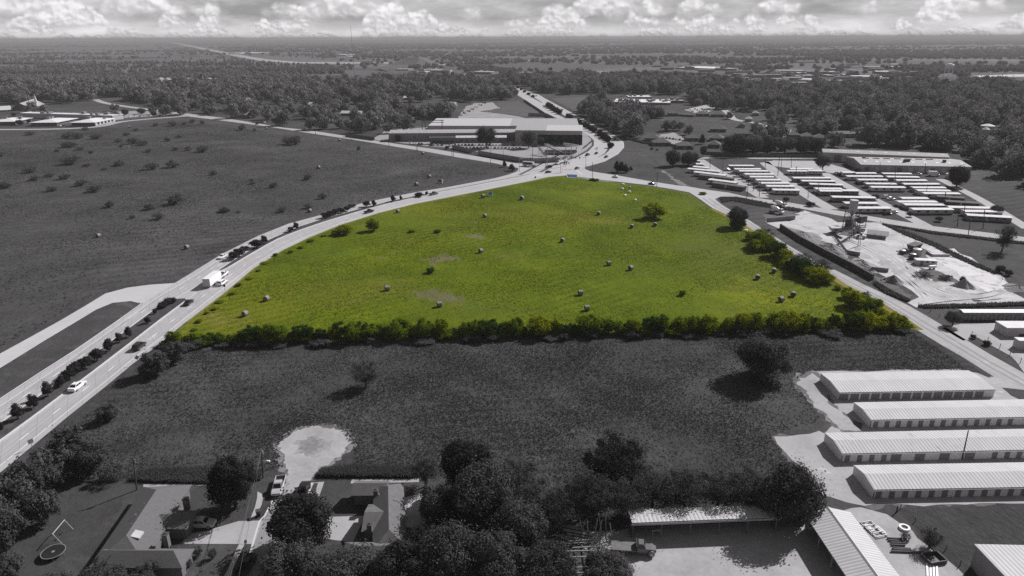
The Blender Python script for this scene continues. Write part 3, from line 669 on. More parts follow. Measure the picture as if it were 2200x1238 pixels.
sheet('pipe_yard', gp([(1190, 1150), (1350, 1135), (1700, 1110), (1760, 1110), (1850, 1090), (1905, 1105), (1960, 1140), (2010, 1190), (2080, 1245), (2160, 1420), (1000, 1420), (1300, 1225), (1280, 1190)]), .008, M_dirt, jag=.5, step=2, seed=13)
sheet('side_lawn', gp([(1930, 1092), (2250, 1085), (2400, 1160), (2400, 1400), (2090, 1250), (2010, 1180)]), .010, M_rough, jag=.4, step=2, seed=14)
# far roads and pale fields
def patch(nm, pxs, mat, z=.4, **k): return sheet(nm, gp(pxs), z, mat, **k)
P_pale = grass('pale_pasture', .10, .13, .17, s_big=.004, s_fine=.06, bump=0)
P_mid = grass('grey_pasture', .075, .095, .12, s_big=.004, s_fine=.06, bump=0)
P_road = plain('far_pavement', .34, .95, .1, .01)
patch('pasture', [(668, 172), (690, 161), (770, 152), (818, 149), (866, 166), (820, 172), (720, 177)], P_mid)
patch('pasture', [(500, 121), (600, 123), (730, 132), (745, 140), (610, 139), (540, 132)], P_pale)
patch('pasture', [(790, 148), (840, 140), (930, 146), (990, 158), (1000, 170), (900, 166)], P_mid)
patch('pasture', [(1000, 140), (1250, 138), (1300, 149), (1120, 152), (1040, 152)], P_mid)
patch('pasture', [(1090, 158), (1230, 152), (1220, 166), (1110, 168)], P_mid)
patch('pasture', [(1260, 150), (1440, 144), (1440, 152), (1280, 156)], P_pale)
patch('pasture', [(1530, 121), (1750, 121), (1760, 126), (1540, 128)], P_mid)
patch('pasture', [(60, 121), (150, 124), (220, 129), (60, 126)], P_mid)
patch('pasture', [(0, 140), (60, 141), (50, 143), (0, 142.5)], P_pale)
patch('pasture', [(2090, 163), (2210, 160), (2210, 165), (2100, 166)], plain('pale_far_field', .5, .95, .1, .02), jag=8, step=60)
patch('far_highway', [(330, 88), (360, 91), (460, 112), (510, 122), (560, 131.3), (640, 137.2), (860, 137.4), (930, 138), (930, 136), (860, 134.6), (645, 134), (575, 128), (525, 120), (475, 110.5), (380, 92), (350, 88)], P_road, z=.6)
patch('far_highway', [(930, 139), (1000, 134), (1080, 129.5), (1180, 129), (1180, 130), (1080, 131), (1010, 135.5), (940, 141)], P_road, z=.6)
for k in range(26):
    r = random.Random(100 + k); x = r.uniform(-100, 2250); y = r.uniform(96, 128); w = r.uniform(30, 130) * (y - 78) / 30; h = r.uniform(.5, 1.6)
    patch('pasture', [(x, y), (x + w * .4, y - h * .6), (x + w, y), (x + w * 1.1, y + h), (x + w * .3, y + h * 1.1)], P_pale if r.random() < .5 else P_mid, z=.5)
for _k, (xa, xb, ya, yb, hh) in enumerate(((120, 430, 131, 133, .9), (40, 330, 150, 152.5, 1.2), (430, 640, 144, 146, 1.0), (200, 560, 121, 122, .6), (0, 240, 163, 165, 1.2), (250, 480, 160, 161, 1.0), (520, 660, 158, 159, 1.2), (0, 160, 112, 113, .5), (1620, 2100, 116, 117, .5), (900, 1400, 113, 114, .5), (1150, 1500, 124, 125, .7), (1900, 2200, 141, 143, 1.0))): patch('pasture', [(xa, ya), ((xa + xb) / 2, (ya + yb) / 2 - hh), (xb, yb), (xb - 10, yb + hh), ((xa + xb) / 2, (ya + yb) / 2 + hh), (xa + 10, ya + hh)], P_pale if _k % 3 else P_mid, z=.45 + .003 * _k, jag=4, step=30)
patch('playing_field', [(1405, 258), (1470, 250), (1550, 253), (1578, 263), (1640, 266), (1645, 277), (1560, 278), (1470, 268)], M_verge, z=.02)
lane('town_street', [(1555, 236), (1568, 245), (1572, 255), (1590, 260), (1625, 264), (1645, 272)], 9, M_conc2, z=.03)
patch('cleared_lot', [(985, 252), (1000, 230), (1020, 222), (1060, 220), (1075, 232), (1030, 240), (1100, 248), (1130, 255), (1060, 258), (990, 259)], M_fyard, z=.012, jag=2, step=8)
patch('pasture', [(1045, 224), (1115, 217), (1190, 258), (1160, 258), (1110, 247), (1042, 241)], P_mid, z=.010)
patch('pasture', [(1185, 212), (1290, 207), (1320, 218), (1280, 228), (1240, 240)], P_mid, z=.012)
patch('pasture', [(860, 226), (950, 218), (990, 222), (960, 240), (880, 245)], M_verge, z=.008)
patch('factory_yard', [(800, 300), (830, 280), (920, 273), (1250, 275), (1270, 300), (1235, 332), (1190, 341), (1110, 339), (1000, 322), (900, 312)], M_fyard, z=.008, jag=1, step=8)
patch('school_parking', [(1470, 236), (1515, 226), (1540, 228), (1530, 238), (1505, 246)], M_conc2, z=.02)
patch('house_parking', [(1415, 290), (1450, 285), (1480, 305), (1450, 312)], M_fyard, z=.02, jag=1)
patch('house_parking', [(1660, 282), (1700, 278), (1700, 292), (1680, 296)], M_fyard, z=.02, jag=1)

for k, (x, y) in enumerate(((1572, 369), (1584, 376), (1592, 382.5), (1598, 387.5), (1607, 393), (1614, 400), (1622, 407), (1642, 412), (1655, 417))): sheet('parking_pad', gp([(x - 20, y), (x + 3, y + .3), (x + 6, y + 2.6), (x - 16, y + 2.3)]), .021, M_conc2)
# ------------------------------------------------------------------ buildings
def frame(fl, fr):
    a = P(*fl); b = P(*fr); d = (b - a); L = d.length; rz = math.atan2(d.y, d.x); return a, L, rz
def depth_for(fl, fr, h, rear):
    """metres from the front eave to the rear eave, from the pixel of the rear-left eave corner"""
    a, L, rz = frame(fl, fr); p = P(rear[0], rear[1], h) - a
    return max(1.5, -p.x * math.sin(rz) + p.y * math.cos(rz))
def shell(root, L, D, h, roof, rise, wall_m, roof_m, over=.25, open_front=False, t=.18, wallname='wall'):
    """walls and roof in the thing's own axes: x along the front, y away, z up"""
    wb = MB(); k = .02
    if not open_front: wb.quad((0, 0, 0), (L, 0, 0), (L, 0, h), (0, 0, h))
    if roof == 'gable':
        m = (D / 2, h + rise)
        wb.add([(0, 0, 0), (0, D, 0), (0, D, h), (0, m[0], m[1]), (0, 0, h)], [(0, 4, 3, 2, 1)]); wb.add([(L, 0, 0), (L, D, 0), (L, D, h), (L, m[0], m[1]), (L, 0, h)], [(0, 1, 2, 3, 4)])
        wb.quad((L, D, 0), (0, D, 0), (0, D, h), (L, D, h))
    elif roof == 'gable_x':                              # ridge runs away from the front
        wb = MB(); wb.add([(0, 0, 0), (L, 0, 0), (L, 0, h), (L / 2, 0, h + rise), (0, 0, h)], [(0, 1, 2, 3, 4)]); wb.add([(0, D, 0), (L, D, 0), (L, D, h), (L / 2, D, h + rise), (0, D, h)], [(4, 3, 2, 1, 0)])
        if not open_front: wb.quad((0, D, 0), (0, 0, 0), (0, 0, h), (0, D, h))
        wb.quad((L, 0, 0), (L, D, 0), (L, D, h), (L, 0, h))
    elif roof == 'mono':                                 # rises away from the front
        wb.quad((0, D, 0), (0, 0, 0), (0, 0, h), (0, D, h + rise)); wb.quad((L, 0, 0), (L, D, 0), (L, D, h + rise), (L, 0, h)); wb.quad((L, D, 0), (0, D, 0), (0, D, h + rise), (L, D, h + rise))
    else:
        wb.quad((0, D, 0), (0, 0, 0), (0, 0, h), (0, D, h)); wb.quad((L, 0, 0), (L, D, 0), (L, D, h), (L, 0, h)); wb.quad((L, D, 0), (0, D, 0), (0, D, h), (L, D, h))
    part(wallname, wb, wall_m, root)
    rb = MB(); o = over
    if roof == 'gable':
        s = rise / (D / 2) if D else 0; z0 = h - s * o + k
        for sg in (0, 1):
            y0, y1 = (-o, D / 2) if sg == 0 else (D + o, D / 2)
            a, b, c, d = (-o, y0, z0), (L + o, y0, z0), (L + o, y1, h + rise + k), (-o, y1, h + rise + k)
            rb.hexa([a, b, c, d] + [(p[0], p[1], p[2] + t) for p in (a, b, c, d)])
    elif roof == 'gable_x':
        s = rise / (L / 2); z0 = h - s * o + k
        for sg in (0, 1):
            x0, x1 = (-o, L / 2) if sg == 0 else (L + o, L / 2)
            a, b, c, d = (x0, -o, z0), (x1, -o, h + rise + k), (x1, D + o, h + rise + k), (x0, D + o, z0)
            rb.hexa([a, b, c, d] + [(p[0], p[1], p[2] + t) for p in (a, b, c, d)])
    elif roof == 'mono':
        a, b, c, d = (-o, -o, h + k - rise / D * o), (L + o, -o, h + k - rise / D * o), (L + o, D + o, h + rise + k + rise / D * o), (-o, D + o, h + rise + k + rise / D * o)
        rb.hexa([a, b, c, d] + [(p[0], p[1], p[2] + t) for p in (a, b, c, d)])
    elif roof == 'hip':
        y0, y1, x0, x1 = -o, D + o, -o, L + o; W2 = (D + 2 * o) / 2
        if L >= D: r0, r1 = (x0 + W2, D / 2), (x1 - W2, D / 2)
        else: W2 = (L + 2 * o) / 2; r0, r1 = (L / 2, y0 + W2), (L / 2, y1 - W2)
        z = h; zr = h + rise
        vs = [(x0, y0, z), (x1, y0, z), (x1, y1, z), (x0, y1, z), (*r0, zr), (*r1, zr), (x0, y0, z - t), (x1, y0, z - t), (x1, y1, z - t), (x0, y1, z - t)]
        if L >= D: fs = [(0, 1, 5, 4), (2, 3, 4, 5), (1, 2, 5), (3, 0, 4)]
        else: fs = [(0, 1, 4), (1, 2, 5, 4), (2, 3, 5), (3, 0, 4, 5)]
        fs += [(0, 6, 7, 1), (1, 7, 8, 2), (2, 8, 9, 3), (3, 9, 6, 0), (6, 9, 8, 7)]; rb.add(vs, fs)
    else:
        rb.box(-o, -o, h + k, L + o, D + o, h + k + t)
        if rise:                                         # parapet
            for x0, y0, x1, y1 in ((-o, -o, L + o, -o + .3), (-o, D + o - .3, L + o, D + o), (-o, -o + .3, -o + .3, D + o - .3), (L + o - .3, -o + .3, L + o, D + o - .3)): rb.box(x0, y0, h + k + t + .002, x1, y1, h + k + t + rise)
    return part('roof', rb, roof_m, root)
def opening(root, name, x, z, w, h, mat, y=-.03, side='front', L=0, D=0, fr=None, dep=.06):
    mb = MB()
    if side == 'front': mb.box(x, y - dep, z, x + w, -.002, z + h)
    elif side == 'left': mb.box(-dep - .03, x, z, -.002, x + w, z + h)
    else: mb.box(L + .002, x, z, L + .03 + dep, x + w, z + h)
    o = part(name, mb, mat, root)
    if fr:
        f = MB(); e = .14
        if side == 'front':
            yy = y - dep - .03
            f.box(x - e, yy, z, x, -.002, z + h + e); f.box(x + w, yy, z, x + w + e, -.002, z + h + e); f.box(x, yy, z + h, x + w, -.002, z + h + e)
        part('frame', f, fr, o)
    return o
def building(name, label, cat, fl, fr, hpx, rear=None, D=None, roof='gable', rise=1.0, wall=None, roofm=None, over=.25, group=None, open_front=False, h=None, maxL=None, t=.18):
    a, L, rz = frame(fl, fr); h = h or HT(fl[0], fl[1], hpx)
    if D is None: D = depth_for(fl, fr, h, rear)
    root = thing(name, label, cat, a, rz, group); shell(root, L, D, h, roof, rise, wall or M_wallp, roofm or M_ribw, over, open_front, t)
    return root, L, D, h
# --- self-storage rows in the right foreground
SG = 'long white-roofed self-storage rows'
def storage(label, fl, fr, hpx, rear, doors, dm, roofm, rise=.55, fr_m=None):
    root, L, D, h = building('storage_building', label, 'storage building', fl, fr, hpx, rear, rise=rise, wall=M_wallw, roofm=roofm, group=SG, over=.12)
    for x, w in doors:
        if x + w < L: opening(root, 'roller_door', x, .03, w, h * .84, dm, fr=fr_m)
    gb = MB(); gb.box(-.1, -.30, h - .16, L + .1, -.14, h - .02); part('gutter', gb, M_white, root)
    dp = MB(); dp.box(.05, -.14, .02, .15, -.03, h - .16); part('downpipe', dp, M_steel, root)
    for sx in (.12, L - .3): pass
    return root, L, D, h
def even(n, x0, pitch, w): return [(x0 + i * pitch, w) for i in range(n)]
a, L, rz = frame((1800.8, 859.2), (2134, 852.8)); k1 = L / 333.
storage('pale storage row with fourteen wide roller doors, farthest of the near four', (1800.8, 859.2), (2134, 852.8), 15, (1760, 803.4), even(14, 2.6 * k1, 22.25 * k1, 17.5 * k1), M_door, M_ribw)
a, L, rz = frame((1867.7, 918.8), (2430, 908)); k2 = (P(1867.7, 918.8) - P(2200, 912.5)).length / 332.
storage('white storage row with narrow doors, second of the near four', (1867.7, 918.8), (2430, 908), 16, (1833, 866.5), even(13, 7.5 * k2, 24.0 * k2, 9.5 * k2) + even(8, 340 * k2, 24 * k2, 9.5 * k2), M_door, M_ribw)
k3 = (P(1806, 992.4) - P(2200, 984)).length / 394.
storage('storage row with rust-streaked roof and a pole leaning before it', (1806, 992.4), (2450, 978.5), 17, (1771.7, 932), [(x * k3, w * k3) for x, w in ((8, 10), (34, 10), (60, 10), (86, 10), (106, 21), (157, 21), (210, 21), (264, 21), (323, 11), (350, 11), (376, 11), (402, 11), (430, 11), (460, 11))], M_door, M_ribs, .7)
k4 = (P(1874, 1070.3) - P(2200, 1064)).length / 326.
storage('nearest long storage row with a line of narrow grey doors', (1874, 1070.3), (2450, 1060), 17.5, (1832, 1001.7), even(12, 6 * k4, 28.3 * k4, 11.5 * k4) + even(7, 346 * k4, 28.3 * k4, 11.5 * k4), M_door, M_ribw, .8)
r, L, D, h = building('storage_building', 'low storage row with outlined pale doors beside the small roadside tree', 'storage building', (2066.5, 688), (2330, 688), 16, (2056, 666), rise=.3, wall=M_wallg, roofm=M_white, over=.15, group=SG)
kk = L / 263.
for i in range(12): opening(r, 'door', (3 + 18.4 * i) * kk, .05, 8.3 * kk, h * .62, M_wallg, fr=M_steel)
r, L, D, h = building('storage_building', 'boxy flat-roofed store with two doors in its gable end', 'storage building', (2159, 723.5), (2330, 724), 18, (2130, 691), roof='flat', rise=0, wall=M_wallp, roofm=M_roofw, over=.12, group=SG)
opening(r, 'door', D * .18, .05, D * .28, h * .7, M_doorp, side='left'); opening(r, 'door', D * .62, .05, D * .28, h * .7, M_doorp, side='left'); opening(r, 'door', L * .24, .05, 2, h * .7, M_doorp)
r, L, D, h = building('storage_building', 'small pale store half hidden at the right edge by the forecourt', 'storage building', (2185, 751), (2330, 755), 18, (2170.5, 725.8), roof='flat', rise=0, wall=M_wallp, roofm=M_roofw, over=.12, group=SG)
opening(r, 'door', 2, .05, 2, h * .7, M_door)
# --- pipe yard: open pole barn, long ribbed barn, corner building
r, L, D, h = building('pole_barn', 'open-fronted pole barn with pale ribbed roof under the trees', 'barn', (1357, 1157), (1667, 1144), 33, (1349.5, 1098.6), roof='mono', rise=.04, wall=M_walld, roofm=M_ribw, over=.15, open_front=True)
fb = MB(); fb.box(-.3, -.36, h - .40, L + .3, -.31, h + .05); part('fascia', fb, M_galv, r)
for i in range(6): pb = MB(); x = .15 + i * (L - .3) / 5; pb.box(x - .1, .05, 0, x + .1, .25, h - .02); part('post', pb, M_wood, r)
for z in (.9, 1.7):
    sb = MB(); sb.box(.6, D * .5, z, L - .6, D * .92, z + .08); part('shelf', sb, M_wood, r)
    for j in range(7): tb = MB(); tb.tube((1 + rnd.random(), D * (.52 + .05 * j), z + .16), (L - 1 - rnd.random(), D * (.52 + .05 * j), z + .16), .07); part('pipe', tb, M_rust, r)
A = P(1733, 1106, 3.4); B = P(1814, 1089, 3.4); Cc = P(1820, 1236, 3.4)
ax = (B - A); ax.z = 0; ay = (A - Cc); Lb = ax.length; ay.z = 0; rzb = math.atan2(ay.y, ay.x) - math.pi / 2
far_ = A.copy(); far_.z = 0; Db = ay.length + 26; o0 = far_ - ay.normalized() * Db
Wb = abs(ax.dot(Vector((math.cos(rzb), math.sin(rzb), 0))))
r = thing('barn', 'long white ribbed gable barn running out of the bottom of the yard', 'barn', o0, rzb)
shell(r, Wb, Db, 3.4, 'gable_x', 1.15, M_wallp, M_riby, over=.35, open_front=True)
for i in range(9): pb = MB(); y = .3 + i * (Db - .6) / 8; pb.box(.05, y - .1, 0, .25, y + .1, 3.38); part('post', pb, M_galv, r)
rcap = MB(); rcap.hexa([(Wb / 2 - .4, -.4, 4.66), (Wb / 2 + .4, -.4, 4.66), (Wb / 2 + .4, Db + .4, 4.66), (Wb / 2 - .4, Db + .4, 4.66), (Wb / 2 - .06, -.4, 4.84), (Wb / 2 + .06, -.4, 4.84), (Wb / 2 + .06, Db + .4, 4.84), (Wb / 2 - .06, Db + .4, 4.84)]); part('ridge_cap', rcap, M_galv, r)
A = P(2096.7, 1172.5, 4.6); B = P(2260, 1176, 4.6); Cc = P(2166.7, 1238, 4.6)
rzc = math.atan2((B - A).y, (B - A).x); Dc = (A - Cc).length + 14; a0 = A - Vector((-math.sin(rzc), math.cos(rzc), 0)) * Dc; a0.z = 0
r = thing('metal_building', 'big corner metal building with dark side and white ribbed roof', 'building', a0, rzc)
shell(r, (B - A).length + 6, Dc, 4.6, 'gable', .7, M_wallg, M_ribw, over=.2)
vb = MB(); vb.tube((6, Dc * .72, 5.0), (6, Dc * .72, 5.9), .16).tube((6, Dc * .72, 5.9), (6, Dc * .72, 6.1), .28); part('vent', vb, M_galv, r)
# --- the two houses at the lower left
def roof_block(mb, c0, ux, uy, L, D, h, rise, hip=(1, 1), over=.5, t=.16, mi=0):
    """hipped or gabled block; ridge along ux; hip flags for the two ends"""
    def p(x, y, z): q = c0 + ux * x + uy * y; return (q.x, q.y, z)
    o = over; w = (D + 2 * o) / 2; x0, x1 = -o, L + o; r0 = x0 + (w if hip[0] else 0); r1 = x1 - (w if hip[1] else 0); ym = D / 2
    vs = [p(x0, -o, h), p(x1, -o, h), p(x1, D + o, h), p(x0, D + o, h), p(r0, ym, h + rise), p(r1, ym, h + rise)] + [p(x, y, h - t) for x, y in ((x0, -o), (x1, -o), (x1, D + o), (x0, D + o))]
    mb.add(vs, [(0, 1, 5, 4), (2, 3, 4, 5), (1, 2, 5), (3, 0, 4), (0, 6, 7, 1), (1, 7, 8, 2), (2, 8, 9, 3), (3, 9, 6, 0), (6, 9, 8, 7)], mi)
def wall_block(mb, c0, ux, uy, L, D, h):
    def p(x, y, z): q = c0 + ux * x + uy * y; return (q.x, q.y, z)
    mb.hexa([p(0, 0, 0), p(L, 0, 0), p(L, D, 0), p(0, D, 0), p(0, 0, h), p(L, 0, h), p(L, D, h), p(0, D, h)])
def house(label, blocks, hw, roofm, chims, vents, extras=()):
    """blocks: (pixel corner A, pixel corner B along the ridge, pixel on the opposite eave, rise, hips), eaves at height hw"""
    a0 = P(*blocks[0][0], hw); root = thing('house', label, 'house', (a0.x, a0.y, 0)); org = Vector((a0.x, a0.y, 0)); wb = MB(); rb = MB()
    for A, B, E, rise, hips in blocks:
        a = P(*A, hw); b = P(*B, hw); e = P(*E, hw); ux = (b - a); L = ux.length; ux.normalize(); uy = Vector((-ux.y, ux.x, 0)); D = (e - a).dot(uy)
        if D < 0: uy = -uy; D = -D
        c = a - org; c.z = 0; c = c + ux * .5 + uy * .5; L -= 1.0; D -= 1.0
        roof_block(rb, c, ux, uy, L, D, hw, rise, hips); wall_block(wb, c, ux, uy, L, D, hw - .2)
    part('wall', wb, M_brick, root); part('roof', rb, roofm, root)
    for (x, y, z, hh) in chims:
        q = P(x, y, z) - org; mb = MB(); mb.box(q.x - .45, q.y - .45, z - 1.6, q.x + .45, q.y + .45, z + hh); o = part('chimney', mb, M_brick, root)
        mb = MB(); mb.box(q.x - .58, q.y - .58, z + hh + .002, q.x + .58, q.y + .58, z + hh + .10).tube((q.x, q.y, z + hh + .10), (q.x, q.y, z + hh + .35), .18, n=8); part('cap', mb, M_steel, o)
    for (x, y, z) in vents:
        q = P(x, y, z) - org; mb = MB(); mb.tube((q.x, q.y, z - .3), (q.x, q.y, z + .45), .07).tube((q.x, q.y, z + .45), (q.x, q.y, z + .55), .14); part('vent_pipe', mb, M_galv, root)
    return root, org
Z = lambda p: (p[0] / 3.4375, 880 + p[1] / 3.4375)
h1, o1 = house('brick house with large hipped shingle roof beside the trampoline lawn',
   [(Z((655, 1165)), Z((1065, 572)), Z((1060, 1160)), 2.6, (1, 1)),
    (Z((700, 1168)), Z((1345, 1172)), Z((1410, 1028)), 1.7, (0, 1)),
    (Z((1100, 880)), Z((1375, 885)), Z((1405, 745)), 1.2, (0, 0)),
    (Z((1210, 1030)), Z((1410, 1028)), Z((1400, 1160)), 1.2, (0, 1))], 2.7, M_shing,
   [(*Z((1375, 690)), 3.6, 1.0), (*Z((1228, 960)), 3.6, 1.2)], [(*Z((1070, 708)), 4.2), (*Z((1105, 700)), 4.4), (*Z((1005, 790)), 4.6), (*Z((978, 860)), 4.4), (*Z((1015, 845)), 4.6)])
pb = MB(); c0 = P(*Z((1012, 912)), 5.0) - o1
pb.hexa([(c0.x - .75, c0.y - .9, 4.72), (c0.x + .75, c0.y - .9, 4.30), (c0.x + .75, c0.y + .9, 4.30), (c0.x - .75, c0.y + .9, 4.72), (c0.x - .75, c0.y - .9, 5.02), (c0.x + .75, c0.y - .9, 4.60), (c0.x + .75, c0.y + .9, 4.60), (c0.x - .75, c0.y + .9, 5.02)]); part('roof_patch', pb, M_wallp, h1)
h2, o2 = house('brick house with stepped shingle roofs and shaded left walls by the trees',
   [(q((1640, 1020)), q((1615, 545)), q((1385, 1020)), 1.9, (1, 1)),
    (q((1222, 640)), q((1480, 640)), q((1242, 530)), 1.25, (0, 0)),
    (q((1300, 908)), q((1480, 905)), q((1335, 705)), 1.35, (0, 0)),
    (q((1130, 1150)), q((1480, 1150)), q((1150, 985)), 1.6, (1, 0))], 2.7, M_shing2,
   [(*q((1412, 628)), 3.2, 1.0), (*q((1365, 885)), 3.2, 1.0)], [(*q((1576, 862)), 4.0), (*q((1568, 895)), 4.0), (*q((1592, 782)), 3.8), (*q((1640, 805)), 3.4), (*q((1435, 645)), 4.4)])
# --- trailer park
HG = 'white-roofed mobile homes of the trailer park'
def mobile_proto(name, wall, roof, nwin):
    r = thing(name, 'mobile home', 'mobile home'); L, D, h = 18.0, 4.6, 2.55
    sk = MB(); sk.box(.1, .1, 0, L - .1, D - .1, .55); part('skirting', sk, M_walld, r)
    wb = MB(); wb.box(0, 0, .552, L, D, h); part('wall', wb, wall, r)
    rb = MB(); rb.loft([[(x, -.2, h + .003), (x, -.2, h + .10), (x, D / 2, h + .42), (x, D + .2, h + .10), (x, D + .2, h + .003)] for x in (-.25, L + .25)]); part('roof', rb, roof, r)
    for i in range(nwin):
        x = L * (i + .6) / (nwin + .4) - .7; f = opening(r, 'window', x, 1.25, 1.25, .95, M_glass); fb = MB(); fb.box(x - .08, -.07, 1.17, x + 1.33, -.002, 1.249).box(x - .08, -.07, 2.201, x + 1.33, -.002, 2.28); part('frame', fb, M_white, f)
    opening(r, 'door', L * .42, .6, .95, 1.85, M_doorp); sb = MB(); sb.box(L * .42 - .1, -1.2, 0, L * .42 + 1.2, -.1, .28).box(L * .42 - .1, -.7, .281, L * .42 + 1.2, -.1, .54); part('steps', sb, M_wood, r)
    return r
HM = [Proto(mobile_proto('mobile_home', w, M_roofw, n)) for w, n in ((M_wallp, 4), (M_wallg, 5), (plain('cream_siding', .52, .7, .08, .5), 4))]
HD = Proto(mobile_proto('mobile_home', M_walld, plain('dark_felt_roof', .10, .9, .2, .6), 4))
def home(x0, y0, x1, y1, label, kind=None, dep=1.0):
    a = P(x0, y0, 2.5); b = P(x1, y1, 2.5); d = b - a; L = d.length; a.z = 0
    (HD if kind == 'dark' else HM[rnd.randrange(3)]).put(a, math.atan2(d.y, d.x), label, HG, (L / 18.0, dep, 1.0))
z6 = lambda l: [(1420 + a / 6.875, 330 + b / 6.875, 1420 + c / 6.875, 330 + d / 6.875) for a, b, c, d in l]
z1 = lambda l: [(1300 + a / 4.42, 280 + b / 4.42, 1300 + c / 4.42, 280 + d / 4.42) for a, b, c, d in l]
z2 = lambda l: [(1720 + a / 4.42, 280 + b / 4.42, 1720 + c / 4.42, 280 + d / 4.42) for a, b, c, d in l]
rows = [('leftmost row', z6([(520, 112, 580, 113), (518, 160, 622, 163), (470, 198, 700, 220), (395, 230, 858, 272), (485, 278, 940, 332), (700, 388, 1100, 440)])),
        ('row with parked cars', z6([(1015, 186, 1375, 187), (1100, 236, 1480, 237), (1170, 266, 1585, 267), (1250, 313, 1675, 314), (1330, 353, 1670, 354), (1420, 398, 1775, 399), (1475, 446, 1905, 447), (1575, 491, 1980, 493), (1665, 545, 2050, 551)])),
        ('middle row', z1([(1765, 372, 1980, 373), (1740, 392, 1925, 393), (1934, 389, 2070, 391)]) + z2([(-60, 458, 290, 459), (20, 486, 330, 490), (95, 516, 405, 525), (150, 561, 398, 563), (190, 582, 396, 584), (402, 579, 555, 581), (310, 640, 715, 648), (430, 698, 735, 701), (525, 746, 860, 746)])),
        ('row nearest the warehouse', z2([(405, 406, 525, 406), (532, 413, 725, 413), (450, 442, 785, 444), (560, 476, 830, 477), (630, 513, 915, 516), (680, 546, 1000, 549)])),
        ('row by the delivery truck', z2([(790, 416, 1060, 419), (832, 447, 1130, 451), (920, 481, 1205, 482), (990, 517, 1330, 517), (1075, 551, 1385, 552), (1120, 578, 1430, 582), (1180, 606, 1520, 609)])),
        ('short near row', z2([(970, 653, 1220, 654), (940, 687, 1305, 688), (1000, 714, 1370, 717), (1075, 758, 1455, 758)])),
        ('rightmost row', z2([(1420, 738, 1850, 748), (1570, 777, 1920, 781), (1590, 812, 2010, 836)]))]
for nm, lst in rows:
    for i, rr in enumerate(lst): home(*rr, 'white mobile home, ' + nth(i, 'from the back of the ' + nm))
for rr, lab in ((z6([(560, 320, 1050, 376)])[0], 'dark-walled mobile home with pale windows beside the park entrance'), (z6([(755, 435, 1220, 502)])[0], 'dark mobile home nearest the junction of the park road'),
                (z2([(1385, 680, 1700, 700)])[0], 'grey-roofed mobile home among the rightmost white ones'), (z2([(1300, 632, 1560, 650)])[0], 'dark low mobile home behind the grey-roofed one')): home(*rr, lab, 'dark')
# --- big buildings beyond
def windows(root, L, n, z, w, h, mat=None, x0=.06, x1=.94, fr=None):
    for i in range(n): opening(root, 'window', L * (x0 + (x1 - x0) * (i + .5) / n) - w / 2, z, w, h, mat or M_glass, fr=fr)
def roof_units(root, L, D, h, n, seed, size=1.6):
    r = random.Random(seed)
    for i in range(n):
        x, y = r.uniform(.08, .9) * L, r.uniform(.1, .85) * D; s = size * r.uniform(.7, 1.3); mb = MB(); mb.box(x, y, h + .2, x + s, y + s * .8, h + .2 + s * .6); part('roof_unit', mb, M_wallg, root)
def skylights(root, L, D, h, n, y=.3, w=1.6, rise=0, roof='gable'):
    for i in range(n):
        x = L * (i + .5) / n; z = h + rise * (y / .5) + .22; mb = MB(); mb.hexa([(x, D * y, z), (x + w, D * y, z), (x + w, D * (y + .1), z + rise * .2), (x, D * (y + .1), z + rise * .2), (x, D * y, z + .08), (x + w, D * y, z + .08), (x + w, D * (y + .1), z + rise * .2 + .08), (x, D * (y + .1), z + rise * .2 + .08)]); part('skylight', mb, M_roofw, root)
r, L, D, h = building('warehouse', 'long grey warehouse behind its twin, backed by trees', 'warehouse', (1765.2, 345.6), (2036, 357.5), 18, (1751, 321), rise=1.6, wall=M_ribwall, roofm=M_ribm, over=.2)
skylights(r, L, D, h, 9, .22, 2.4, 1.6); opening(r, 'loading_door', L * .1, 0, 5, 5, M_door)
r, L, D, h = building('warehouse', 'wide low warehouse with ribbed walls beside the trailer park', 'warehouse', (1847.4, 368.7), (2084, 374), 14.5, (1818, 337.5), rise=1.8, wall=M_ribwall, roofm=M_ribm, over=.2)
skylights(r, L, D, h, 9, .2, 2.2, 1.8)
for i in range(9): opening(r, 'loading_door', L * (.04 + .1 * i), 0, 3.0, 3.4, M_doorp if i % 3 else M_door)
for x, y in ((.43, .25), (.47, .3), (.8, .3), (.09, .55)): mb = MB(); mb.box(L * x, D * y, h + .5, L * x + 2.0, D * y + 1.4, h + 3.0); part('roof_unit', mb, M_steel, r)
for i in range(7): mb = MB(); mb.box(L * (.08 + .1 * i), D * .485, h + 2.0, L * (.08 + .1 * i) + 4.5, D * .515, h + 2.35); part('ridge_vent', mb, M_steel, r)
building('shed', 'small pale shed behind the big park tree', 'shed', (2030, 383), (2062, 388), 9, (2017, 368), rise=.8, wall=M_wallp, roofm=M_ribl)
# factory
FA = 'factory'
r, L, D, h = building('factory_hall', 'long rear factory hall with bright and grey roof halves', FA, (921, 283), (1243, 284), 12.5, (921.8, 257), roof='mono', rise=1.2, wall=M_ribwall, roofm=M_ribl, over=.3)
mb = MB(); mb.hexa([(L * .545, -.36, h + .205), (L + .3, -.36, h + .205), (L + .3, D + .3, h + 1.42), (L * .545, D + .3, h + 1.42), (L * .545, -.36, h + .30), (L + .3, -.36, h + .30), (L + .3, D + .3, h + 1.50), (L * .545, D + .3, h + 1.50)]); part('grey_roof_sheet', mb, M_ribm, r)
r, L, D, h = building('factory_hall', 'low front factory hall with a row of roof lights', FA, (835.6, 303.9), (1112, 302), 17, (838, 282), roof='mono', rise=1.0, wall=M_wallg, roofm=M_ribm, over=.3); skylights(r, L, D, h, 19, .35, 2.0, .8)
windows(r, L, 9, h * .45, 1.4, 1.0, x0=.05, x1=.95)
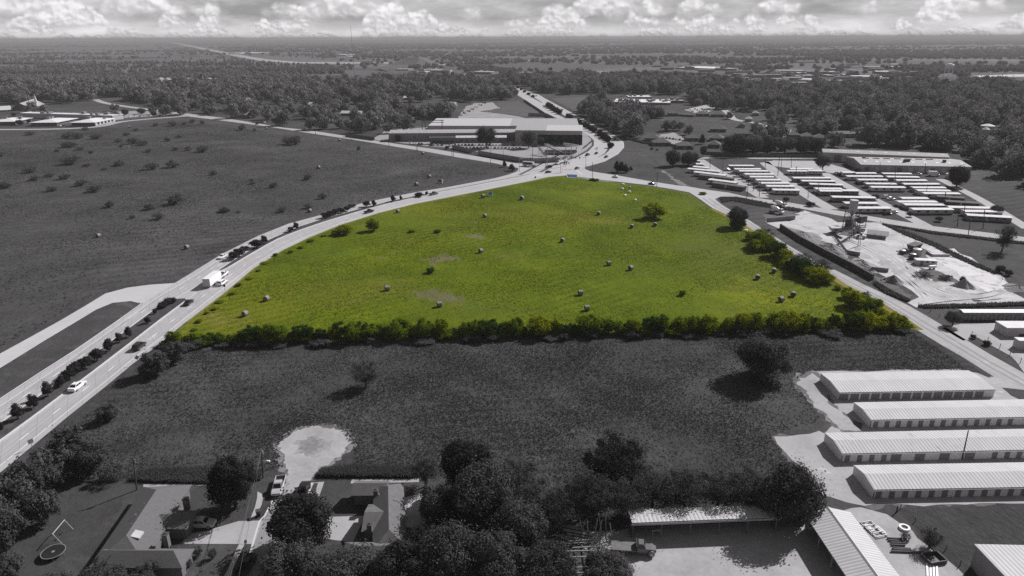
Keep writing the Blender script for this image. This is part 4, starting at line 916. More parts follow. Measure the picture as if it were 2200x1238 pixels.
r, L, D, h = building('factory_hall', 'tall steel factory shed with a wide dark open bay', FA, (1107, 310.5), (1250, 312), 30, (1107, 271.5), roof='mono', rise=1.2, wall=M_wallg, roofm=M_ribl, over=.4, open_front=True)
mb = MB(); mb.quad((0, -.01, 0), (L * .34, -.01, 0), (L * .34, -.01, h), (0, -.01, h)).quad((L * .34, -.01, h * .72), (L, -.01, h * .72), (L, -.01, h), (L * .34, -.01, h)); part('front_wall', mb, M_ribwall, r)
mb = MB(); mb.hexa([(-.4, -.46, h + .19), (L * .46, -.46, h + .19), (L * .46, D + .4, h + 1.44), (-.4, D + .4, h + 1.44), (-.4, -.46, h + .28), (L * .46, -.46, h + .28), (L * .46, D + .4, h + 1.52), (-.4, D + .4, h + 1.52)]); part('grey_roof_sheet', mb, M_ribm, r)
for i in range(6): pb = MB(); x = L * (.34 + .66 * i / 5); pb.box(x - .3, .02, 0, x + .3, .6, h * .72); part('column', pb, M_steel, r)
r, L, D, h = building('factory_office', 'flat-roofed factory office facing the car park', FA, (924, 310), (979, 309), 13, (926, 295.5), roof='flat', rise=.5, wall=M_brick, roofm=M_ribm, over=.3); windows(r, L, 6, 1.2, 3.2, 1.6)
r, L, D, h = building('factory_annex', 'low pale annex between the office and the big yard trees', FA, (979, 307), (1088, 306.5), 10.5, (979, 293), roof='mono', rise=.6, wall=M_wallg, roofm=M_ribl, over=.3); windows(r, L, 8, 1.2, 2.4, 1.5); skylights(r, L, D, h, 8, .35, 1.4, .5)
M_truss = plain('weathered_truss_steel', .20, .7, .2, .5)
def truss(label, a, b, za, zb, w=1.6, name='conveyor'):
    A_ = P(*a, za); B_ = P(*b, zb); d = (B_ - A_); n = max(3, int(d.length / 3)); r = thing(name, label, 'conveyor', (A_.x, A_.y, 0)); o = Vector((A_.x, A_.y, 0)); s = Vector((-d.y, d.x, 0)).normalized() * w / 2; up = Vector((0, 0, w))
    for nm, off in (('rail', s), ('rail', -s)):
        mb = MB(); mb.tube(A_ - o + off, B_ - o + off, .16).tube(A_ - o + off + up, B_ - o + off + up, .13)
        for i in range(n): p0 = A_.lerp(B_, i / n) - o + off; p1 = A_.lerp(B_, (i + 1) / n) - o + off; mb.tube(p0, p1 + up, .08, n=4)
        part('truss_side', mb, M_truss, r)
    mb = MB(); p, e = A_ - o, B_ - o; mb.hexa([p - s, p + s, e + s, e - s, p - s + Vector((0, 0, .15)), p + s + Vector((0, 0, .15)), e + s + Vector((0, 0, .15)), e - s + Vector((0, 0, .15))]); part('belt', mb, M_steel, r)
    for t in (.12, .5, .88):
        pm = A_.lerp(B_, t) - o
        if pm.z > 1.2: mb = MB(); mb.tube((pm.x, pm.y, 0), pm, .16).tube((pm.x + s.x * 2, pm.y + s.y * 2, 0), pm, .14); part('support', mb, M_galv, r)
    return r
truss('sloping conveyor bridge from the open factory bay to the yard', (1172, 313), (1207, 328), 18, 1.0)
truss('conveyor bridge on the right of the open factory bay', (1212, 312), (1242, 316), 17, 6)
truss('low conveyor left of the dark loading pit', (1156, 315), (1172, 335), 6, .8)
mb = MB(); mb.box(0, 0, 0, 30, .5, 2.4)
pit = thing('loading_rack', 'dark rack of stacked steel before the conveyors', 'rack', P(1172, 333), 0)
for i in range(5): m_ = MB(); m_.box(0, i * 3.2, .2, 26, i * 3.2 + 2.2, 1.6 + (i % 2) * .8); part('steel_bundle', m_, M_steel, pit)
for i in range(8): m_ = MB(); m_.box(i * 3.6, -.6, 0, i * 3.6 + .3, -.3, 3.4); part('post', m_, M_galv, pit)
gan = thing('gantry', 'high pipe gantry at the left end of the rear hall', 'gantry', P(908, 286), 0)
for x in (0, 3, 20): m_ = MB(); m_.tube((x, 0, 0), (x, 0, 13), .4); part('post', m_, M_steel, gan)
m_ = MB(); m_.tube((0, 0, 12.5), (22, 0, 12.5), .35).tube((0, 0, 10.5), (22, 0, 10.5), .3); part('pipe', m_, M_steel, gan)
def wallrun(name, label, pts, h, mat, cat='fence', thick=.12, posts=0, pm=None):
    q_ = gp(pts); o = q_[0].copy(); r = thing(name, label, cat, o); mb = MB()
    for a, b in zip(q_, q_[1:]):
        d = (b - a).normalized(); s = Vector((-d.y, d.x, 0)) * thick / 2; a_, b_ = a - o, b - o; mb.hexa([a_ - s, b_ - s, b_ + s, a_ + s] + [v + Vector((0, 0, h)) for v in (a_ - s, b_ - s, b_ + s, a_ + s)])
    part('panel', mb, mat, r)
    if posts:
        for p in resample(q_, posts): m2 = MB(); m2.box(p.x - o.x - .1, p.y - o.y - thick / 2 - .2, 0, p.x - o.x + .1, p.y - o.y - thick / 2 - .002, h + .15); part('post', m2, pm or M_galv, r)
    return r
wallrun('panel_fence', 'tall grey panel fence before the factory parking lot', [(972, 319.5), (1013, 329)], 3.4, M_wallg, posts=9)
wallrun('panel_fence', 'long grey panel fence curving along the factory road to the corner', [(1027.5, 333), (1075, 341), (1118, 348)], 3.6, M_wallg, posts=9)
wallrun('panel_fence', 'pale panel fence round the intersection corner of the yard', [(1117, 347.5), (1150, 349), (1200, 347)], 3.2, M_ribwall, posts=9)
wallrun('panel_fence', 'panel fence climbing beside the inner curve of the highway', [(1202, 346.5), (1234, 337.5), (1258, 324), (1271, 312)], 2.6, M_wallp, posts=9)
wallrun('panel_fence', 'corrugated fence behind the rear factory hall by the highway', [(1135, 250), (1175, 251), (1196, 262)], 4.0, M_wallg)
wallrun('panel_fence', 'dark hedge-like fence along the field by the highway', [(1126, 217), (1150, 233), (1174, 249)], 2.6, M_walld)
wallrun('panel_fence', 'dark fence at the road by the vehicles left of the factory', [(742, 293.5), (805, 302)], 3.2, M_walld)
wallrun('board_fence', 'brown board fence behind the houses by the curve', [(1345, 298), (1385, 309), (1440, 314), (1490, 322)], 2.0, M_wood)
wallrun('board_fence', 'dark board fence before the row of big trees', [(1510, 332), (1640, 338), (1760, 339)], 2.4, M_walld)
wallrun('board_fence', 'dark board fence along the far edge of the playing field', [(1405, 252), (1460, 250), (1490, 252)], 2.2, M_walld)
# school, church, school on the right, apartments
r, L, D, h = building('school', 'long white-roofed school building on the left', 'school', (45, 253), (243, 259), 9, (62, 241), roof='flat', rise=.6, wall=M_wallp, roofm=M_roofw, over=.4); roof_units(r, L, D, h, 9, 4, 4)
for i, (fl, fr, rear, lab) in enumerate((((-20, 270), (34, 269), (-10, 255), 'leftmost white-roofed school pavilion with dark eaves'), ((68, 271.5), (123, 271), (80, 255), 'middle white-roofed school pavilion with dark eaves'), ((155, 271.5), (205, 271), (170, 255), 'right white-roofed school pavilion with dark eaves'))):
    r, L, D, h = building('school_pavilion', lab, 'school', fl, fr, 8, rear, roof='hip', rise=2.2, wall=M_walld, roofm=M_roofw, over=1.6, group='school pavilions'); roof_units(r, L, D * .8, h + 1.0, 2, i, 4)
r, L, D, h = building('school_wing', 'pale end wing of the school facing the forecourt', 'school', (206, 271), (248, 262), 7, (215, 258), roof='flat', rise=.4, wall=M_wallp, roofm=M_roofw, over=.4); windows(r, L, 5, 1, 4, 2.5)
r, L, D, h = building('church', 'church with broad pale gable roof left of the school', 'church', (24, 238.5), (68, 237), 4, (4, 226), roof='gable_x', rise=7, wall=M_walld, roofm=plain('grey_tin_roof', .34, .5, .06, .2), over=1)
mb = MB(); mb.box(L * .8, D * .6, h, L * .8 + 3, D * .6 + 3, h + 7).loft([[(L * .8, D * .6, h + 7), (L * .8 + 3, D * .6, h + 7), (L * .8 + 3, D * .6 + 3, h + 7), (L * .8, D * .6 + 3, h + 7)], [(L * .8 + 1.45, D * .6 + 1.45, h + 16), (L * .8 + 1.55, D * .6 + 1.45, h + 16), (L * .8 + 1.55, D * .6 + 1.55, h + 16), (L * .8 + 1.45, D * .6 + 1.55, h + 16)]]); part('spire', mb, M_roofw, r)
building('church_hall', 'low pale church hall in front of the broad gable roof', 'church', (-15, 241), (24, 239), 3, (-5, 230), roof='gable', rise=3, wall=M_walld, roofm=plain('pale_tin_roof', .55, .5, .06, .2), over=1)
for fl, fr, hp, rear, lab, n in (((1291, 225), (1330, 226), 6, (1296, 216), 'left block of the white-roofed school by the highway', 4), ((1318, 224), (1440, 226), 4, (1345, 213), 'main white-roofed school block with many roof units', 14), ((1440, 222), (1470, 222), 5, (1400, 213.5), 'right end block of the white-roofed school', 5), ((1350, 216), (1400, 216), 7, (1365, 205.5), 'raised rear block of the white-roofed school', 3)):
    r, L, D, h = building('school_block', lab, 'school', fl, fr, hp, rear, roof='flat', rise=.5, wall=M_wallg, roofm=M_roofw, over=.3, group='flat white school blocks'); roof_units(r, L, D, h, n, n, 4.5); windows(r, L, 5, 1.2, 3, 1.6)
for fl, fr, lab in (((1788, 295.5), (1880, 296.5), 'long low apartment row in the trees above the warehouse'), ((1885, 297), (1920, 297.5), 'short apartment row right of the long one'), ((1850, 303), (1905, 304), 'flat dark-roofed row just behind the warehouse trees')):
    r, L, D, h = building('apartment_row', lab, 'apartments', fl, fr, 8, D=13, roof='hip', rise=2.0, wall=M_walld, roofm=M_shing2, over=.8, group='apartment rows in the trees'); windows(r, L, 9, 1.0, 1.6, 1.4, M_doorp)
TH = [(1384, 304, 1418, 305, 'large-roofed house beside the outside of the highway curve'), (1404, 314, 1440, 314, 'grey-roofed house with a fence facing the open slope'), (1456, 321, 1486, 321, 'dark hip-roofed house behind the two dark trees'), (1521, 318, 1546, 319, 'hip-roofed house between the small conifer and big tree'),
      (1524, 304, 1554, 305, 'hip-roofed house behind the fence of the big trees'), (1582, 294, 1612, 294.5, 'house with smooth grey roof in the trees below the playing field'), (1528, 284, 1560, 284.5, 'house roof just below the playing field'), (1499, 250.5, 1523, 250.5, 'hip-roofed house on the far edge of the playing field'),
      (1528, 251.5, 1556, 252, 'wide dark house where the town street meets the playing field'), (1437, 249, 1456, 249, 'dark house half hidden left of the playing field'), (1694, 297, 1720, 297.5, 'left grey-roofed house of the pair in the trees'), (1722, 300, 1748, 300.5, 'right grey-roofed house of the pair in the trees'), (1750, 303, 1775, 303.5, 'pale-roofed house left of the long apartments'),
      (1475, 304, 1500, 304, 'pale house roof behind the parked cars in the trees'), (1585, 240, 1606, 240.5, 'far house near the bend of the town street')]
TREEKEEP = []
for x0, y0, x1, y1, lab in TH:
    r, L, D, h = building('house', lab, 'house', (x0, y0), (x1, y1), 5, D=11, roof='hip', rise=3.2, h=3.0, wall=M_brick, roofm=M_shing if int(x0) % 2 else M_shing2, over=.7, group='houses in the town wood'); TREEKEEP.append((x0 - 5, y0 - 10, x1 + 5, y1 + 9)); opening(r, 'door', L * .45, 0, 1.2, 2.1, M_doorp); windows(r, L, 3, 1, 1.6, 1.2)
LH = [(511, 252, 530, 253, 'white-roofed house by the factory road under the trees'), (524, 219, 534, 219.5, 'tiny white-roofed house deep in the left wood'), (660, 229, 667, 229.5, 'tiny bright gable in the middle of the left wood'), (732, 249, 775, 250, 'white-roofed house in the clearing above the factory fence'), (867, 215, 881, 215, 'small pale house on the edge of the meadow in the wood'), (955, 229, 978, 229.5, 'pale shed behind the dirt yard'), (566, 243, 590, 243.5, 'low grey house between the roadside trees'), (468, 240, 490, 240.5, 'grey house at the left end of the wooded road'),
      (395, 205, 425, 205, 'white roof showing in the left wood near the back road'), (690, 186, 704, 186, 'white shed roof at the far side of the left wood')]
for x0, y0, x1, y1, lab in LH:
    r, L, D, h = building('house', lab, 'house', (x0, y0), (x1, y1), 4, D=10, roof='gable', rise=2.4, h=3.2, wall=M_wallg, roofm=M_roofw if 'white' in lab or 'bright' in lab or 'pale' in lab else M_shing2, over=.5, group='houses in the left wood'); TREEKEEP.append((x0 - 3, y0 - 9, x1 + 3, y1 + 6)); windows(r, L, 2, 1, 1.4, 1.2)
for i in range(9):
    x = 335 + i * 15; y = 176 + (i % 3) * .8; TREEKEEP.append((x - 2, y - 4, x + 14, y + 3))
    building('house', 'pale hip-roofed house in the far left row, ' + nth(i, 'from the left'), 'house', (x, y), (x + 11, y), 3, D=22, roof='hip', rise=5, h=4, wall=M_wallp, roofm=plain('pale_grey_shingle', .26, .9, .1, .2) if i == 0 else MATS['pale_grey_shingle'], over=1, group='far row of hip-roofed houses')  # one even pale grey shingle for the whole row
FARB = [(1447, 148.5, 1545, 152, 3.2, 141, 'long pale-roofed store among far parked cars'), (1562, 160, 1590, 160, 6, 153, 'grey boxy far store beside the brick wood'), (1705, 174, 1751, 174.5, 2.4, 168.5, 'bright-roofed long far building by a car lot'), (1668, 154.5, 1732, 155, 2, 150, 'long grey far warehouse above the town wood'), (1813, 153.5, 1842, 154, 2, 150.5, 'white far shed at the edge of town'), (1843, 168, 1894, 169, 2.2, 163, 'long white far roof right of the town centre'), (1955, 158, 1970, 158, 3, 154.5, 'small bright far shed left of the water tower'),
        (1820, 145, 1860, 145, 1.6, 142.5, 'thin white far roof on the plain'), (1710, 135, 1750, 135, 1.4, 133, 'thin pale far roof beyond the town'), (490, 117, 515, 117, 2, 112.5, 'white far building beside the pale highway strip'), (724, 120.5, 743, 120.5, 2.2, 116.5, 'white far block on the wooded rise'), (744, 124, 758, 124, 1.6, 121, 'low white far block beside the taller one'), (850, 152, 878, 152, 2.4, 147.5, 'grey far building by the dark orchard trees'), (884, 158, 916, 158, 2.6, 153.5, 'far building with white bays beside the meadow'),
        (912, 155, 937, 155, 3, 148.5, 'plain far building left of the highway'), (1005, 159, 1056, 160, 4, 151, 'long grey far warehouse right of the highway'), (1160, 162, 1178, 162, 2, 155.5, 'small bright far store beyond the tree line'), (1276, 158, 1315, 158, 3, 153, 'dark-fronted far building beyond the right wood'), (1345, 159, 1368, 159, 3, 154, 'dark square far building beyond the right wood'), (1780, 166, 1800, 166, 3, 160, 'grey far block in the town centre'), (1905, 157, 1935, 157.5, 2, 154, 'pale far row near the town edge')]
for x0, y0, x1, y1, hp, ry, lab in FARB:
    wh = any(w in lab for w in ('white', 'bright', 'pale-roofed')); r, L, D, h = building('far_building', lab, 'building', (x0, y0), (x1, y1), hp, (x0 + 3, ry), roof='flat', rise=.8, wall=M_wallg, roofm=M_roofw if wh else M_ribm, over=.3, group='far town buildings'); TREEKEEP.append((x0 - 3, ry - 1, x1 + 3, y1 + 3))
rf = random.Random(31)
for row, (y0, y1, n) in enumerate(((178, 187, 22), (166, 176, 24), (155, 165, 24), (143, 153, 22))):
    xs = sorted(rf.uniform(*((1600, 1830) if row == 0 else (1440, 1930) if row < 3 else (1400, 1960))) for _ in range(n))
    for i, x in enumerate(xs):
        y = rf.uniform(y0, y1); m = ppm(x, y); L = rf.uniform(14, 60); D = rf.uniform(14, 45); r, LL, DD, h = building('far_building', 'small far roof in the ' + ('nearest', 'second', 'third', 'farthest')[row] + ' band of town roofs, ' + nth(i, 'from the left'), 'building', (x, y), (x + L * m, y + rf.uniform(-.1, .3)), 3, D=D, roof=rf.choice(('flat', 'flat', 'gable')), rise=rf.choice((.5, 1.2)) , h=rf.uniform(4, 7), wall=rf.choice((M_wallg, M_wallp, M_brick)), roofm=rf.choice((M_roofw, M_ribm, M_wallp, M_shing2, M_wallg)), over=.2, group='small far town roofs')
for row, (xa, xb, y0, y1, n) in enumerate(((1080, 1420, 158, 163, 16), (845, 1060, 152, 160, 10))):
    xs = sorted(rf.uniform(xa, xb) for _ in range(n))
    for i, x in enumerate(xs):
        y = rf.uniform(y0, y1); m = ppm(x, y); L = rf.uniform(12, 45); building('far_building', 'small far roof on the plain ' + ('beyond the right tree line, ', 'around the far highway, ')[row] + nth(i, 'from the left'), 'building', (x, y), (x + L * m, y), 3, D=rf.uniform(12, 30), roof='flat', rise=.5, h=rf.uniform(4, 7), wall=rf.choice((M_wallg, M_wallp)), roofm=rf.choice((M_roofw, M_ribm, M_wallp, M_wallg)), over=.2, group='small far roofs on the plain')
for i in range(16):
    x = 1480 + (i * 137 % 700); y = 196 + (i * 53 % 84); TREEKEEP.append((x - 4, y - 8, x + 18, y + 2))
    building('house', 'roof showing through the right wood, ' + nth(i, 'of those scattered there'), 'house', (x, y), (x + 13, y + .3), 4, D=10, roof='hip', rise=2.4, h=3.2, wall=M_wallg, roofm=(M_shing2, M_ribm, M_wallp, M_shing)[i % 4], over=.5, group='roofs scattered in the right wood')
mb = MB(); vs = []
dm = thing('embankment', 'pale grassy mound of the far highway crossing', 'embankment', P(885, 139)); L_ = (P(915, 139) - P(855, 139)).length
mb.loft([[(x, -60, -.5), (x, -10, hh), (x, 60, hh), (x, 140, -.5)] for x, hh in ((-L_ * .75, .2), (-L_ * .3, 22), (L_ * .25, 26), (L_ * .8, .2))]); part('slope', mb, P_pale, dm)
wt = P(2035, 170.5); s = 1.0; Hh = HT(2035, 170.5, 34); w_ = 17 / ppm(2035, 170.5) / 2
r = thing('water_tower', 'white water tower on slender legs above the far town', 'water tower', wt)
tk = MB(); tk.loft([[(w_ * k * math.cos(a * .3927), w_ * k * math.sin(a * .3927), z) for a in range(16)] for k, z in ((.35, Hh * .64), (.8, Hh * .68), (1, Hh * .76), (1, Hh * .9), (.7, Hh * .97), (.1, Hh))]); part('tank', tk, M_roofw, r)
for a in range(6): lb = MB(); c_, s_ = math.cos(a * 1.047), math.sin(a * 1.047); lb.tube((w_ * 1.25 * c_, w_ * 1.25 * s_, 0), (w_ * .85 * c_, w_ * .85 * s_, Hh * .74), w_ * .07); part('leg', lb, M_white, r)
lb = MB(); lb.tube((0, 0, 0), (0, 0, Hh * .66), w_ * .12); part('riser', lb, M_white, r)
mp = P(763, 181); mh = HT(763, 181, 126); r = thing('radio_mast', 'thin lattice radio mast standing against the clouds', 'mast', mp); mb = MB(); mb.tube((0, 0, 0), (0, 0, mh), .55, .25, 4); part('lattice', mb, M_galv, r)
for px_, nm in ((2118, 'larger'), (2114, 'smaller')):
    y_ = 288 if nm == 'larger' else 296.5; w2 = (27 if nm == 'larger' else 15) / ppm(px_, y_) / 2; r = thing('storage_tank', nm + ' round white flat tank in the right wood', 'tank', P(px_, y_), 0, 'round white tanks'); mb = MB(); mb.tube((0, 0, 0), (0, 0, 8), w2, w2, 24); part('wall', mb, M_wallp, r); mb = MB(); mb.tube((0, 0, 8.01), (0, 0, 9.5), w2, w2 * .3, 24); part('roof', mb, M_roofw, r); TREEKEEP.append((px_ - w2 * 2 - 12, y_ - 12, px_ + w2 + 14, y_ + 9))
# ------------------------------------------------------------------ vehicles (local axes: x forward, z up)
CARSC = 1.08
def car_body(prof, W):
    """loft along the length: (x, z_low, z_belt, half width factor)"""
    mb = MB(); secs = []
    for x, zl, zb, k in prof:
        w = W / 2 * k; secs.append([(x, -w * .92, zl), (x, -w, zl + (zb - zl) * .35), (x, -w * .97, zb - .05), (x, -w * .86, zb), (x, w * .86, zb), (x, w * .97, zb - .05), (x, w, zl + (zb - zl) * .35), (x, w * .92, zl)])
    return mb.loft(secs)
def wheels(root, xs, W, r=.34, t=.22):
    for x in xs:
        for sy in (-1, 1):
            y = sy * (W / 2 - t / 2 - .01); mb = MB(); mb.tube((x, y - t / 2, r), (x, y + t / 2, r), r, n=14); o = part('wheel', mb, M_tyre, root)
            mb = MB(); yo = y + sy * (t / 2 + .004); mb.tube((x, yo - .006, r), (x, yo + .006, r), r * .6, n=10); part('rim', mb, M_rim, o)
def cabin(root, b0, b1, t0, t1, zb, zt, W, paint, mull=()):
    """roof and glass: belt from b0 (rear) to b1 (front), roof from t0 to t1"""
    wb, wt = W / 2 * .88, W / 2 * .70
    B = [(b0, -wb, zb - .03), (b1, -wb, zb - .03), (b1, wb, zb - .03), (b0, wb, zb - .03)]; T = [(t0, -wt, zt), (t1, -wt, zt), (t1, wt, zt), (t0, wt, zt)]
    mb = MB(); mb.hexa(B + T); mb.box(t0 + .1, -wt + .06, zt, t1 - .1, wt - .06, zt + .05); part('cabin', mb, paint, root)
    def pane(nm, a, b, c, d, u0=.07, u1=.93, v0=.12, v1=.88):
        a, b, c, d = map(Vector, (a, b, c, d)); f = lambda u, v: a.lerp(b, u).lerp(d.lerp(c, u), v); n = (b - a).cross(d - a).normalized() * .008
        mb = MB(); mb.quad(*[f(u, v) + n for u, v in ((u0, v0), (u1, v0), (u1, v1), (u0, v1))]); part(nm, mb, M_glass, root)
    pane('windscreen', B[1], B[2], T[2], T[1]); pane('rear_window', B[3], B[0], T[0], T[3])
    cuts = [.06] + list(mull) + [.94]
    for i in range(len(cuts) - 1):
        pane('side_window', B[0], B[1], T[1], T[0], cuts[i] + .015, cuts[i + 1] - .015); pane('side_window', B[2], B[3], T[3], T[2], 1 - cuts[i + 1] + .015, 1 - cuts[i] - .015)
def lights(root, xf, xr, W, z):
    for sy in (-1, 1):
        mb = MB(); mb.box(xf - .05, sy * W * .36 - .17, z - .08, xf + .02, sy * W * .36 + .17, z + .08); part('headlight', mb, M_lamp, root)
        mb = MB(); mb.box(xr - .02, sy * W * .38 - .14, z, xr + .05, sy * W * .38 + .14, z + .2); part('tail_light', mb, M_steel, root)
def sedan(paint):
    r = thing('car', 'car', 'car'); W = 1.82
    part('body', car_body([(-2.35, .42, .80, .78), (-2.25, .28, .96, .94), (-1.5, .24, 1.0, 1), (.9, .22, .96, 1), (1.7, .25, .86, .97), (2.25, .30, .74, .88), (2.35, .40, .62, .74)], W), paint, r)
    cabin(r, -1.75, 1.05, -1.05, .25, .98, 1.44, W, paint, (.5,)); wheels(r, (-1.4, 1.45), W); lights(r, 2.27, -2.32, W, .62); return r
def suv(paint):
    r = thing('suv', 'SUV', 'car'); W = 1.92
    part('body', car_body([(-2.35, .5, .95, .9), (-2.28, .36, 1.08, .97), (-1.5, .3, 1.12, 1), (1.0, .3, 1.10, 1), (1.8, .33, 1.0, .97), (2.25, .4, .86, .9), (2.35, .5, .72, .78)], W), paint, r)
    cabin(r, -2.22, 1.15, -1.95, .45, 1.1, 1.72, W, paint, (.36, .66)); wheels(r, (-1.4, 1.45), W, .38); lights(r, 2.27, -2.34, W, .75); return r
def pickup(paint, bed=None):
    r = thing('pickup_truck', 'pickup', 'pickup truck'); W = 1.98
    part('body', car_body([(-.55, .42, 1.12, 1), (1.4, .4, 1.12, 1), (2.2, .42, 1.06, .98), (2.75, .46, .94, .93), (2.85, .55, .8, .85)], W), paint, r)
    cabin(r, -.5, 1.5, -.35, .75, 1.12, 1.80, W, paint, (.52,))
    mb = MB(); mb.box(-2.85, -.93, .5, -.56, .93, .72).box(-2.85, -.97, .721, -.56, -.87, 1.12).box(-2.85, .87, .721, -.56, .97, 1.12).box(-2.85, -.86, .721, -2.77, .86, 1.10); part('cargo_bed', mb, bed or paint, r)
    mb = MB(); mb.box(-2.76, -.86, .722, -.57, .86, .74); part('bed_liner', mb, M_tyre, r)
    wheels(r, (-1.75, 1.75), W, .40); lights(r, 2.78, -2.86, W, .8); return r
def flatbed(paint):
    r = thing('flatbed_truck', 'flatbed', 'truck'); W = 2.3
    part('hood', car_body([(1.2, .6, 1.55, .8), (2.3, .62, 1.5, .76), (3.1, .66, 1.38, .66), (3.2, .75, 1.2, .6)], W), paint, r)
    part('cab_body', car_body([(-.35, .6, 1.6, .92), (1.3, .6, 1.6, .92)], W), paint, r); cabin(r, -.3, 1.3, -.2, .8, 1.6, 2.5, W * .98, paint)
    for sy in (-1, 1): mb = MB(); mb.tube((2.3, sy * .95 - .22, .72), (2.3, sy * .95 + .22, .72), .62, n=12); part('fender', mb, paint, r)
    mb = MB(); mb.box(-5.2, -1.25, 1.05, -.55, 1.25, 1.25); part('deck', mb, M_wood, r); mb = MB(); mb.box(-.54, -1.2, 1.05, -.42, 1.2, 2.3); part('headboard', mb, M_steel, r)
    mb = MB(); mb.box(-5.1, -.45, .7, 2.6, .45, 1.0); part('chassis', mb, M_steel, r); wheels(r, (-3.9, 2.3), W * 1.02, .5, .3); lights(r, 3.15, -5.22, W * .8, .9); return r
def box_truck(paint):
    r = thing('delivery_truck', 'delivery truck', 'truck'); W = 2.4
    mb = MB(); mb.box(-4.0, -1.22, .9, 1.6, 1.22, 3.5); part('cargo_box', mb, paint, r); part('cab_body', car_body([(1.7, .5, 1.7, .95), (3.1, .5, 1.5, .92), (3.5, .6, 1.2, .8)], W), paint, r)
    cabin(r, 1.72, 2.9, 1.75, 2.35, 1.6, 2.4, W, paint); wheels(r, (-2.6, 2.5), W, .48, .3); lights(r, 3.42, -4.0, W, .8); return r
def mixer(paint):
    r = thing('mixer_truck', 'mixer', 'truck'); W = 2.5
    mb = MB(); mb.box(-4.2, -.5, .8, 3.8, .5, 1.15); part('chassis', mb, M_steel, r); part('cab_body', car_body([(2.0, .6, 2.0, .95), (3.6, .6, 1.9, .95), (4.1, .7, 1.5, .85)], W), paint, r); cabin(r, 2.05, 3.7, 2.15, 3.2, 1.95, 2.95, W, paint)
    secs = []
    for x, rad, z in ((1.7, .5, 2.0), (1.3, .95, 2.1), (.2, 1.25, 2.35), (-1.2, 1.28, 2.6), (-2.6, .95, 2.9), (-3.6, .5, 3.15)): secs.append([(x, rad * math.cos(a * .4488), z + rad * math.sin(a * .4488)) for a in range(14)])
    mb = MB(); mb.loft(secs); part('drum', mb, M_carw, r); mb = MB(); mb.hexa([(-4.6, -.4, 2.2), (-3.7, -.4, 2.5), (-3.7, .4, 2.5), (-4.6, .4, 2.2), (-4.4, -.6, 3.4), (-3.5, -.6, 3.7), (-3.5, .6, 3.7), (-4.4, .6, 3.4)]); part('chute', mb, M_galv, r)
    wheels(r, (-3.4, -2.2, 3.0), W, .52, .32); lights(r, 4.0, -4.2, W, .9); return r
def bus(paint):
    r = thing('shuttle_bus', 'bus', 'bus'); W = 2.4; part('body', car_body([(-4, .5, 2.7, .97), (2.4, .5, 2.8, 1), (2.9, .5, 2.6, .97)], W), paint, r); part('hood', car_body([(2.91, .5, 1.5, .9), (4.1, .55, 1.3, .84)], W), paint, r)
    for sy in (-1, 1): mb = MB(); mb.box(-3.7, sy * 1.21 - .01, 1.5, 2.2, sy * 1.21 + .01, 2.3); part('side_window', mb, M_glass, r)
    wheels(r, (-2.5, 3.2), W, .45, .3); lights(r, 4.05, -4, W * .9, .8); return r
def trailer(paint):
    r = thing('box_trailer', 'trailer', 'trailer'); mb = MB(); mb.box(-5.2, -1.22, .7, 3.6, 1.22, 3.3); part('cargo_box', mb, paint, r)
    mb = MB(); mb.box(-5.24, -1.15, .8, -5.205, -.03, 3.2).box(-5.24, .03, .8, -5.205, 1.15, 3.2); part('rear_door', mb, M_wallp, r); mb = MB(); mb.box(3.61, -.1, .5, 5.0, .1, .7); part('hitch', mb, M_steel, r)
    for sy in (-1, 1): mb = MB(); mb.box(-2.4, sy * 1.3 - .12, .75, -.2, sy * 1.3 + .12, .95); part('fender', mb, M_galv, r)
    wheels(r, (-1.9, -.8), 2.6, .36, .26); return r
def semi(paint):
    r = thing('car_transporter', 'transporter', 'truck'); W = 2.5; part('cab_body', car_body([(4.0, .6, 2.2, .95), (6.0, .6, 2.0, .95), (7.3, .7, 1.6, .8)], W), paint, r); cabin(r, 4.1, 6.0, 4.2, 5.4, 2.1, 3.2, W, paint)
    mb = MB(); mb.box(-9, -1.25, 1.0, 3.7, 1.25, 1.3); part('deck', mb, M_steel, r)
    for x in (-6.5, -1.5, 2.5): mb = MB(); mb.box(x - 1.9, -.9, 1.31, x + 1.9, .9, 2.1).box(x - 1.2, -.75, 2.101, x + .8, .75, 2.7); part('load', mb, M_carw, r)
    wheels(r, (-7.5, -6.4, 3.2, 6.3), W, .52, .3); return r
VP = {}
def vehicle(kind, paint, px, py, to, label, group=None, sc=CARSC):
    """to: a second photo pixel the vehicle's nose points at"""
    key = (kind.__name__, paint.name)
    if key not in VP: VP[key] = Proto(kind(paint))
    p = P(px, py); d = P(*to) - p
    return VP[key].put((p.x, p.y, .028), math.atan2(d.y, d.x), label, group, (sc, sc, sc))
HWG = 'vehicles on the divided highway'
vehicle(sedan, M_carw, 167, 834, (240, 778), 'white sedan on the highway nearest the bottom left', HWG, 1.2)
vehicle(suv, M_carb, 300, 748, (365, 695), 'black SUV on the highway beside the hedge end', HWG, 1.15)
vehicle(sedan, M_carb, 406, 653, (455, 612), 'dark sedan on the highway at the tip of the planted median', HWG, 1.1)
vehicle(suv, M_carw, 478, 611, (520, 582), 'white SUV beside the towed box trailer', HWG, 1.1)
vehicle(trailer, M_carw, 460, 608.5, (483, 591), 'tall white box trailer towed by a white pickup', HWG, 1.15)
vehicle(pickup, M_carw, 480, 593.5, (510, 571), 'white pickup towing the tall box trailer', HWG, 1.1)
vehicle(sedan, M_carw, 478, 554.5, (440, 577), 'white sedan alone on the far carriageway by the bushes', HWG, 1.1)
vehicle(pickup, M_carb, 754, 446.5, (715, 457), 'dark pickup on the far carriageway behind the median bushes', HWG)
vehicle(pickup, M_carb, 793, 457, (840, 444), 'dark pickup on the near carriageway below two round median trees', HWG)
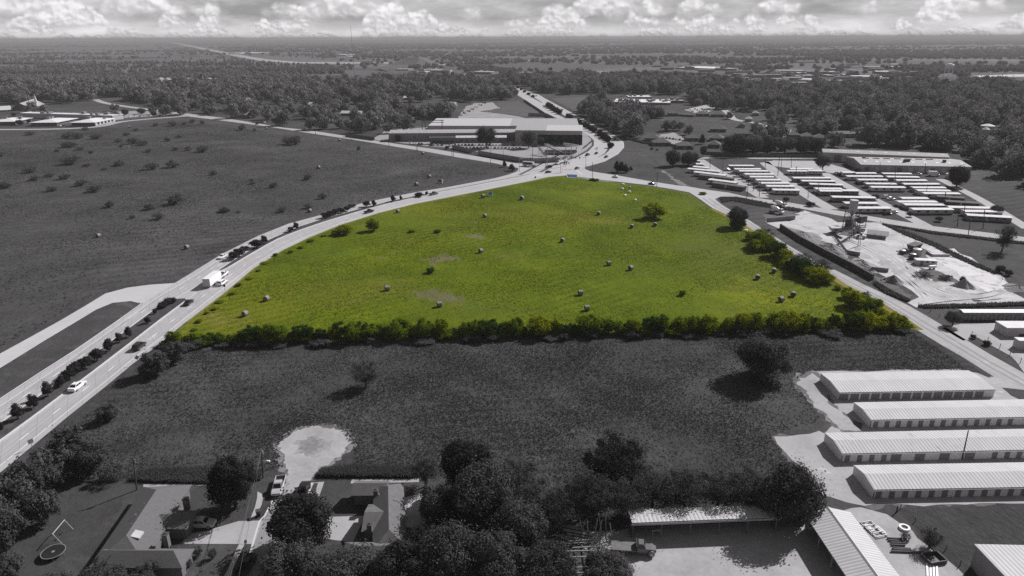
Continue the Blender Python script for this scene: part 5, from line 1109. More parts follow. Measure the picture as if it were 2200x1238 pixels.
vehicle(pickup, M_carg, 932, 418.5, (975, 409), 'grey pickup approaching the intersection on the near side', HWG)
for x, y, to, k, m, lab in ((1178, 371.5, (1215, 366), sedan, M_carb, 'black sedan turning at the near side of the intersection'), (1179, 360.5, (1140, 361), suv, M_carb, 'dark wagon waiting at the left side of the intersection'), (1240, 363, (1262, 356), sedan, M_carg, 'grey car leaving the intersection to the right'),
        (1322, 381.5, (1290, 376), sedan, M_carw, 'white car on the road right of the intersection'), (1400, 396.5, (1370, 391), sedan, M_carb, 'black sedan by the pole on the road right of the intersection'), (1283, 320, (1276, 330), sedan, M_carw, 'white car on the inner curve of the highway'),
        (1281, 331, (1270, 337), sedan, M_carb, 'small dark car stopping on the inner curve before the signals'), (1262, 334.5, (1242, 342), pickup, M_carb, 'dark pickup with trailer load waiting at the signals'), (1321, 299.5, (1306, 285), sedan, M_carb, 'dark car on the outer curve of the highway'), (1302, 338.5, (1285, 345), sedan, M_carb, 'small black car at the start of the curve'),
        (1208, 237, (1220, 243), sedan, M_carb, 'dark car on the straight highway beside the right wood'), (1152, 207, (1165, 213), sedan, M_carb, 'dark car far up the highway between the woods'), (653, 280.5, (690, 287), pickup, M_carg, 'pickup on the factory road beside the roadside trees'), (568, 264.5, (540, 260), sedan, M_carw, 'white car parked off the factory road under trees'), (552, 267.5, (520, 262), sedan, M_carb, 'dark car on the wooded part of the factory road')):
    vehicle(k, m, x, y, to, lab, HWG if 'road' not in lab.split() else None)
vehicle(bus, M_cars, 1137, 357.5, (1165, 360), 'pale shuttle bus leaving the factory road at the intersection', None, 1.25)
vehicle(semi, M_carw, 1205, 352, (1190, 356), 'long white car transporter crossing the intersection', None, .95)
SV = 'vehicles parked along the short street'
vehicle(pickup, M_cars, *q((690, 590)), q((660, 690)), 'silver pickup at the kerb by the lamp pole', SV, 1.12)
vehicle(pickup, M_carb, *q((872, 628)), q((905, 540)), 'black pickup parked on the right side of the short street', SV, 1.12)
vehicle(suv, M_cars, *q((122, 868)), q((230, 868)), 'silver SUV parked in the driveway of the hipped house', None, 1.1)
vehicle(pickup, M_carb, *q((445, 1190)), q((500, 1090)), 'dark pickup at the bottom edge in the shade of the trees', SV, 1.12)
vehicle(flatbed, M_carg, 1372, 1187, (1410, 1190), 'old grey flatbed truck in the pipe yard before the pole barn', None, .98)
vehicle(box_truck, M_carw, 2006, 378.5, (2020, 379), 'white boxy delivery truck by the low warehouse', None, .95)
MX = 'concrete mixer trucks'
vehicle(mixer, M_carw, 1675, 446, (1700, 451), 'white concrete mixer truck nearest the park road', MX, 1.0)
vehicle(mixer, M_carw, 1668, 458.5, (1693, 464), 'white concrete mixer truck nearest the concrete block wall', MX, 1.0)
PK = 'cars parked in the trailer park'
for x, y, to, k, m, lab in ((1563, 366, (1580, 369), sedan, M_carw, 'white car at the end of the leftmost mobile home row'), (1591, 376.5, (1605, 378), pickup, M_carb, 'dark pickup at the left end of the second row'), (1597, 379, (1611, 381), sedan, M_cars, 'silver car beside the dark pickup at the second row'), (1653, 409.5, (1664, 411), sedan, M_carb, 'dark car by the homes next to the park road'),
        (1798, 374.5, (1815, 372), sedan, M_carb, 'upper black car left of the warehouse row'), (1803, 377, (1820, 375), suv, M_carb, 'lower black car left of the warehouse row'), (1845, 393.5, (1862, 393), sedan, M_carb, 'upper dark car in the middle of the warehouse row'), (1850, 397, (1866, 396), suv, M_carb, 'lower dark car in the middle of the warehouse row'), (1862, 402.5, (1878, 402), sedan, M_carw, 'white car beside the end home of the warehouse row'),
        (1905, 426, (1922, 426), suv, M_carw, 'upper white car left of the facing row'), (1914, 429.5, (1932, 429), sedan, M_carw, 'lower white car left of the facing row'), (1907, 461.5, (1925, 461), sedan, M_carb, 'black car near the park road by the tall silo'), (1919, 457.5, (1937, 457), sedan, M_carw, 'white car near the park road by the tall silo'), (1972, 377, (1985, 376), pickup, M_carw, 'white pickup between warehouse and mobile homes')):
    vehicle(k, m, x, y, to, lab, PK)
# rows of parked cars at the factory and other lots: too small to show parts, one mesh each
def small_car(paint):
    mb = MB(); b = car_body([(-2.3, .35, .8, .9), (-1.4, .3, 1.0, 1), (1, .3, .95, 1), (2.3, .35, .7, .9)], 1.82); mb.add(b.v, b.f, 0)
    mb.hexa([(-1.7, -.8, .96), (1.1, -.8, .94), (1.1, .8, .94), (-1.7, .8, .96), (-1.0, -.62, 1.42), (.3, -.62, 1.42), (.3, .62, 1.42), (-1.0, .62, 1.42)], 1); mb.box(-.95, -.58, 1.421, .25, .58, 1.46, 0)
    for x in (-1.4, 1.4):
        for y in (-.8, .8): mb.tube((x, y - .1, .32), (x, y + .1, .32), .32, n=8, mi=2)
    return mb.mesh('parked_car', [paint, M_glass, M_tyre])
SMALL = [small_car(m) for m in (M_carw, M_carb, M_carg, M_cars, M_carw)]
def lot(pts, label, group, sc=1.0, face=1.57):
    for i, (x, y) in enumerate(pts):
        p = P(x, y); o = link('parked_car', SMALL[rnd.randrange(5)], None, (p.x, p.y, .02), face + rnd.uniform(-.15, .15)); o.scale = (sc, sc, sc); tag(o, label % nth(i, 'from the left'), 'car', group)
lot([(995 + i * 7.6, 319.2 + .08 * i) for i in range(17)], 'car in the near row of the factory car park, %s', 'cars in the factory car park', 1.15)
lot([(926, 313), (933, 313), (942, 313.2), (950, 313.3), (966, 314.2)], 'car parked right before the factory office, %s', 'cars in the factory car park', 1.15)
lot([(978 + i * 7.4, 313.2) for i in range(20)], 'car in the far row of the factory car park, %s', 'cars in the factory car park', 1.15)
lot([(882, 309.3), (888, 310.2), (894, 310.6), (900, 310.8), (906, 311.2)], 'car on the grass left of the factory office, %s', 'cars by the factory lawn', 1.15)
lot([(1478 + i * 5, 235 + (i % 3) * 2.5) for i in range(11)], 'car glinting in the lot behind the white school, %s', 'cars in the school lot')
lot([(1418 + i * 7, 296 + i * .9) for i in range(7)], 'car on the house parking by the fence, %s', 'cars by the houses on the curve')
lot([(1662 + i * 6.5, 288 + (i % 2) * 3) for i in range(6)], 'car on the pale forecourt in the right wood, %s', 'cars in the wood forecourt')
lot([(98, 268), (104, 270), (116, 270.4), (124, 272), (131, 271.6), (137, 271)], 'vehicle between the school pavilions, %s', 'cars at the school')
lot([(268 + i * 11, 250 - i * .5 + (i % 2) * 2) for i in range(9)], 'car on the school forecourt, %s', 'cars at the school')
lot([(988 + i * 4.2, 248 - i * 2.2 + (i % 2) * 3) for i in range(14)], 'vehicle or scrap item in the dirt yard behind the factory, %s', 'vehicles in the dirt yard', 1.2)
lot([(1450 + (i * 37 % 110), 156 + (i * 13 % 9)) for i in range(24)], 'tiny car in the far store lot, %s', 'cars in the far store lot', 1.6)
lot([(1684 + (i * 29 % 70), 177 + (i * 7 % 6)) for i in range(18)], 'tiny car in the pale far lot beside the town wood, %s', 'cars in the pale far lot', 1.6)
# ------------------------------------------------------------------ poles, signs, yard things
def pole_thing(label, foot, top, arm=0.0, lamp=False, group='utility poles', r0=.17, steel=False):
    p = P(*foot); h = HT(foot[0], foot[1], foot[1] - top[1]); t = P(top[0], top[1], h) - p; t.z = h
    if Vector((t.x, t.y)).length > h * .25: t.x = t.y = 0
    r = thing('utility_pole', label, 'pole', p, 0, group); mb = MB(); mb.tube((0, 0, -.3), t, r0, r0 * .65, 7); part('post', mb, M_galv if steel else M_pole, r)
    if arm:
        a = Vector((math.cos(arm), math.sin(arm), 0)); mb = MB(); z = t * .94; mb.tube(z - a * 1.1, z + a * 1.1, .07, n=4); o = part('crossarm', mb, M_pole, r)
        for k in (-1, 0, 1): mb = MB(); b = z + a * k * .95; mb.tube(b, b + Vector((0, 0, .3)), .06); part('insulator', mb, M_galv, o)
        mb = MB(); b = t * .84 + a * .3; mb.tube(b, b + Vector((0, 0, .8)), .22); part('transformer', mb, M_galv, r)
    if lamp:
        mb = MB(); b = t * .62; mb.tube(b, b + Vector((1.2, -.4, .3)), .05).hexa([tuple(b + Vector(v)) for v in ((1.1, -.65, .2), (1.9, -.65, .2), (1.9, -.25, .2), (1.1, -.25, .2), (1.2, -.6, .42), (1.8, -.6, .42), (1.8, -.3, .42), (1.2, -.3, .42))]); part('street_lamp', mb, M_white, r)
    return r, p + t
_, w0 = pole_thing('utility pole on the lawn left of the hipped house', (293.8, 1053), (285.5, 983), .4)
_, w1 = pole_thing('utility pole with a white street lamp by the turning circle', (565, 1027), (562, 968), 1.2, True)
pole_thing('leaning utility pole in front of the third storage row', (2067, 987), (2080.5, 925), 0)
pole_thing('short leaning post at the corner of the side lawn', (1926, 1101), (1934, 1087), 0)
wr = thing('overhead_wires', 'thin overhead wires sagging down past the hipped house from the lamp pole', 'wires', (w1.x, w1.y, 0))
for e in (((1575, 1231), .0), ((1605, 1231), .3), ((1700, 1231), .6)):
    b = P(*Z((e[0][0], e[0][1] + 350)), 8.5); mb = MB(); n = 10; pts = []
    for i in range(n + 1): t = i / n; v = w1.lerp(b, t) - Vector((w1.x, w1.y, 0)); v.z += -1.0 * math.sin(math.pi * t) + e[1]; pts.append(v)
    mb.path(pts, [.025] * (n + 1), 4); part('wire', mb, M_steel, wr)
for f, t, arm, lab in (((1272.7, 383), (1272.7, 348), 0, 'utility pole at the tip of the green meadow by the intersection'), ((1054, 351), (1054.3, 323), 0, 'left pole of two before the long panel fence'), ((1081, 349.5), (1081.5, 323.5), 0, 'right pole of two before the long panel fence'), ((1144, 341), (1144.4, 311.5), 0, 'pole inside the yard behind the corner fence'),
        ((1173, 357), (1173.2, 330), 0, 'pole at the yard corner by the intersection'), ((895, 325.5), (893.5, 311), 0, 'left leg of the paired poles nearest the factory office lawn'), ((897, 325), (899.5, 312.5), 0, 'right leg of the paired poles nearest the factory office lawn'), ((971, 337), (970.5, 298.5), 0, 'pole beside the near end of the first panel fence'), ((974, 337.4), (975, 322), 0, 'short pole close beside the pole at the first panel fence'),
        ((678, 290), (676.5, 266), 1, 'pole on the factory road before the roadside trees'), ((756, 303.5), (755, 281.5), 1, 'pole at the dark fence left of the factory'), ((836, 315.5), (835, 288.5), 1, 'pole at the left corner of the factory halls'), ((1411, 402), (1412.5, 370), 0, 'lone pole by the dirt track beside the black sedan'), ((1525.6, 360), (1525.8, 336), 1, 'pole behind the leftmost mobile homes'),
        ((1553, 373), (1553.3, 345), 1, 'pole at the ends of the leftmost mobile homes'), ((1604, 430), (1608, 390.5), 1, 'tall pole on the weedy island of the park road'), ((1618, 411), (1619.5, 388), 0, 'shorter pole right of the tall island pole'), ((1631, 423), (1634, 390.5), 1, 'tall pole at the corner of the second mobile home lane'), ((1644, 364), (1644.7, 340.5), 1, 'pole at the far bend of the park lane'),
        ((1671, 378), (1674.5, 338.5), 1, 'left pole of the close pair along the park lane'), ((1678, 369), (1679.5, 340.5), 0, 'right pole of the close pair along the park lane'), ((1700, 360), (1700.5, 337), 0, 'pole on the warehouse apron'), ((1710, 383), (1711, 358.5), 1, 'pole among the homes of the middle row'), ((1736, 426), (1736.8, 408), 0, 'short pole at the near end of the park lane'), ((1758, 417), (1759.4, 390.5), 1, 'pole among the near homes of the middle row'),
        ((2057, 487), (2059.5, 451.5), 0, 'left pole of the wire cluster at the right of the park'), ((2070, 469), (2074.5, 433), 1, 'upper pole of the wire cluster at the right of the park'), ((2080, 505), (2086, 469.5), 1, 'nearest pole of the wire cluster by the park road'), ((2112, 491), (2115.5, 451.5), 1, 'right pole of the wire cluster before the shrubby home'), ((2029, 444), (2031.5, 413), 1, 'pole behind the rightmost mobile homes'), ((1990, 421), (1992, 401.5), 0, 'pole between the two rightmost home rows'),
        ((1923, 402), (1924, 357), 0, 'tall thin pole in front of the low warehouse'), ((1890, 372), (1891, 349), 0, 'thin pole against the warehouse wall'), ((1988, 372), (1988.5, 350), 0, 'thin pole right of the warehouse middle')):
    pole_thing(lab, f, t, arm * .8, group='utility poles', r0=.2)
for f, t, to, lab in (((1258.7, 362), (1259, 335.5), (1228, 339.5), 'traffic signal pole with a long arm over the curve lanes'), ((1116, 367), (1116, 338), (1140, 352), 'traffic signal pole with an arm at the left corner'), ((1204.5, 371), (1204.5, 349), (1222, 352), 'traffic signal pole in the middle of the near corner')):
    r, tp = pole_thing(lab, f, t, group='traffic signals', steel=True); e = P(to[0], to[1] + 20, 0); p0 = P(*f); d = (P(to[0], f[1] - 2) - p0); h = tp.z * .86; mb = MB(); mb.tube((0, 0, h), (d.x, d.y, h + .4), .12, .08); part('mast_arm', mb, M_galv, r)
    for k in (.45, .72, 1): mb = MB(); mb.box(d.x * k - .3, d.y * k - .3, h - 1.0, d.x * k + .3, d.y * k + .3, h + .5); part('signal_head', mb, M_steel, r)
def sign(label, foot, top, w, hgt, mat, name='road_sign', diamond=False, cat='sign'):
    p = P(*foot); h = HT(foot[0], foot[1], foot[1] - top); r = thing(name, label, cat, p, math.atan2(p.y, p.x) - math.pi / 2 + .25); mb = MB(); mb.box(-.05, -.05, 0, .05, .05, h - .05); part('post', mb, M_galv, r)
    mb = MB()
    if diamond: mb.hexa([(-w * .7, -.09, h - w * .7), (0, -.09, h - w * 1.4), (0, -.06, h - w * 1.4), (-w * .7, -.06, h - w * .7), (0, -.09, h), (w * .7, -.09, h - w * .7), (w * .7, -.06, h - w * .7), (0, -.06, h)])
    else: mb.box(-w / 2, -.09, h - hgt, w / 2, -.055, h)
    part('panel', mb, mat, r); return r
sign('grey square sign at the edge of the highway by the bottom left bushes', (70, 965), 944, 1.1, 1.1, M_wallg); sign('diamond warning sign beside the highway below the black SUV', (297, 783), 763, 1.1, 1, M_wallg, diamond=True)
sign('small dark road sign beside the towed trailer', (484, 628), 611, .8, 1, M_steel); sign('pair-like small dark sign on the near roadside by the intersection', (1150, 384), 379, 1.0, 1.2, M_steel, name='road_marker')
for x, y, lab in ((1148, 384.3, 'left person standing at the near roadside of the intersection'),): pass
b = P(1053, 421); r = thing('sign_board', 'light blue property sign board at the edge of the green meadow', 'sign', b, -.25); wS = 10.5 / ppm(1053, 421); hS = HT(1053, 421, 9)
mb = MB(); mb.hexa([(-wS / 2, -.1, .5), (wS / 2, -.1, .5), (wS / 2, .0, .5), (-wS / 2, .0, .5), (-wS / 2 + .5, -.1, hS), (wS / 2, -.1, hS), (wS / 2, .0, hS), (-wS / 2 + .5, 0, hS)]); part('board', mb, M_blue, r)
mb = MB(); mb.box(-wS / 2 - .12, -.12, 0, -wS / 2 + .3, .05, hS * .95); part('post', mb, M_white, r); mb = MB(); mb.box(wS / 2, -.12, 0, wS / 2 + .2, .05, hS); part('post', mb, M_white, r)
b = P(945, 394); r = thing('sign_board', 'grey board sign with a white side in the left field by the highway', 'sign', b, -.15); wS = 8 / ppm(945, 394); hS = HT(945, 394, 8)
mb = MB(); mb.box(-wS / 2, -.1, .8, wS / 2, .1, hS); part('board', mb, M_walld, r); mb = MB(); mb.box(wS / 2 + .01, -.3, 0, wS / 2 + .8, .3, hS); part('end_panel', mb, M_white, r); mb = MB(); mb.box(-wS / 2, -.15, 0, -wS / 2 + .3, -.11, hS); part('post', mb, M_wood, r)
c4 = gp([(1216, 377), (1240, 378), (1237, 383), (1219, 382)]); cen = sum((Vector(p) for p in c4), Vector()) / 4
r = thing('drain_inlet', 'dark blue sloped drain inlet with white lip at the meadow tip', 'drain', cen); mb = MB(); mb.add([tuple(p - cen + Vector((0, 0, .08 + .7 * (i < 2)))) for i, p in enumerate(c4)] + [tuple(p - cen) for p in c4], [(0, 3, 2, 1), (3, 7, 6, 2), (0, 4, 7, 3), (1, 2, 6, 5), (0, 1, 5, 4)]); part('slab', mb, M_bluedark, r)
mb = MB(); a_, b_ = c4[3] - cen, c4[2] - cen; mb.tube(a_ + Vector((0, 0, .1)), b_ + Vector((0, 0, .1)), .25, n=5).tube(a_ + Vector((0, 0, .1)), c4[0] - cen + Vector((0, 0, .8)), .2, n=5); part('lip', mb, M_white, r)
# --- hay bales
def bale(end):
    r = thing('hay_bale', 'bale', 'hay bale'); mb = MB(); n = 20; R = .85; Lh = .72
    secs = [[(x, rr * math.cos(i * 2 * math.pi / n), R + rr * math.sin(i * 2 * math.pi / n) * .97) for i in range(n)] for x, rr in ((-Lh, R * .93), (-Lh * .93, R), (Lh * .93, R), (Lh, R * .93))]; mb.loft(secs); part('net_wrap', mb, M_bale, r)
    for sx in (-1, 1):
        mb = MB(); mb.loft([[(x, rr * math.cos(i * .5236), R + rr * math.sin(i * .5236) * .97) for i in range(12)] for x, rr in ((sx * (Lh - .1), R * .9), (sx * (Lh + .02), R * .88), (sx * (Lh + .03), R * .4))]); part('end_face', mb, end, r)
    return r
BG = Proto(bale(M_bend)); BN = Proto(bale(M_bendn))
for x, y, rz, dark, lab in ((527, 679, 1.2, 0, 'brown-faced hay bale nearest the hedge at the left of the meadow'), (573, 646, 1.3, 0, 'brown-faced hay bale by the highway, upper of the left two'), (832, 624, .4, 1, 'round hay bale left of the bare mown patch'), (944, 659, .3, 1, 'round hay bale just below the bare mown patch'), (1261, 667, .2, 1, 'hay bale nearest the hedge in the middle of the meadow'),
        (1247, 634, .25, 1, 'hay bale just above the one nearest the middle hedge'), (1308, 570, .3, 1, 'left bale of the close pair at mid meadow'), (1355, 580, .7, 1, 'right bale of the close pair at mid meadow'), (1208, 520, 1.3, 1, 'lone bale at the centre of the meadow'), (1033, 543, .8, 1, 'bale left of centre above the bare patch'), (1042, 467, .9, 1, 'bale on the upper left of the meadow'),
        (1121, 429, 1.2, 1, 'bale to the right of the blue sign board'), (1038, 425, .6, 1, 'dark bale just left of the blue sign board'), (1286, 462, 1.3, 1, 'bale between meadow tip and centre, left of the round bush'), (1357, 490, 1.4, 1, 'left bale of two below the round yellow bush'), (1407, 486, 1.4, 1, 'right bale of two below the round yellow bush'), (855, 457, 1, 0, 'small bale at the highway edge of the upper meadow'),
        (1662, 586, 1.3, 1, 'upper bale of the four near the county road'), (1627, 600, 1.35, 1, 'second bale of the four near the county road'), (1703, 637, 1.35, 1, 'third bale of the four, closest to the roadside bush'), (1678, 648, .4, 1, 'lowest bale of the four near the county road'), (212, 510, 1.2, 1, 'pale bale far left in the grey field'), (402, 535, 1.2, 1, 'pale bale in the grey field near the frontage road'), (666, 456, 1.1, 1, 'bale in the grey field by the highway median bushes'),
        (922.6, 382.5, .9, 1, 'dark bale in the grey field above the board sign'), (895, 399, .9, 1, 'bale in the grey field left of the board sign'), (909, 332.5, .8, 1, 'white-topped bale by the factory road poles'), (573, 278.5, .8, 1, 'tiny white bale near the wooded factory road'), (730, 303.5, .8, 1, 'tiny white bale right of the large far bush'), (278, 275, .7, 1, 'tiny dark bale by the school road'), (685, 362.5, 1, 1, 'small bale in the middle of the grey field')):
    (BG if dark else BN).put(P(x, y), rz, lab, 'round hay bales', (1.12 if y > 450 else 1.35,) * 3)
for i, (x, y) in enumerate(((1338, 397.5), (1353, 404), (1337, 407.5), (1352, 413.5), (1343, 421.5), (1365, 431.5), (1602, 497.5))):
    p = P(x, y); mb = MB(); mb.loft([[(k * 1.1 * math.cos(a * .785), k * .8 * math.sin(a * .785), z) for a in range(8)] for k, z in ((.9, 0), (1, .5), (.85, .9), (.4, 1.1))]); o = link('wrapped_bundle', mb.mesh('wrapped_bundle', M_white if i != 1 else M_wallg), None, p, i); tag(o, ('small white wrapped bundle on the meadow, ' + nth(i, 'from the intersection')) if i < 6 else 'white bundle under the roadside tree on the meadow', 'bundle', 'white bundles on the upper meadow')
# --- concrete batch plant
base = P(1826, 488); r = thing('batch_plant', 'concrete batch plant tower with round silo on steel legs', 'batch plant', base, .3)
hs = HT(1826, 488, 58); R = 2.0
mb = MB(); mb.tube((0, 0, hs * .62), (0, 0, hs), R, n=20); part('silo', mb, M_galv, r); mb = MB(); mb.tube((0, 0, hs * .42), (0, 0, hs * .618), R * .25, R, 20); part('hopper', mb, M_galv, r)
for x in (-1, 1):
    for y in (-1, 1): mb = MB(); mb.tube((x * 2.4, y * 2.4, 0), (x * 2.2, y * 2.2, hs * .66), .2); part('leg', mb, M_steel, r)
mb = MB()
for z0, z1_ in ((.02, .2), (.2, .4), (.4, .58)):
    for s_ in (-1, 1): mb.tube((-2.4, s_ * 2.4, hs * z0), (2.4, s_ * 2.4, hs * z1_), .1, n=4).tube((s_ * 2.4, -2.4, hs * z0), (s_ * 2.4, 2.4, hs * z1_), .1, n=4)
part('brace', mb, M_steel, r); mb = MB(); mb.box(-2.6, -2.6, hs * .36, 2.6, 2.6, hs * .375).box(-2, -2, 0, 1.2, 1.5, hs * .26); part('plant_housing', mb, M_rust, r)
mb = MB(); mb.box(4, -2, 3.5, 8, 2, 5.4).hexa([(5, -1, 1.6), (7, -1, 1.6), (7, 1, 1.6), (5, 1, 1.6), (4, -2, 3.49), (8, -2, 3.49), (8, 2, 3.49), (4, 2, 3.49)]); part('aggregate_bin', mb, M_rust, r)
for x in (4.2, 7.8):
    for y in (-1.8, 1.8): mb = MB(); mb.tube((x, y, 0), (x, y, 3.6), .16); part('leg', mb, M_steel, r)
r = truss('long inclined belt conveyor rising from the hopper to the batch plant', (1793, 497), (1858, 489), 1.0, 9.5, 1.1); mb = MB(); mb.hexa([(-1.6, -1.6, 1.2), (1.6, -1.6, 1.2), (1.6, 1.6, 1.2), (-1.6, 1.6, 1.2), (-2.6, -2.6, 3.2), (2.6, -2.6, 3.2), (2.6, 2.6, 3.2), (-2.6, 2.6, 3.2)]); part('feed_hopper', mb, M_galv, r)
r = truss('short steep conveyor crossing the batch plant tower', (1846, 494), (1830, 478), 1.0, 9.0, .9)
r, L, D, h = building('plant_hut', 'plywood plant hut with an overhanging gable roof beside the conveyor', 'hut', (1865, 510), (1903, 514.5), 8, (1862, 494), roof='gable', rise=1.0, wall=M_wallg, roofm=plain('pale_shingles', .30, .9, .15, 1.0), over=.9); opening(r, 'window', 2, 1.1, 1.4, 1, M_glass); opening(r, 'door', L * .6, 0, 1, 2.1, M_door)
mb = MB(); mb.tube((0, 0, 1.2), (5.5, 0, 1.3), 1.15, n=14); o = thing('water_tank', 'horizontal pale tank lying under the conveyor', 'tank', P(1832, 500), .1); part('drum', mb, M_galv, o); mb = MB(); mb.box(.8, -.9, 0, 1.2, .9, .4).box(4.2, -.9, 0, 4.6, .9, .4); part('saddle', mb, M_steel, o)
VP['loader'] = None
def loader():
    r = thing('wheel_loader', 'small white loader beside the plant hut', 'loader'); part('engine_body', car_body([(-2.2, .7, 1.7, .9), (.2, .7, 1.7, .9)], 1.9), M_carw, r); cabin(r, -.6, .8, -.5, .6, 1.4, 2.7, 1.7, M_carw); mb = MB(); mb.hexa([(2.2, -1.2, .1), (3.2, -1.2, .1), (3.2, 1.2, .1), (2.2, 1.2, .1), (2.0, -1.2, 1.0), (2.5, -1.2, 1.0), (2.5, 1.2, 1.0), (2.0, 1.2, 1.0)]); part('bucket', mb, M_galv, r)
    for s_ in (-.7, .7): mb = MB(); mb.tube((.3, s_, 1.3), (2.3, s_, .6), .1); part('lift_arm', mb, M_galv, r)
    wheels(r, (-1.4, 1.3), 2.2, .65, .45); return r
o = loader(); o.location = P(1849, 512); o.rotation_euler.z = 2.6
wallrun('retaining_wall', 'long stained concrete block wall beside the county road', [(1676, 491), (1720, 519), (1775, 549), (1830, 577), (1874, 602)], 2.4, M_block, 'wall', .8)
wallrun('bin_wall', 'concrete bin wall at the near end of the gravel piles', [(1871, 581), (1908, 585)], 1.6, M_wallg, 'wall', .5); wallrun('bin_wall', 'concrete bin wall between the two gravel piles', [(1820, 545), (1847, 550)], 1.6, M_wallg, 'wall', .5)
wallrun('bin_wall', 'low pale concrete block wall beside the mixer trucks', [(1648, 477), (1707, 472)], 2.2, M_wallg, 'wall', .6)
wallrun('bin_wall', 'concrete kerb wall of the wash-out pit on the dried slurry', [(1991, 543), (2003, 551), (2040, 551)], 1.0, M_wallp, 'wall', .5); wallrun('ground_beam', 'long timber lying under the conveyor feed hopper', [(1783, 502), (1808, 513)], .8, M_wood, 'beam', .5)
def pile(label, c, wpx, hpx, mat, seed, sx=1.0, name='gravel_pile', rz=0.0):
    p = P(*c); R = wpx / ppm(*c) / 2; H_ = HT(c[0], c[1], hpx); rr = np.random.default_rng(seed); n, m = 40, 14; vs = [(0, 0, H_)]; fs = []; ph = rr.uniform(0, 6.28, 6)
    for j in range(1, m + 1):
        t = j / m
        for i in range(n):
            a = 2 * math.pi * i / n; k = 1 + .14 * math.sin(3 * a + ph[0]) + .10 * math.sin(5 * a + ph[1]) + .06 * math.sin(9 * a + ph[2] + 3 * t); z = H_ * max(0, (1 - t) ** 1.15) * (1 + .18 * math.sin(4 * a + ph[3] + 5 * t) * t) + rr.normal() * .06 * H_ * (t < .98) * .5
            vs.append((R * t * k * math.cos(a) * sx, R * t * k * math.sin(a), z if j < m else -.05))
    fs += [(0, 1 + i, 1 + (i + 1) % n) for i in range(n)]
    for j in range(m - 1): a = 1 + j * n; b = a + n; fs += [(a + i, b + i, b + (i + 1) % n, a + (i + 1) % n) for i in range(n)]
    mb = MB(); mb.add(vs, fs); o = link(name, mb.mesh(name, mat), None, p, rz); tag(o, label, 'pile'); return o
_d = P(1874, 602) - P(1676, 491); WA = math.atan2(_d.y, _d.x); pile('long rough gravel heap behind the block wall', (1728, 507), 58, 8, M_gravel, 1, 2.3, rz=WA); pile('tallest rutted gravel heap behind the block wall', (1783, 535), 62, 12, M_gravel, 2, 1.8, rz=WA); pile('smooth sand heap at the near gravel bin', (1850, 570), 66, 12, M_sand, 3, 1.4, name='sand_pile', rz=WA); pile('dark rubble heap at the near end of the block wall', (1918, 605), 48, 14, M_gravel, 4); pile('conical sand heap on the dried slurry', (2070, 615), 46, 16, M_sand, 5, name='sand_pile'); pile('low weedy spoil bank on the edge of the dried slurry', (2185, 620), 60, 8, M_gravel, 6)
pile('low dark pile right beside the feed hopper', (1790, 500), 14, 4, M_gravel, 8)
r, L, D, h = building('site_container', 'white container cabin beside the dried slurry', 'container', (1968, 570), (2012, 572), 10, (1962, 555), roof='flat', rise=0, wall=M_wallp, roofm=M_roofw, over=.1); opening(r, 'door', 1.5, .1, 1, 2, M_door); windows(r, L, 2, 1.2, 1, .8, x0=.4)
for (x, y, w, hh, lab) in ((1969, 549, 3.0, 3.0, 'round grey water tank behind the container cabin'), (1938, 545, 2.2, 1.6, 'small dark drum in the scrap area'), (1960, 556, 2.2, 2.2, 'dark tank at the left of the container cabin')):
    o = thing('water_tank', lab, 'tank', P(x, y)); mb = MB(); mb.tube((0, 0, 0), (0, 0, hh), w / 2 * 1.2, n=14); part('shell', mb, M_galv if 'grey' in lab else M_steel, o); mb = MB(); mb.tube((0, 0, hh + .01), (0, 0, hh + .25), w / 2 * 1.1, w * .2, 14); part('lid', mb, M_galv, o)
o = thing('scrap_hopper', 'tilted steel hopper in the scrap area above the container cabin', 'hopper', P(1963, 538), .4); mb = MB(); mb.hexa([(-2, -1.5, .6), (2, -1.5, 1.2), (2, 1.5, 1.2), (-2, 1.5, .6), (-2.6, -2, 2.6), (2.6, -2, 3.4), (2.6, 2, 3.4), (-2.6, 2, 2.6)]); part('bin', mb, M_rust, o); mb = MB(); mb.tube((-1.5, 0, 0), (-1.5, 0, .8), .2).tube((1.5, 0, 0), (1.5, 0, 1.3), .2); part('leg', mb, M_steel, o)
o = thing('propane_tank', 'small white tank on legs in front of the container cabin', 'tank', P(2002, 578), .2); mb = MB(); mb.tube((-1.6, 0, 1), (1.6, 0, 1), .6, n=12); part('shell', mb, M_white, o); mb = MB(); mb.box(-1.1, -.4, 0, -.9, .4, .5).box(.9, -.4, 0, 1.1, .4, .5); part('leg', mb, M_steel, o)
# wire fences with posts
def wirefence(label, pts, step, h=1.4, mat=None):
    q_ = gp(pts); o = q_[0].copy(); r = thing('wire_fence', label, 'fence', o); s_ = resample(q_, step); mb = MB()
    for z in (.3, .7, 1.1):
        for a, b in zip(s_, s_[1:]): mb.tube((a.x - o.x, a.y - o.y, z * h / 1.4), (b.x - o.x, b.y - o.y, z * h / 1.4), .025, n=4, cap=False)
    part('wire', mb, M_steel, r)
    for p in s_: m2 = MB(); m2.tube((p.x - o.x, p.y - o.y, -.1), (p.x - o.x, p.y - o.y, h), .08, n=5); part('post', m2, mat or M_pole, r)
wirefence('wire fence between the yard and the county road verge', [(1875, 607), (1910, 628), (1948, 648)], 6, 1.6); wirefence('wire fence with dark posts along the verge before the outlined doors', [(1972, 660), (1994, 668), (2035, 693)], 5, 1.8); wirefence('wire fence with shrubs before the storage forecourt', [(2087, 722), (2105, 728), (2135, 740), (2185, 775), (2220, 800)], 5, 1.7)
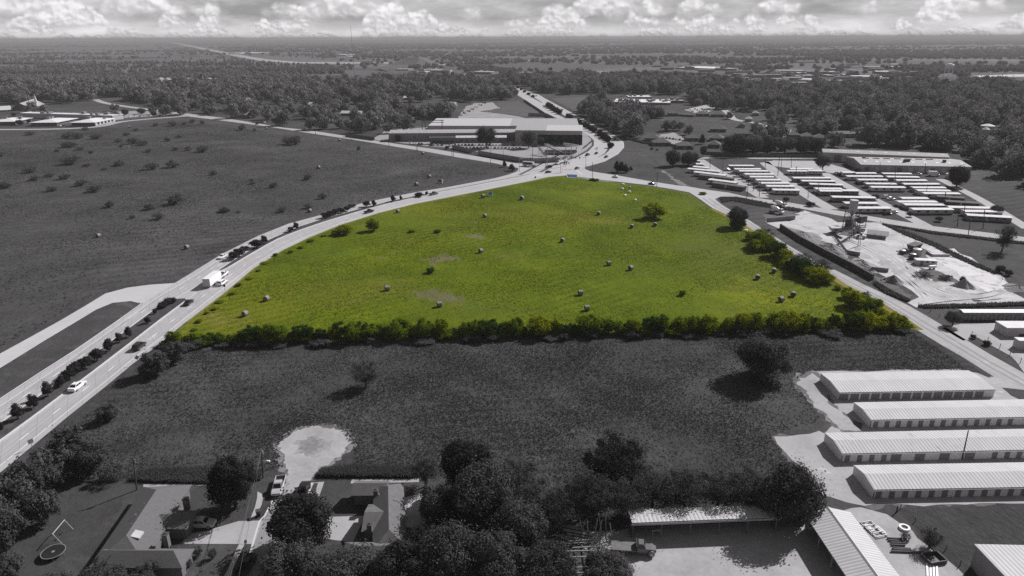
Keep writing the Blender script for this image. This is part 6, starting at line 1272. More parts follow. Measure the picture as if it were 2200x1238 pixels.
wirefence('wire fence along the right edge of the side lawn track', [(1934, 1094), (1975, 1130), (2030, 1180), (2085, 1240)], 4, 1.2); wirefence('wire fence along the weedy edge of the yard and slope', [(1891, 480), (1950, 500), (2010, 526), (2060, 552), (2120, 580), (2170, 612)], 8, 1.3)
wirefence('wire fence on the weedy island of the park road', [(1560, 427), (1600, 434), (1660, 446)], 6, 1.2)
# --- foreground yard and garden things
ZS = Z
def at(zp): return P(*Z(zp))
_a, _b = P(*Z((465, 828)), 2.3), P(*Z((398, 908)), 2.3); SWA = math.atan2((_b - _a).y, (_b - _a).x); c = (_a + _b) / 2; c.z = 0; r = thing('swing_set', 'white A-frame swing set on the lawn above the trampoline', 'swing set', c, SWA)
for x in (-2.0, 2.0):
    for s_ in (-1, 1): mb = MB(); mb.tube((x, s_ * 1.2, 0), (x, 0, 2.3), .055); part('leg', mb, M_wallp, r)
mb = MB(); mb.tube((-2.1, 0, 2.3), (2.1, 0, 2.3), .07); part('crossbar', mb, M_wallp, r)
for x in (-1.0, .6): mb = MB(); mb.tube((x - .2, 0, 2.3), (x - .2, 0, .55), .02, n=4).tube((x + .2, 0, 2.3), (x + .2, 0, .55), .02, n=4).box(x - .25, -.12, .5, x + .25, .12, .549); part('swing_seat', mb, M_steel, r)
c = at((400, 1075)); r = thing('trampoline', 'round black trampoline with a pale rim on the lawn', 'trampoline', c); n = 28; Rt = 2.05
mb = MB(); mb.tube((0, 0, .78), (0, 0, .82), Rt * .93, n=n); part('mat', mb, M_carb, r); mb = MB()
for i in range(n): a0, a1 = 6.2832 * i / n, 6.2832 * (i + 1) / n; mb.hexa([(Rt * .94 * math.cos(a0), Rt * .94 * math.sin(a0), .80), (Rt * math.cos(a0), Rt * math.sin(a0), .80), (Rt * math.cos(a1), Rt * math.sin(a1), .80), (Rt * .94 * math.cos(a1), Rt * .94 * math.sin(a1), .80)] + [(k * Rt * math.cos(a), k * Rt * math.sin(a), .86) for k, a in ((.94, a0), (1, a0), (1, a1), (.94, a1))])
part('rim_pad', mb, M_wallg, r); mb = MB(); mb.tube((0, 0, .83), (0, 0, .835), .3, n=12); part('centre_mark', mb, M_wallg, r)
for i in range(6): mb = MB(); a0 = i * 1.047; mb.tube((Rt * .95 * math.cos(a0), Rt * .95 * math.sin(a0), 0), (Rt * .95 * math.cos(a0), Rt * .95 * math.sin(a0), .8), .04); part('leg', mb, M_galv, r)
r = thing('trash_bin', 'dark wheeled trash bin on the kerb by the driveway', 'bin', P(*q((538, 792))), .4); mb = MB(); mb.hexa([(-.32, -.36, .08), (.32, -.36, .08), (.32, .36, .08), (-.32, .36, .08), (-.42, -.46, 1.3), (.42, -.46, 1.3), (.42, .46, 1.3), (-.42, .46, 1.3)]); part('bin_body', mb, M_carb, r); mb = MB(); mb.box(-.46, -.5, 1.303, .46, .52, 1.38); part('lid', mb, M_steel, r)
for s_ in (-.3, .3): mb = MB(); mb.tube((s_ - .04, .36, .14), (s_ + .04, .36, .14), .14, n=8); part('wheel', mb, M_tyre, r)
r = thing('mailbox', 'dark mailbox post on the strip by the lower driveway kerb', 'mailbox', P(*q((448, 1022))), .3); mb = MB(); mb.box(-.06, -.06, 0, .06, .06, 1.1); part('post', mb, M_wood, r); mb = MB(); mb.box(-.22, -.3, 1.1, .22, .3, 1.45); part('box', mb, M_steel, r)
# pipe racks: long pipes lying in the yard, each its own thing
def rod(name, label, a, b, rad, z, mat, cat='pipe', group=None):
    A_, B_ = P(*a), P(*b); d = B_ - A_; mb = MB(); mb.tube((0, 0, 0), (d.length, 0, 0), rad, n=8); o = link(name, mb.mesh(name, mat), None, (A_.x, A_.y, z), math.atan2(d.y, d.x)); tag(o, label, cat, group)
za = lambda x, y: (1160 + x / 3.667, 1040 + y / 3.667)
for i, (x0, y0, x1, y1) in enumerate(((180, 372, 455, 425), (185, 392, 450, 440), (210, 408, 460, 455), (200, 435, 420, 470), (220, 480, 460, 462), (160, 490, 470, 475), (255, 522, 490, 508), (180, 608, 490, 598), (175, 682, 480, 668), (230, 722, 480, 712), (180, 560, 480, 552), (160, 770, 480, 760), (200, 815, 500, 800))):
    rod('steel_pipe', 'bright steel pipe lying in the yard racks, ' + nth(i, 'from the top'), za(x0, y0), za(x1, y1), .14, .55 + .28 * (i % 3 == 1), M_galv, 'pipe', 'bright pipes in the yard racks')
for i in range(9): rod('steel_bar', 'short bright bar in the fan beside the pipe racks, ' + nth(i, 'from the left'), za(205 + i * 15, 360 + i * 2), za(232 + i * 15, 335 + i * 5), .09, .4, M_galv, 'bar', 'short bars beside the pipe racks')
for i, (x, y) in enumerate(((340, 330), (375, 345), (430, 340), (485, 310), (520, 300), (462, 350), (575, 375))):
    c = P(*za(x, y + 70)); mb = MB(); mb.tube((0, 0, 0), (.6 * (i % 3 - 1), 1.2, 2.6 + .3 * (i % 4)), .12, n=7); o = link('leaning_pipe', mb.mesh('leaning_pipe', M_galv), None, c); tag(o, 'steel pipe standing on end by the trees, ' + nth(i, 'from the left'), 'pipe', 'upright pipes by the trees')
for i in range(4):
    c = P(*za(230 + i * 62, 640)); r = thing('pipe_rack', 'low steel rack under the bright pipes, ' + nth(i, 'from the left'), 'rack', c, 0, 'pipe racks'); mb = MB(); mb.box(-.1, -9, .25, .1, 9, .40); part('beam', mb, M_steel, r)
    for yy in (-8, 0, 8): mb = MB(); mb.box(-.1, yy - .1, 0, .1, yy + .1, .249).box(-.08, yy - .9, .401, .08, yy - .75, 1.2); part('post', mb, M_steel, r)
zb = lambda x, y: (1640 + x / 3.93, 1000 + y / 3.93)
for i, (x0, y0, x1, y1) in enumerate(((1045, 622, 1165, 628), (1055, 640, 1185, 648), (1075, 660, 1190, 664), (1080, 678, 1195, 682), (1090, 702, 1240, 712), (1095, 716, 1245, 722), (1075, 732, 1350, 742))): rod('rusty_pipe', 'rusty pipe lying beside the long barn, ' + nth(i, 'from the top'), zb(x0, y0), zb(x1, y1), .20, .22, M_rust, 'pipe', 'rusty pipes beside the barn')
c = P(*zb(1190, 535)); r = thing('tyre_planter', 'white ring planter on the weedy ground right of the barn', 'planter', c); mb = MB(); n = 20
for i in range(n): a0, a1 = 6.2832 * i / n, 6.2832 * (i + 1) / n; mb.hexa([(k * math.cos(a), k * math.sin(a), z) for z in (0.0, .45) for k, a in ((.62, a0), (1.0, a0), (1.0, a1), (.62, a1))])
part('ring', mb, M_white, r); mb = MB(); mb.tube((0, 0, .02), (0, 0, .2), .6, n=14); part('soil', mb, M_walld, r)
for (x, y, lab) in ((930, 545, 'pale steel ladder rack lying right of the barn, beside slats'),):
    c = P(*zb(x, y)); r = thing('ladder_rack', lab, 'frame', c, .25); 
    for k in range(5): mb = MB(); mb.box(-1.2, -2.2 + k * 1.05, .3, 1.2, -2.05 + k * 1.05, .42); part('rung', mb, M_galv, r)
    for s_ in (-1.2, 1.2): mb = MB(); mb.box(s_ - .08, -2.3, .15, s_ + .08, 2.3, .30); part('rail', mb, M_galv, r)
for i, (x, y) in enumerate(((893, 535), (985, 550))):
    c = P(*zb(x, y)); r = thing('slat_bundle', ('left' if i == 0 else 'right') + ' bundle of pale slats beside the steel frame', 'slats', c, .25, 'pale slat bundles')
    for k in range(3): mb = MB(); mb.box(-.35 + k * .28, -1.1, .02, -.18 + k * .28, 1.1, .3); part('slat', mb, M_white, r)
c = P(*zb(820, 505)); r = thing('pallet', 'pale pallet at the edge of the long barn', 'pallet', c, .2)
for k in range(6): mb = MB(); mb.box(-1.2, -.9 + k * .32, .12, 1.2, -.7 + k * .32, .17); part('slat', mb, M_wallp, r)
mb = MB(); mb.box(-1.2, -.9, 0, -1.0, .9, .119).box(1.0, -.9, 0, 1.2, .9, .119); part('bearer', mb, M_wood, r)
c = P(*zb(1450, 905)); r = thing('panel_stack', 'white sheet panels lying at the bottom of the yard', 'panels', c, -.5)
for k in range(4): mb = MB(); mb.box(-1.4 + k * .5, -1.8, .05, -1.05 + k * .5, 1.8, .2); part('panel', mb, M_white, r)
c = P(*zb(1435, 800)); r = thing('dump_bin', 'open dark steel box behind the thorny bush', 'bin', c, .2); mb = MB(); mb.box(-1.7, -1.3, 0, 1.7, 1.3, .15).box(-1.7, -1.3, .151, -1.58, 1.3, .8).box(1.58, -1.3, .151, 1.7, 1.3, .8).box(-1.57, -1.3, .151, 1.57, -1.18, .8).box(-1.57, 1.18, .151, 1.57, 1.3, .8); part('bin_body', mb, M_steel, r)
c = P(*za(2005, 325)); r = thing('steel_cabinet', 'pale cabinet under the tree between pole barn and long barn', 'cabinet', c, .1); mb = MB(); mb.box(-.9, -.6, 0, .9, .6, 1.2); part('case', mb, M_wallg, r); mb = MB(); mb.box(-1, -.7, 1.203, 1, .7, 1.3); part('top', mb, M_wallp, r)
c = P(*za(915, 395)); r = thing('saw_horse', 'pale saw horse in the shade before the pole barn', 'trestle', c, .2); mb = MB(); mb.box(-1, -.08, .8, 1, .08, .95); part('beam', mb, M_wallp, r)
for x in (-.8, .8):
    for y in (-.4, .4): mb = MB(); mb.tube((x, y, 0), (x, 0, .8), .05); part('leg', mb, M_wallp, r)
c = P(*Z((610, 485))); r = thing('garden_shed', 'small pale box shed at the edge of the bushes', 'shed', c, .2); mb = MB(); mb.box(-1, -.8, 0, 1, .8, 1.7); part('wall', mb, M_wallg, r); mb = MB(); mb.box(-1.1, -.9, 1.703, 1.1, .9, 1.85); part('roof', mb, M_wallp, r)
for x, y, lab in ((1148.5, 384.5, 'left'), (1151.5, 384.5, 'right')): pass
# ------------------------------------------------------------------ plants
T_oak = Plants([tree_proto('oak_tree', 'tree', 40 + i, 13, 10.5, 1.1, 64, 34000, .165, L_oak, 'dome', (.07, .22)) for i in range(3)])
T_dark = Plants([tree_proto('dark_tree', 'tree', 60 + i, 10, 10.5, .7, 60, 32000, .15, L_dark, 'dome', (.07, .21)) for i in range(3)])
T_thin = Plants([tree_proto('wispy_tree', 'tree', 80 + i, 9, 8, 1.2, 60, 7200, .10, L_twig, 'dome', (.07, .22), .7, 26) for i in range(3)])
T_med = Plants([tree_proto('median_tree', 'tree', 90 + i, 3.6, 5.0, 1.1, 18, 2200, .16, L_dark, 'cone' if i != 1 else 'round', (.14, .24)) for i in range(3)])
T_feather = Plants([tree_proto('feathery_tree', 'tree', 85 + i, 11, 10, 1.8, 60, 16000, .15, L_pale, 'round', (.07, .2), .35, 10) for i in range(2)])
T_con = Plants([tree_proto('conifer_tree', 'tree', 95, 5, 8, .8, 26, 3000, .22, L_dark, 'cone', (.13, .22))])
B_scrub = Plants([bush_proto('scrub_bush', 'bush', 120 + i, 6, 2.4, 40, 1700, .10, L_scrub, fill=.85, br=(.08, .24), stems=14) for i in range(4)])
B_dense = Plants([bush_proto('dense_bush', 'bush', 130 + i, 5, 3.4, 36, 7000, .12, L_dark) for i in range(3)])
B_grey = Plants([bush_proto('hedge_bush', 'bush', 140 + i, 6, 5, 46, 8000, .12, L_oak, br=(.07, .2)) for i in range(3)])
B_dry = Plants([bush_proto('dry_bush', 'bush', 145 + i, 7, 5, 44, 5000, .10, L_pale, fill=.75, br=(.08, .22), stems=20) for i in range(2)])
B_green = Plants([bush_proto('green_bush', 'bush', 150 + i, 6, 5.5, 60, 9000, .12, (L_green, L_yell, L_deep, L_yell)[i], br=(.05, .19), fill=.35) for i in range(4)])
# median trees, lower run then upper run
lowm = [(40, 901, 24, 34), (73.7, 876.6, 22, 33), (104, 853, 21, 33), (134, 831, 20, 29), (150, 817, 24, 24), (162, 806, 24, 26), (184, 793, 26, 24), (210, 775, 26, 25), (236, 755.5, 20, 28), (257, 736, 15, 24), (278, 725, 15, 23), (317.6, 695.7, 13, 17), (334, 674.7, 9, 11)]
for i, (x, y, w, h) in enumerate(lowm): T_med.put(x, y, w * 1.1, h * 1.05, 'small staked tree on the lower median, ' + nth(i, 'from the bottom'), 'trees on the lower median', k=(1 if 4 <= i <= 7 else 0 if i % 2 else 2))
B_dense.put(1, 925, 14, 16, 'small bush at the bottom edge of the lower median', 'trees on the lower median')
for i, (x, y, w, h) in enumerate([(349, 662, 20, 12), (359, 656, 20, 13), (369, 651, 20, 11)]): B_dense.put(x, y, w, h, 'low spreading bush near the tip of the lower median, ' + nth(i, 'from the left'), 'bushes near the tip of the lower median')
upm = [(503, 557, 22, 16, 1), (514, 551, 22, 17, 1), (526, 543, 18, 14, 1), (551, 532.5, 26, 17, 1), (568, 523.5, 14, 20, 0), (625, 497.6, 13, 10, 1), (636.6, 492.5, 12, 17, 0), (700, 468.5, 18, 11, 1), (711, 465, 16, 12, 1), (722, 461, 16, 12, 1), (733, 458, 14, 11, 1), (746, 454, 14, 11, 1), (788, 444.8, 17, 12, 1), (803, 443, 11, 15, 0), (844, 433.5, 12, 16, 0), (861, 430.3, 7, 12, 0), (901, 422.7, 20, 9, 2), (917, 419, 7, 8, 2)]
for i, (x, y, w, h, k) in enumerate(upm): T_med.put(x, y, w * 1.1, h * 1.05, 'small tree or bush on the upper median, ' + nth(i, 'from the near tip'), 'trees on the upper median', k=k)
for i, (x, y) in enumerate([(1178, 229), (1183, 232.5), (1189, 236.5), (1195, 240.5), (1202, 244.5), (1221, 253.5), (1226, 256.5), (1237, 263), (1244, 266.5), (1255, 272), (1262, 276), (1269, 280), (1276, 284), (1290, 291), (1295, 294.5), (1300, 298), (1304, 301), (1308, 304), (1312, 317), (1297, 296), (1287, 289)]):
    B_dense.put(x, y + 1, 9 + y / 60, 6 + y / 60, 'round dark bush on the curved median, ' + nth(i, 'counted from its far end'), 'bushes on the curved median')
for i, (x, y) in enumerate([(1112, 190), (1120, 194), (1127, 199), (1136, 204), (1145, 209.5), (1042, 169), (1050, 171.5), (1060, 175), (1070, 178.5)]): B_dense.put(x, y, 8, 5, 'tiny bush on the far median, ' + nth(i, 'in order'), 'bushes on the far median')
for i, (x, y, w, h) in enumerate(((44, 269, 16, 12), (62, 263, 12, 8), (100, 262, 18, 8), (128, 264, 14, 9), (190, 254, 18, 8), (216, 252, 14, 8), (250, 253, 18, 12), (270, 247, 16, 12), (305, 245, 20, 12), (330, 248, 14, 9), (350, 243, 18, 11), (30, 250, 12, 8))): T_oak.put(x, y, w, h, 'dark tree around the left school, ' + nth(i, 'of the school trees'), 'trees around the school')
# scrub in the left field
sc = [(290, 398, 120, 45), (640, 425, 150, 70), (740, 430, 160, 80), (915, 432, 150, 60), (810, 352, 90, 38), (660, 510, 180, 65), (755, 540, 100, 40), (540, 555, 70, 34), (860, 575, 60, 40), (680, 672, 220, 105), (290, 752, 170, 70), (330, 825, 130, 60), (470, 793, 110, 48), (615, 812, 150, 62), (55, 900, 150, 72), (770, 875, 150, 72), (495, 928, 130, 60), (890, 935, 170, 72), (820, 695, 90, 30), (1120, 688, 150, 62), (1440, 722, 160, 85), (1640, 702, 170, 90), (1780, 545, 90, 52), (1920, 557, 150, 78), (1660, 540, 80, 38), (1400, 560, 80, 38), (1590, 457, 80, 48), (1260, 480, 130, 78), (1150, 510, 70, 38), (1350, 495, 140, 62), (1120, 462, 100, 42), (1640, 312, 110, 62), (1475, 314, 70, 38), (1745, 302, 60, 38), (1820, 280, 70, 42), (1915, 292, 60, 42), (1200, 402, 90, 42), (1285, 359, 60, 34), (1030, 1082, 110, 72), (1415, 1102, 130, 65), (1660, 1047, 220, 122), (1510, 1192, 150, 78), (1250, 1187, 80, 42), (2020, 773, 90, 48), (2130, 1122, 140, 52), (15, 600, 60, 52), (1700, 422, 90, 32), (985, 727, 80, 28)]
sc = [(x / 4.4, 200 + y / 4.4, w / 4.4, h / 4.4) for x, y, w, h in sc]
sc += [(400 + x / 3.868, 380 + y / 3.868, w / 3.868, h / 3.868) for x, y, w, h in ((725, 88, 95, 52), (1135, 182, 90, 60), (800, 292, 100, 58), (1015, 262, 100, 52), (310, 293, 110, 38), (435, 300, 50, 22), (550, 60, 70, 28))] + [(519.6, 279.5, 22, 16), (618, 310, 30, 18), (634, 311, 34, 25), (770.6, 323.5, 13, 13), (547, 281.5, 9, 7), (661, 386, 26, 14), (540, 389, 14, 6)]
sc.sort(key=lambda t: -t[1])
bands = [('nearest', []), ('nearer middle', []), ('farther middle', []), ('farthest', [])]
for i, t in enumerate(sc): bands[i * 4 // len(sc)][1].append(t)
for nm, lst in bands:
    lst.sort()
    for i, (x, y, w, h) in enumerate(lst):
        sz = 'broad low' if w > 33 else 'small' if w < 18 else 'rounded'
        B_scrub.put(x, y, w * .95, h * .82, f'{sz} scrub bush in the {nm} field band, ' + nth(i, 'from the left'), 'scrub bushes in the left field')
# hedge along the meadow: green thicket inside the line, a few grey bushes outside it
HB = Plants([bush_proto('hedge_shrub', 'bush', 160 + i, 6, (5.5, 7, 4.5, 6, 6.5)[i], (50, 34, 60, 44, 40)[i], 9000, .115, (L_yell, L_green, L_yell, L_green, L_deep)[i], 'round' if i in (1, 4) else 'dome', (.05, .20), .5) for i in range(5)])
r_ = random.Random(5); x = 374.0; n1 = []; n2 = []
while x < 1944:
    t = (x - 345) / 1625; yl = 741 - 36 * t - 3 * math.sin(3.14 * t); big = r_.random(); w = r_.uniform(20, 40) if big < .68 else r_.uniform(40, 66)
    if x < 420 or x > 1890: w = min(w, 34)
    hh = min(40, w * r_.uniform(.42, 1.0) * (.75 if x < 480 else 1) + 5)
    if not (488 < x < 508): n1.append((x, yl - r_.uniform(-1.5, 2.5), w, min(hh, 52), r_.choice((1, 4, 2, 3)) if x < 760 else r_.choice((0, 2, 1, 3, 0, 4))))
    x += w * r_.uniform(.30, .62)
x = 362.0
while x < 1955:
    t = (x - 345) / 1625; yl = 741 - 36 * t - 3 * math.sin(3.14 * t); w = r_.uniform(20, 44); n2.append((x, yl + r_.uniform(0, 3.5), w, r_.uniform(9, 20), r_.choice((1, 4, 3, 4)))); x += w * r_.uniform(.5, .95)
def hedge_lab(i, n, kind):
    b = ('first stretch from the highway', 'second stretch from the highway', 'middle stretch', 'stretch before the road end', 'road end stretch')[min(4, i * 5 // n)]; return f'{kind} in the hedge, {b}, ' + nth(min(i - (i * 5 // n) * n // 5, 20), 'along it')
for i, (x, y, w, h, k) in enumerate(n1): HB.put(x, y, w, h, hedge_lab(i, len(n1), 'tall green shrub' if h > 34 else 'green shrub'), 'green shrubs of the hedge row', k=k)
for i, (x, y, w, h, k) in enumerate(n2): HB.put(x, y, w, h, hedge_lab(i, len(n2), 'low green underbrush'), 'underbrush of the hedge row', k=k)
x = 400.0; i = 0
while x < 1950:
    t = (x - 345) / 1625; yl = 741 - 36 * t - 3 * math.sin(3.14 * t); w = r_.uniform(22, 60); hh = r_.uniform(6, 15)
    if r_.random() > .5: B_grey.put(x, yl + r_.uniform(6, 12), w, hh, 'dark grey bush on the outer side of the hedge, ' + nth(min(i, 25), 'from the highway'), 'grey bushes of the hedge row'); i += 1
    x += w * r_.uniform(.5, .9)
T_low = Plants([tree_proto('spreading_tree', 'tree', 47 + i, 12, 10, .3, 70, 26000, .16, (L_pale, L_oak)[i], 'dome', (.07, .22)) for i in range(2)]); T_low.put(1636, 810, 116, 86, 'broad grey tree standing out in front of the hedge near the storage rows', k=0)
T_thin.put(787, 832, 70, 58, 'lone wispy bush-like tree in the middle of the rough field', k=0)
for x, y, w, h, lab in ((335, 806, 62, 50, 'lower dark bush by the highway at the hedge end'), (375, 778, 60, 42, 'upper dark bush by the highway at the hedge end'), (318, 812, 40, 30, 'lowest small bush by the highway at the hedge end'), (235, 902, 46, 32, 'lone low bush in the field near the lower highway')): B_grey.put(x, y, w, h, lab, 'bushes at the hedge end')
for x, y, w, h, lab in ((160, 1000, 80, 80, 'tall bush at the top of the left roadside thicket'), (195, 1020, 76, 62, 'bush at the right of the roadside thicket'), (120, 1040, 96, 76, 'bush in the middle of the roadside thicket'), (75, 1075, 100, 80, 'broad bush left of the swing set lawn'), (40, 1120, 110, 90, 'dark broad bush by the lawn at the left edge'), (10, 1090, 80, 60, 'bush by the highway at the left edge'), (100, 1125, 70, 70, 'bush overhanging the lawn above the swing set'), (15, 1180, 90, 90, 'lowest bush of the roadside thicket'), (205, 985, 50, 34, 'small bush on the field side of the roadside thicket'), (245, 1030, 60, 34, 'pale weedy bush beside the lawn pole'), (22, 1246, 70, 50, 'bush at the bottom left corner')): (B_grey if 'pale' not in lab else B_dry).put(x, y, w, h, lab, 'roadside thicket')
T_dark.put(507, 1090, 104, 106, 'dense dark tree beside the lamp pole and hipped house', k=0)
T_dark.put(652, 1176, 140, 108, 'dense round tree between the short street and driveway', k=1)
for x, y, w, h, lab, P_ in ((1005, 1068, 120, 116, 'tall dark tree behind the stepped-roof house', T_dark), (955, 1126, 110, 84, 'dark leafy tree right of the stepped-roof house', T_oak), (1040, 1130, 140, 120, 'big dark tree at the centre of the lower grove', T_oak), (1085, 1095, 100, 90, 'lighter tree on the field side of the lower grove', T_thin), (915, 1045, 70, 60, 'bare pale bush at the fence corner of the stepped-roof house', T_thin), (1120, 1180, 120, 90, 'tree left of the bright pipe racks', T_oak), (640, 1262, 140, 90, 'tree at the bottom edge beside the dark pickup', T_oak), (745, 1275, 150, 78, 'bottom tree below the stepped-roof house', T_oak), (870, 1275, 150, 92, 'bottom tree right of the house roof', T_dark), (965, 1258, 150, 110, 'bottom tree in the middle of the lower grove', T_oak), (1075, 1270, 150, 110, 'bottom tree left of the pipe racks', T_oak), (1180, 1275, 130, 90, 'bottom tree over the pipe racks', T_oak), (1300, 1262, 110, 62, 'leafy tree over the lower end of the pipe racks', T_oak), (905, 1200, 80, 62, 'tree against the lower wall of the stepped-roof house', T_dark), (318, 1262, 70, 48, 'tree at the bottom edge in front of the hipped house', T_oak), (225, 1268, 120, 34, 'bush-like tree at the bottom left of the hipped roof', T_oak), (120, 1290, 110, 42, 'tree at the very bottom below the trampoline', T_oak)): P_.put(x, y, w, h, lab, 'trees of the lower grove')
for x, y, w, h, lab in ((1150, 1120, 110, 90, 'bare twiggy tree left of the pole barn trees'), (1200, 1135, 90, 80, 'twiggy tree above the bright bars'), (1260, 1110, 120, 90, 'twiggy tree in the brush above the pole barn corner'), (1335, 1112, 110, 84, 'twiggy tree just left of the pole barn roof'), (1400, 1100, 110, 84, 'twiggy tree over the left of the pole barn roof'), (1470, 1097, 110, 84, 'pale twiggy tree over the middle of the pole barn roof'), (1540, 1096, 110, 84, 'twiggy tree over the right of the pole barn roof'), (1600, 1096, 110, 86, 'twiggy tree beside the leafy tree at the barn end'), (1110, 1060, 110, 70, 'pale brush tree on the field edge of the grove'), (1390, 1050, 80, 44, 'low pale brush below the dark field bush'), (1480, 1055, 90, 40, 'low pale brush on the field edge above the pole barn')): T_thin.put(x, y, w, h, lab, 'twiggy trees above the pole barn')
T_brush = Plants([tree_proto('brushy_tree', 'bush', 77, 11, 8, .2, 80, 13000, .12, L_dark, 'dome', (.06, .2), .7, 30)]); T_brush.put(1318, 1034, 150, 94, 'large dark brushy bush alone in the rough field')
T_low.put(1690, 1120, 138, 112, 'leafy tree at the end of the pole barn by the storage lot', k=1); T_oak.put(1640, 1108, 90, 70, 'smaller leafy tree over the right end of the pole barn', k=2)
B_dry.put(1996, 1176, 48, 44, 'thorny bush beside the rusty pipes'); B_scrub.put(1945, 1160, 26, 14, 'low weeds near the white ring planter')
for x, y, lab in ((427, 1195, 'pale flowering shrub at the corner of the hipped house'), (457, 1200, 'pale round shrub on the small front lawn'), (405, 1222, 'pale shrub at the bottom corner of the hipped house')): B_dry.put(x, y, 22, 22, lab, 'front garden shrubs')
# meadow plants
for x, y, w, h, k, lab in ((742, 503, 40, 20, 1, 'yellow-green bush by the highway edge, left of the pair'), (803, 496, 34, 26, 0, 'round green bush by the highway edge, right of the pair'), (722, 505, 24, 10, 0, 'low green bush left of the highway pair'), (925, 586, 22, 11, 2, 'small dark bush in the left of the meadow'), (1632, 530, 44, 36, 0, 'green bush at the upper county road edge'), (1668, 552, 52, 34, 2, 'deep green bush at the county road edge'), (1722, 592, 50, 36, 2, 'dark green bush under the bare roadside trees'), (1760, 606, 50, 30, 1, 'yellow-green bush next to the county road'), (1835, 660, 48, 36, 3, 'yellow-green bush of the lower roadside pair'), (1872, 670, 50, 30, 0, 'green bush of the lower roadside pair'), (1584, 492, 36, 20, 2, 'deep green bush at the foot of the dark roadside tree'), (1466, 635, 18, 11, 0, 'tiny leafy bush low in the right of the meadow'), (1840, 706, 34, 20, 2, 'sparse green bush near the lower roadside pair'), (1920, 702, 60, 22, 3, 'yellow-green bush at the road end of the hedge'), (1880, 704, 60, 24, 1, 'bright bush at the right end of the hedge'),
        (1510, 418, 20, 5, 0, 'low green weeds at the bend of the meadow edge'), (1276, 388, 24, 4, 2, 'dark low weeds at the meadow tip'), (940, 500, 18, 6, 2, 'low dark bush right of the round highway bush'), (885, 499, 18, 6, 0, 'low bush between the highway bush and the bales')): B_green.put(x, y, w, h, lab, 'bushes on the meadow', k=k)
for x, y, w, h, lab in ((1985, 594, 44, 10, 'long weedy bush before the container cabin'), (2030, 599, 36, 9, 'weeds behind the conical sand heap'), (1950, 543, 30, 6, 'low weeds among the scrap tanks')): B_scrub.put(x, y, w, h, lab, 'weeds in the batch yard')
HB.put(1406, 468, 56, 34, 'round yellow-green bush in the upper right of the meadow', 'bushes on the meadow', k=0)
T_thin.put(2152, 541, 46, 62, 'tall spindly tree on the slope at the right', 'thin trees around the park', k=1)
T_oak.put(1584, 488, 46, 42, 'dark grey tree where the meadow meets the county road', k=2)
for x, y, w, h, lab in ((1640, 522, 50, 34, 'bare grey tree beside the county road opposite the mixer trucks'), (1668, 546, 34, 28, 'small bare grey tree beside the block wall'), (1720, 583, 54, 40, 'bare grey tree in the roadside clump'), (1760, 588, 50, 34, 'pale bare tree in the roadside clump by the block wall'), (1858, 648, 26, 22, 'small bare tree behind the lower roadside pair'), (1884, 664, 24, 22, 'small bare tree at the right of the lower roadside pair')): T_thin.put(x, y, w, h, lab, 'bare roadside trees')
r_ = random.Random(9)
for i, (x, y) in enumerate([(585, 545), (568, 560), (548, 576), (528, 594), (508, 612), (640, 525), (665, 515), (690, 505), (620, 535), (488, 630), (470, 645), (455, 662), (440, 672), (425, 690), (410, 705)]): B_green.put(x + r_.uniform(2, 12), y + r_.uniform(2, 10), r_.uniform(12, 22), r_.uniform(3, 6), 'low bright weeds along the highway verge, ' + nth(i, 'counted up the road') if i < 26 else '', 'weeds along the highway verge', k=1 if i % 2 else 0)
for i, (x, y, w, h, k) in enumerate(((1612, 515, 30, 18, 1), (1622, 538, 44, 24, 0), (1650, 536, 40, 28, 1), (1684, 562, 46, 28, 3), (1692, 575, 36, 18, 0), (1706, 580, 44, 26, 2), (1738, 600, 44, 28, 1), (1748, 610, 36, 20, 3), (1776, 608, 34, 20, 1), (1800, 622, 20, 10, 0), (1818, 640, 30, 24, 3), (1826, 656, 40, 30, 1), (1848, 668, 40, 28, 0), (1862, 676, 44, 26, 2), (1888, 680, 36, 20, 3), (1900, 692, 26, 14, 1))): HB.put(x, y, w, h, 'brush in the belt along the county road, ' + nth(i, 'from its upper end'), 'brush belt along the county road', k=(0, 2, 4, 0)[k])
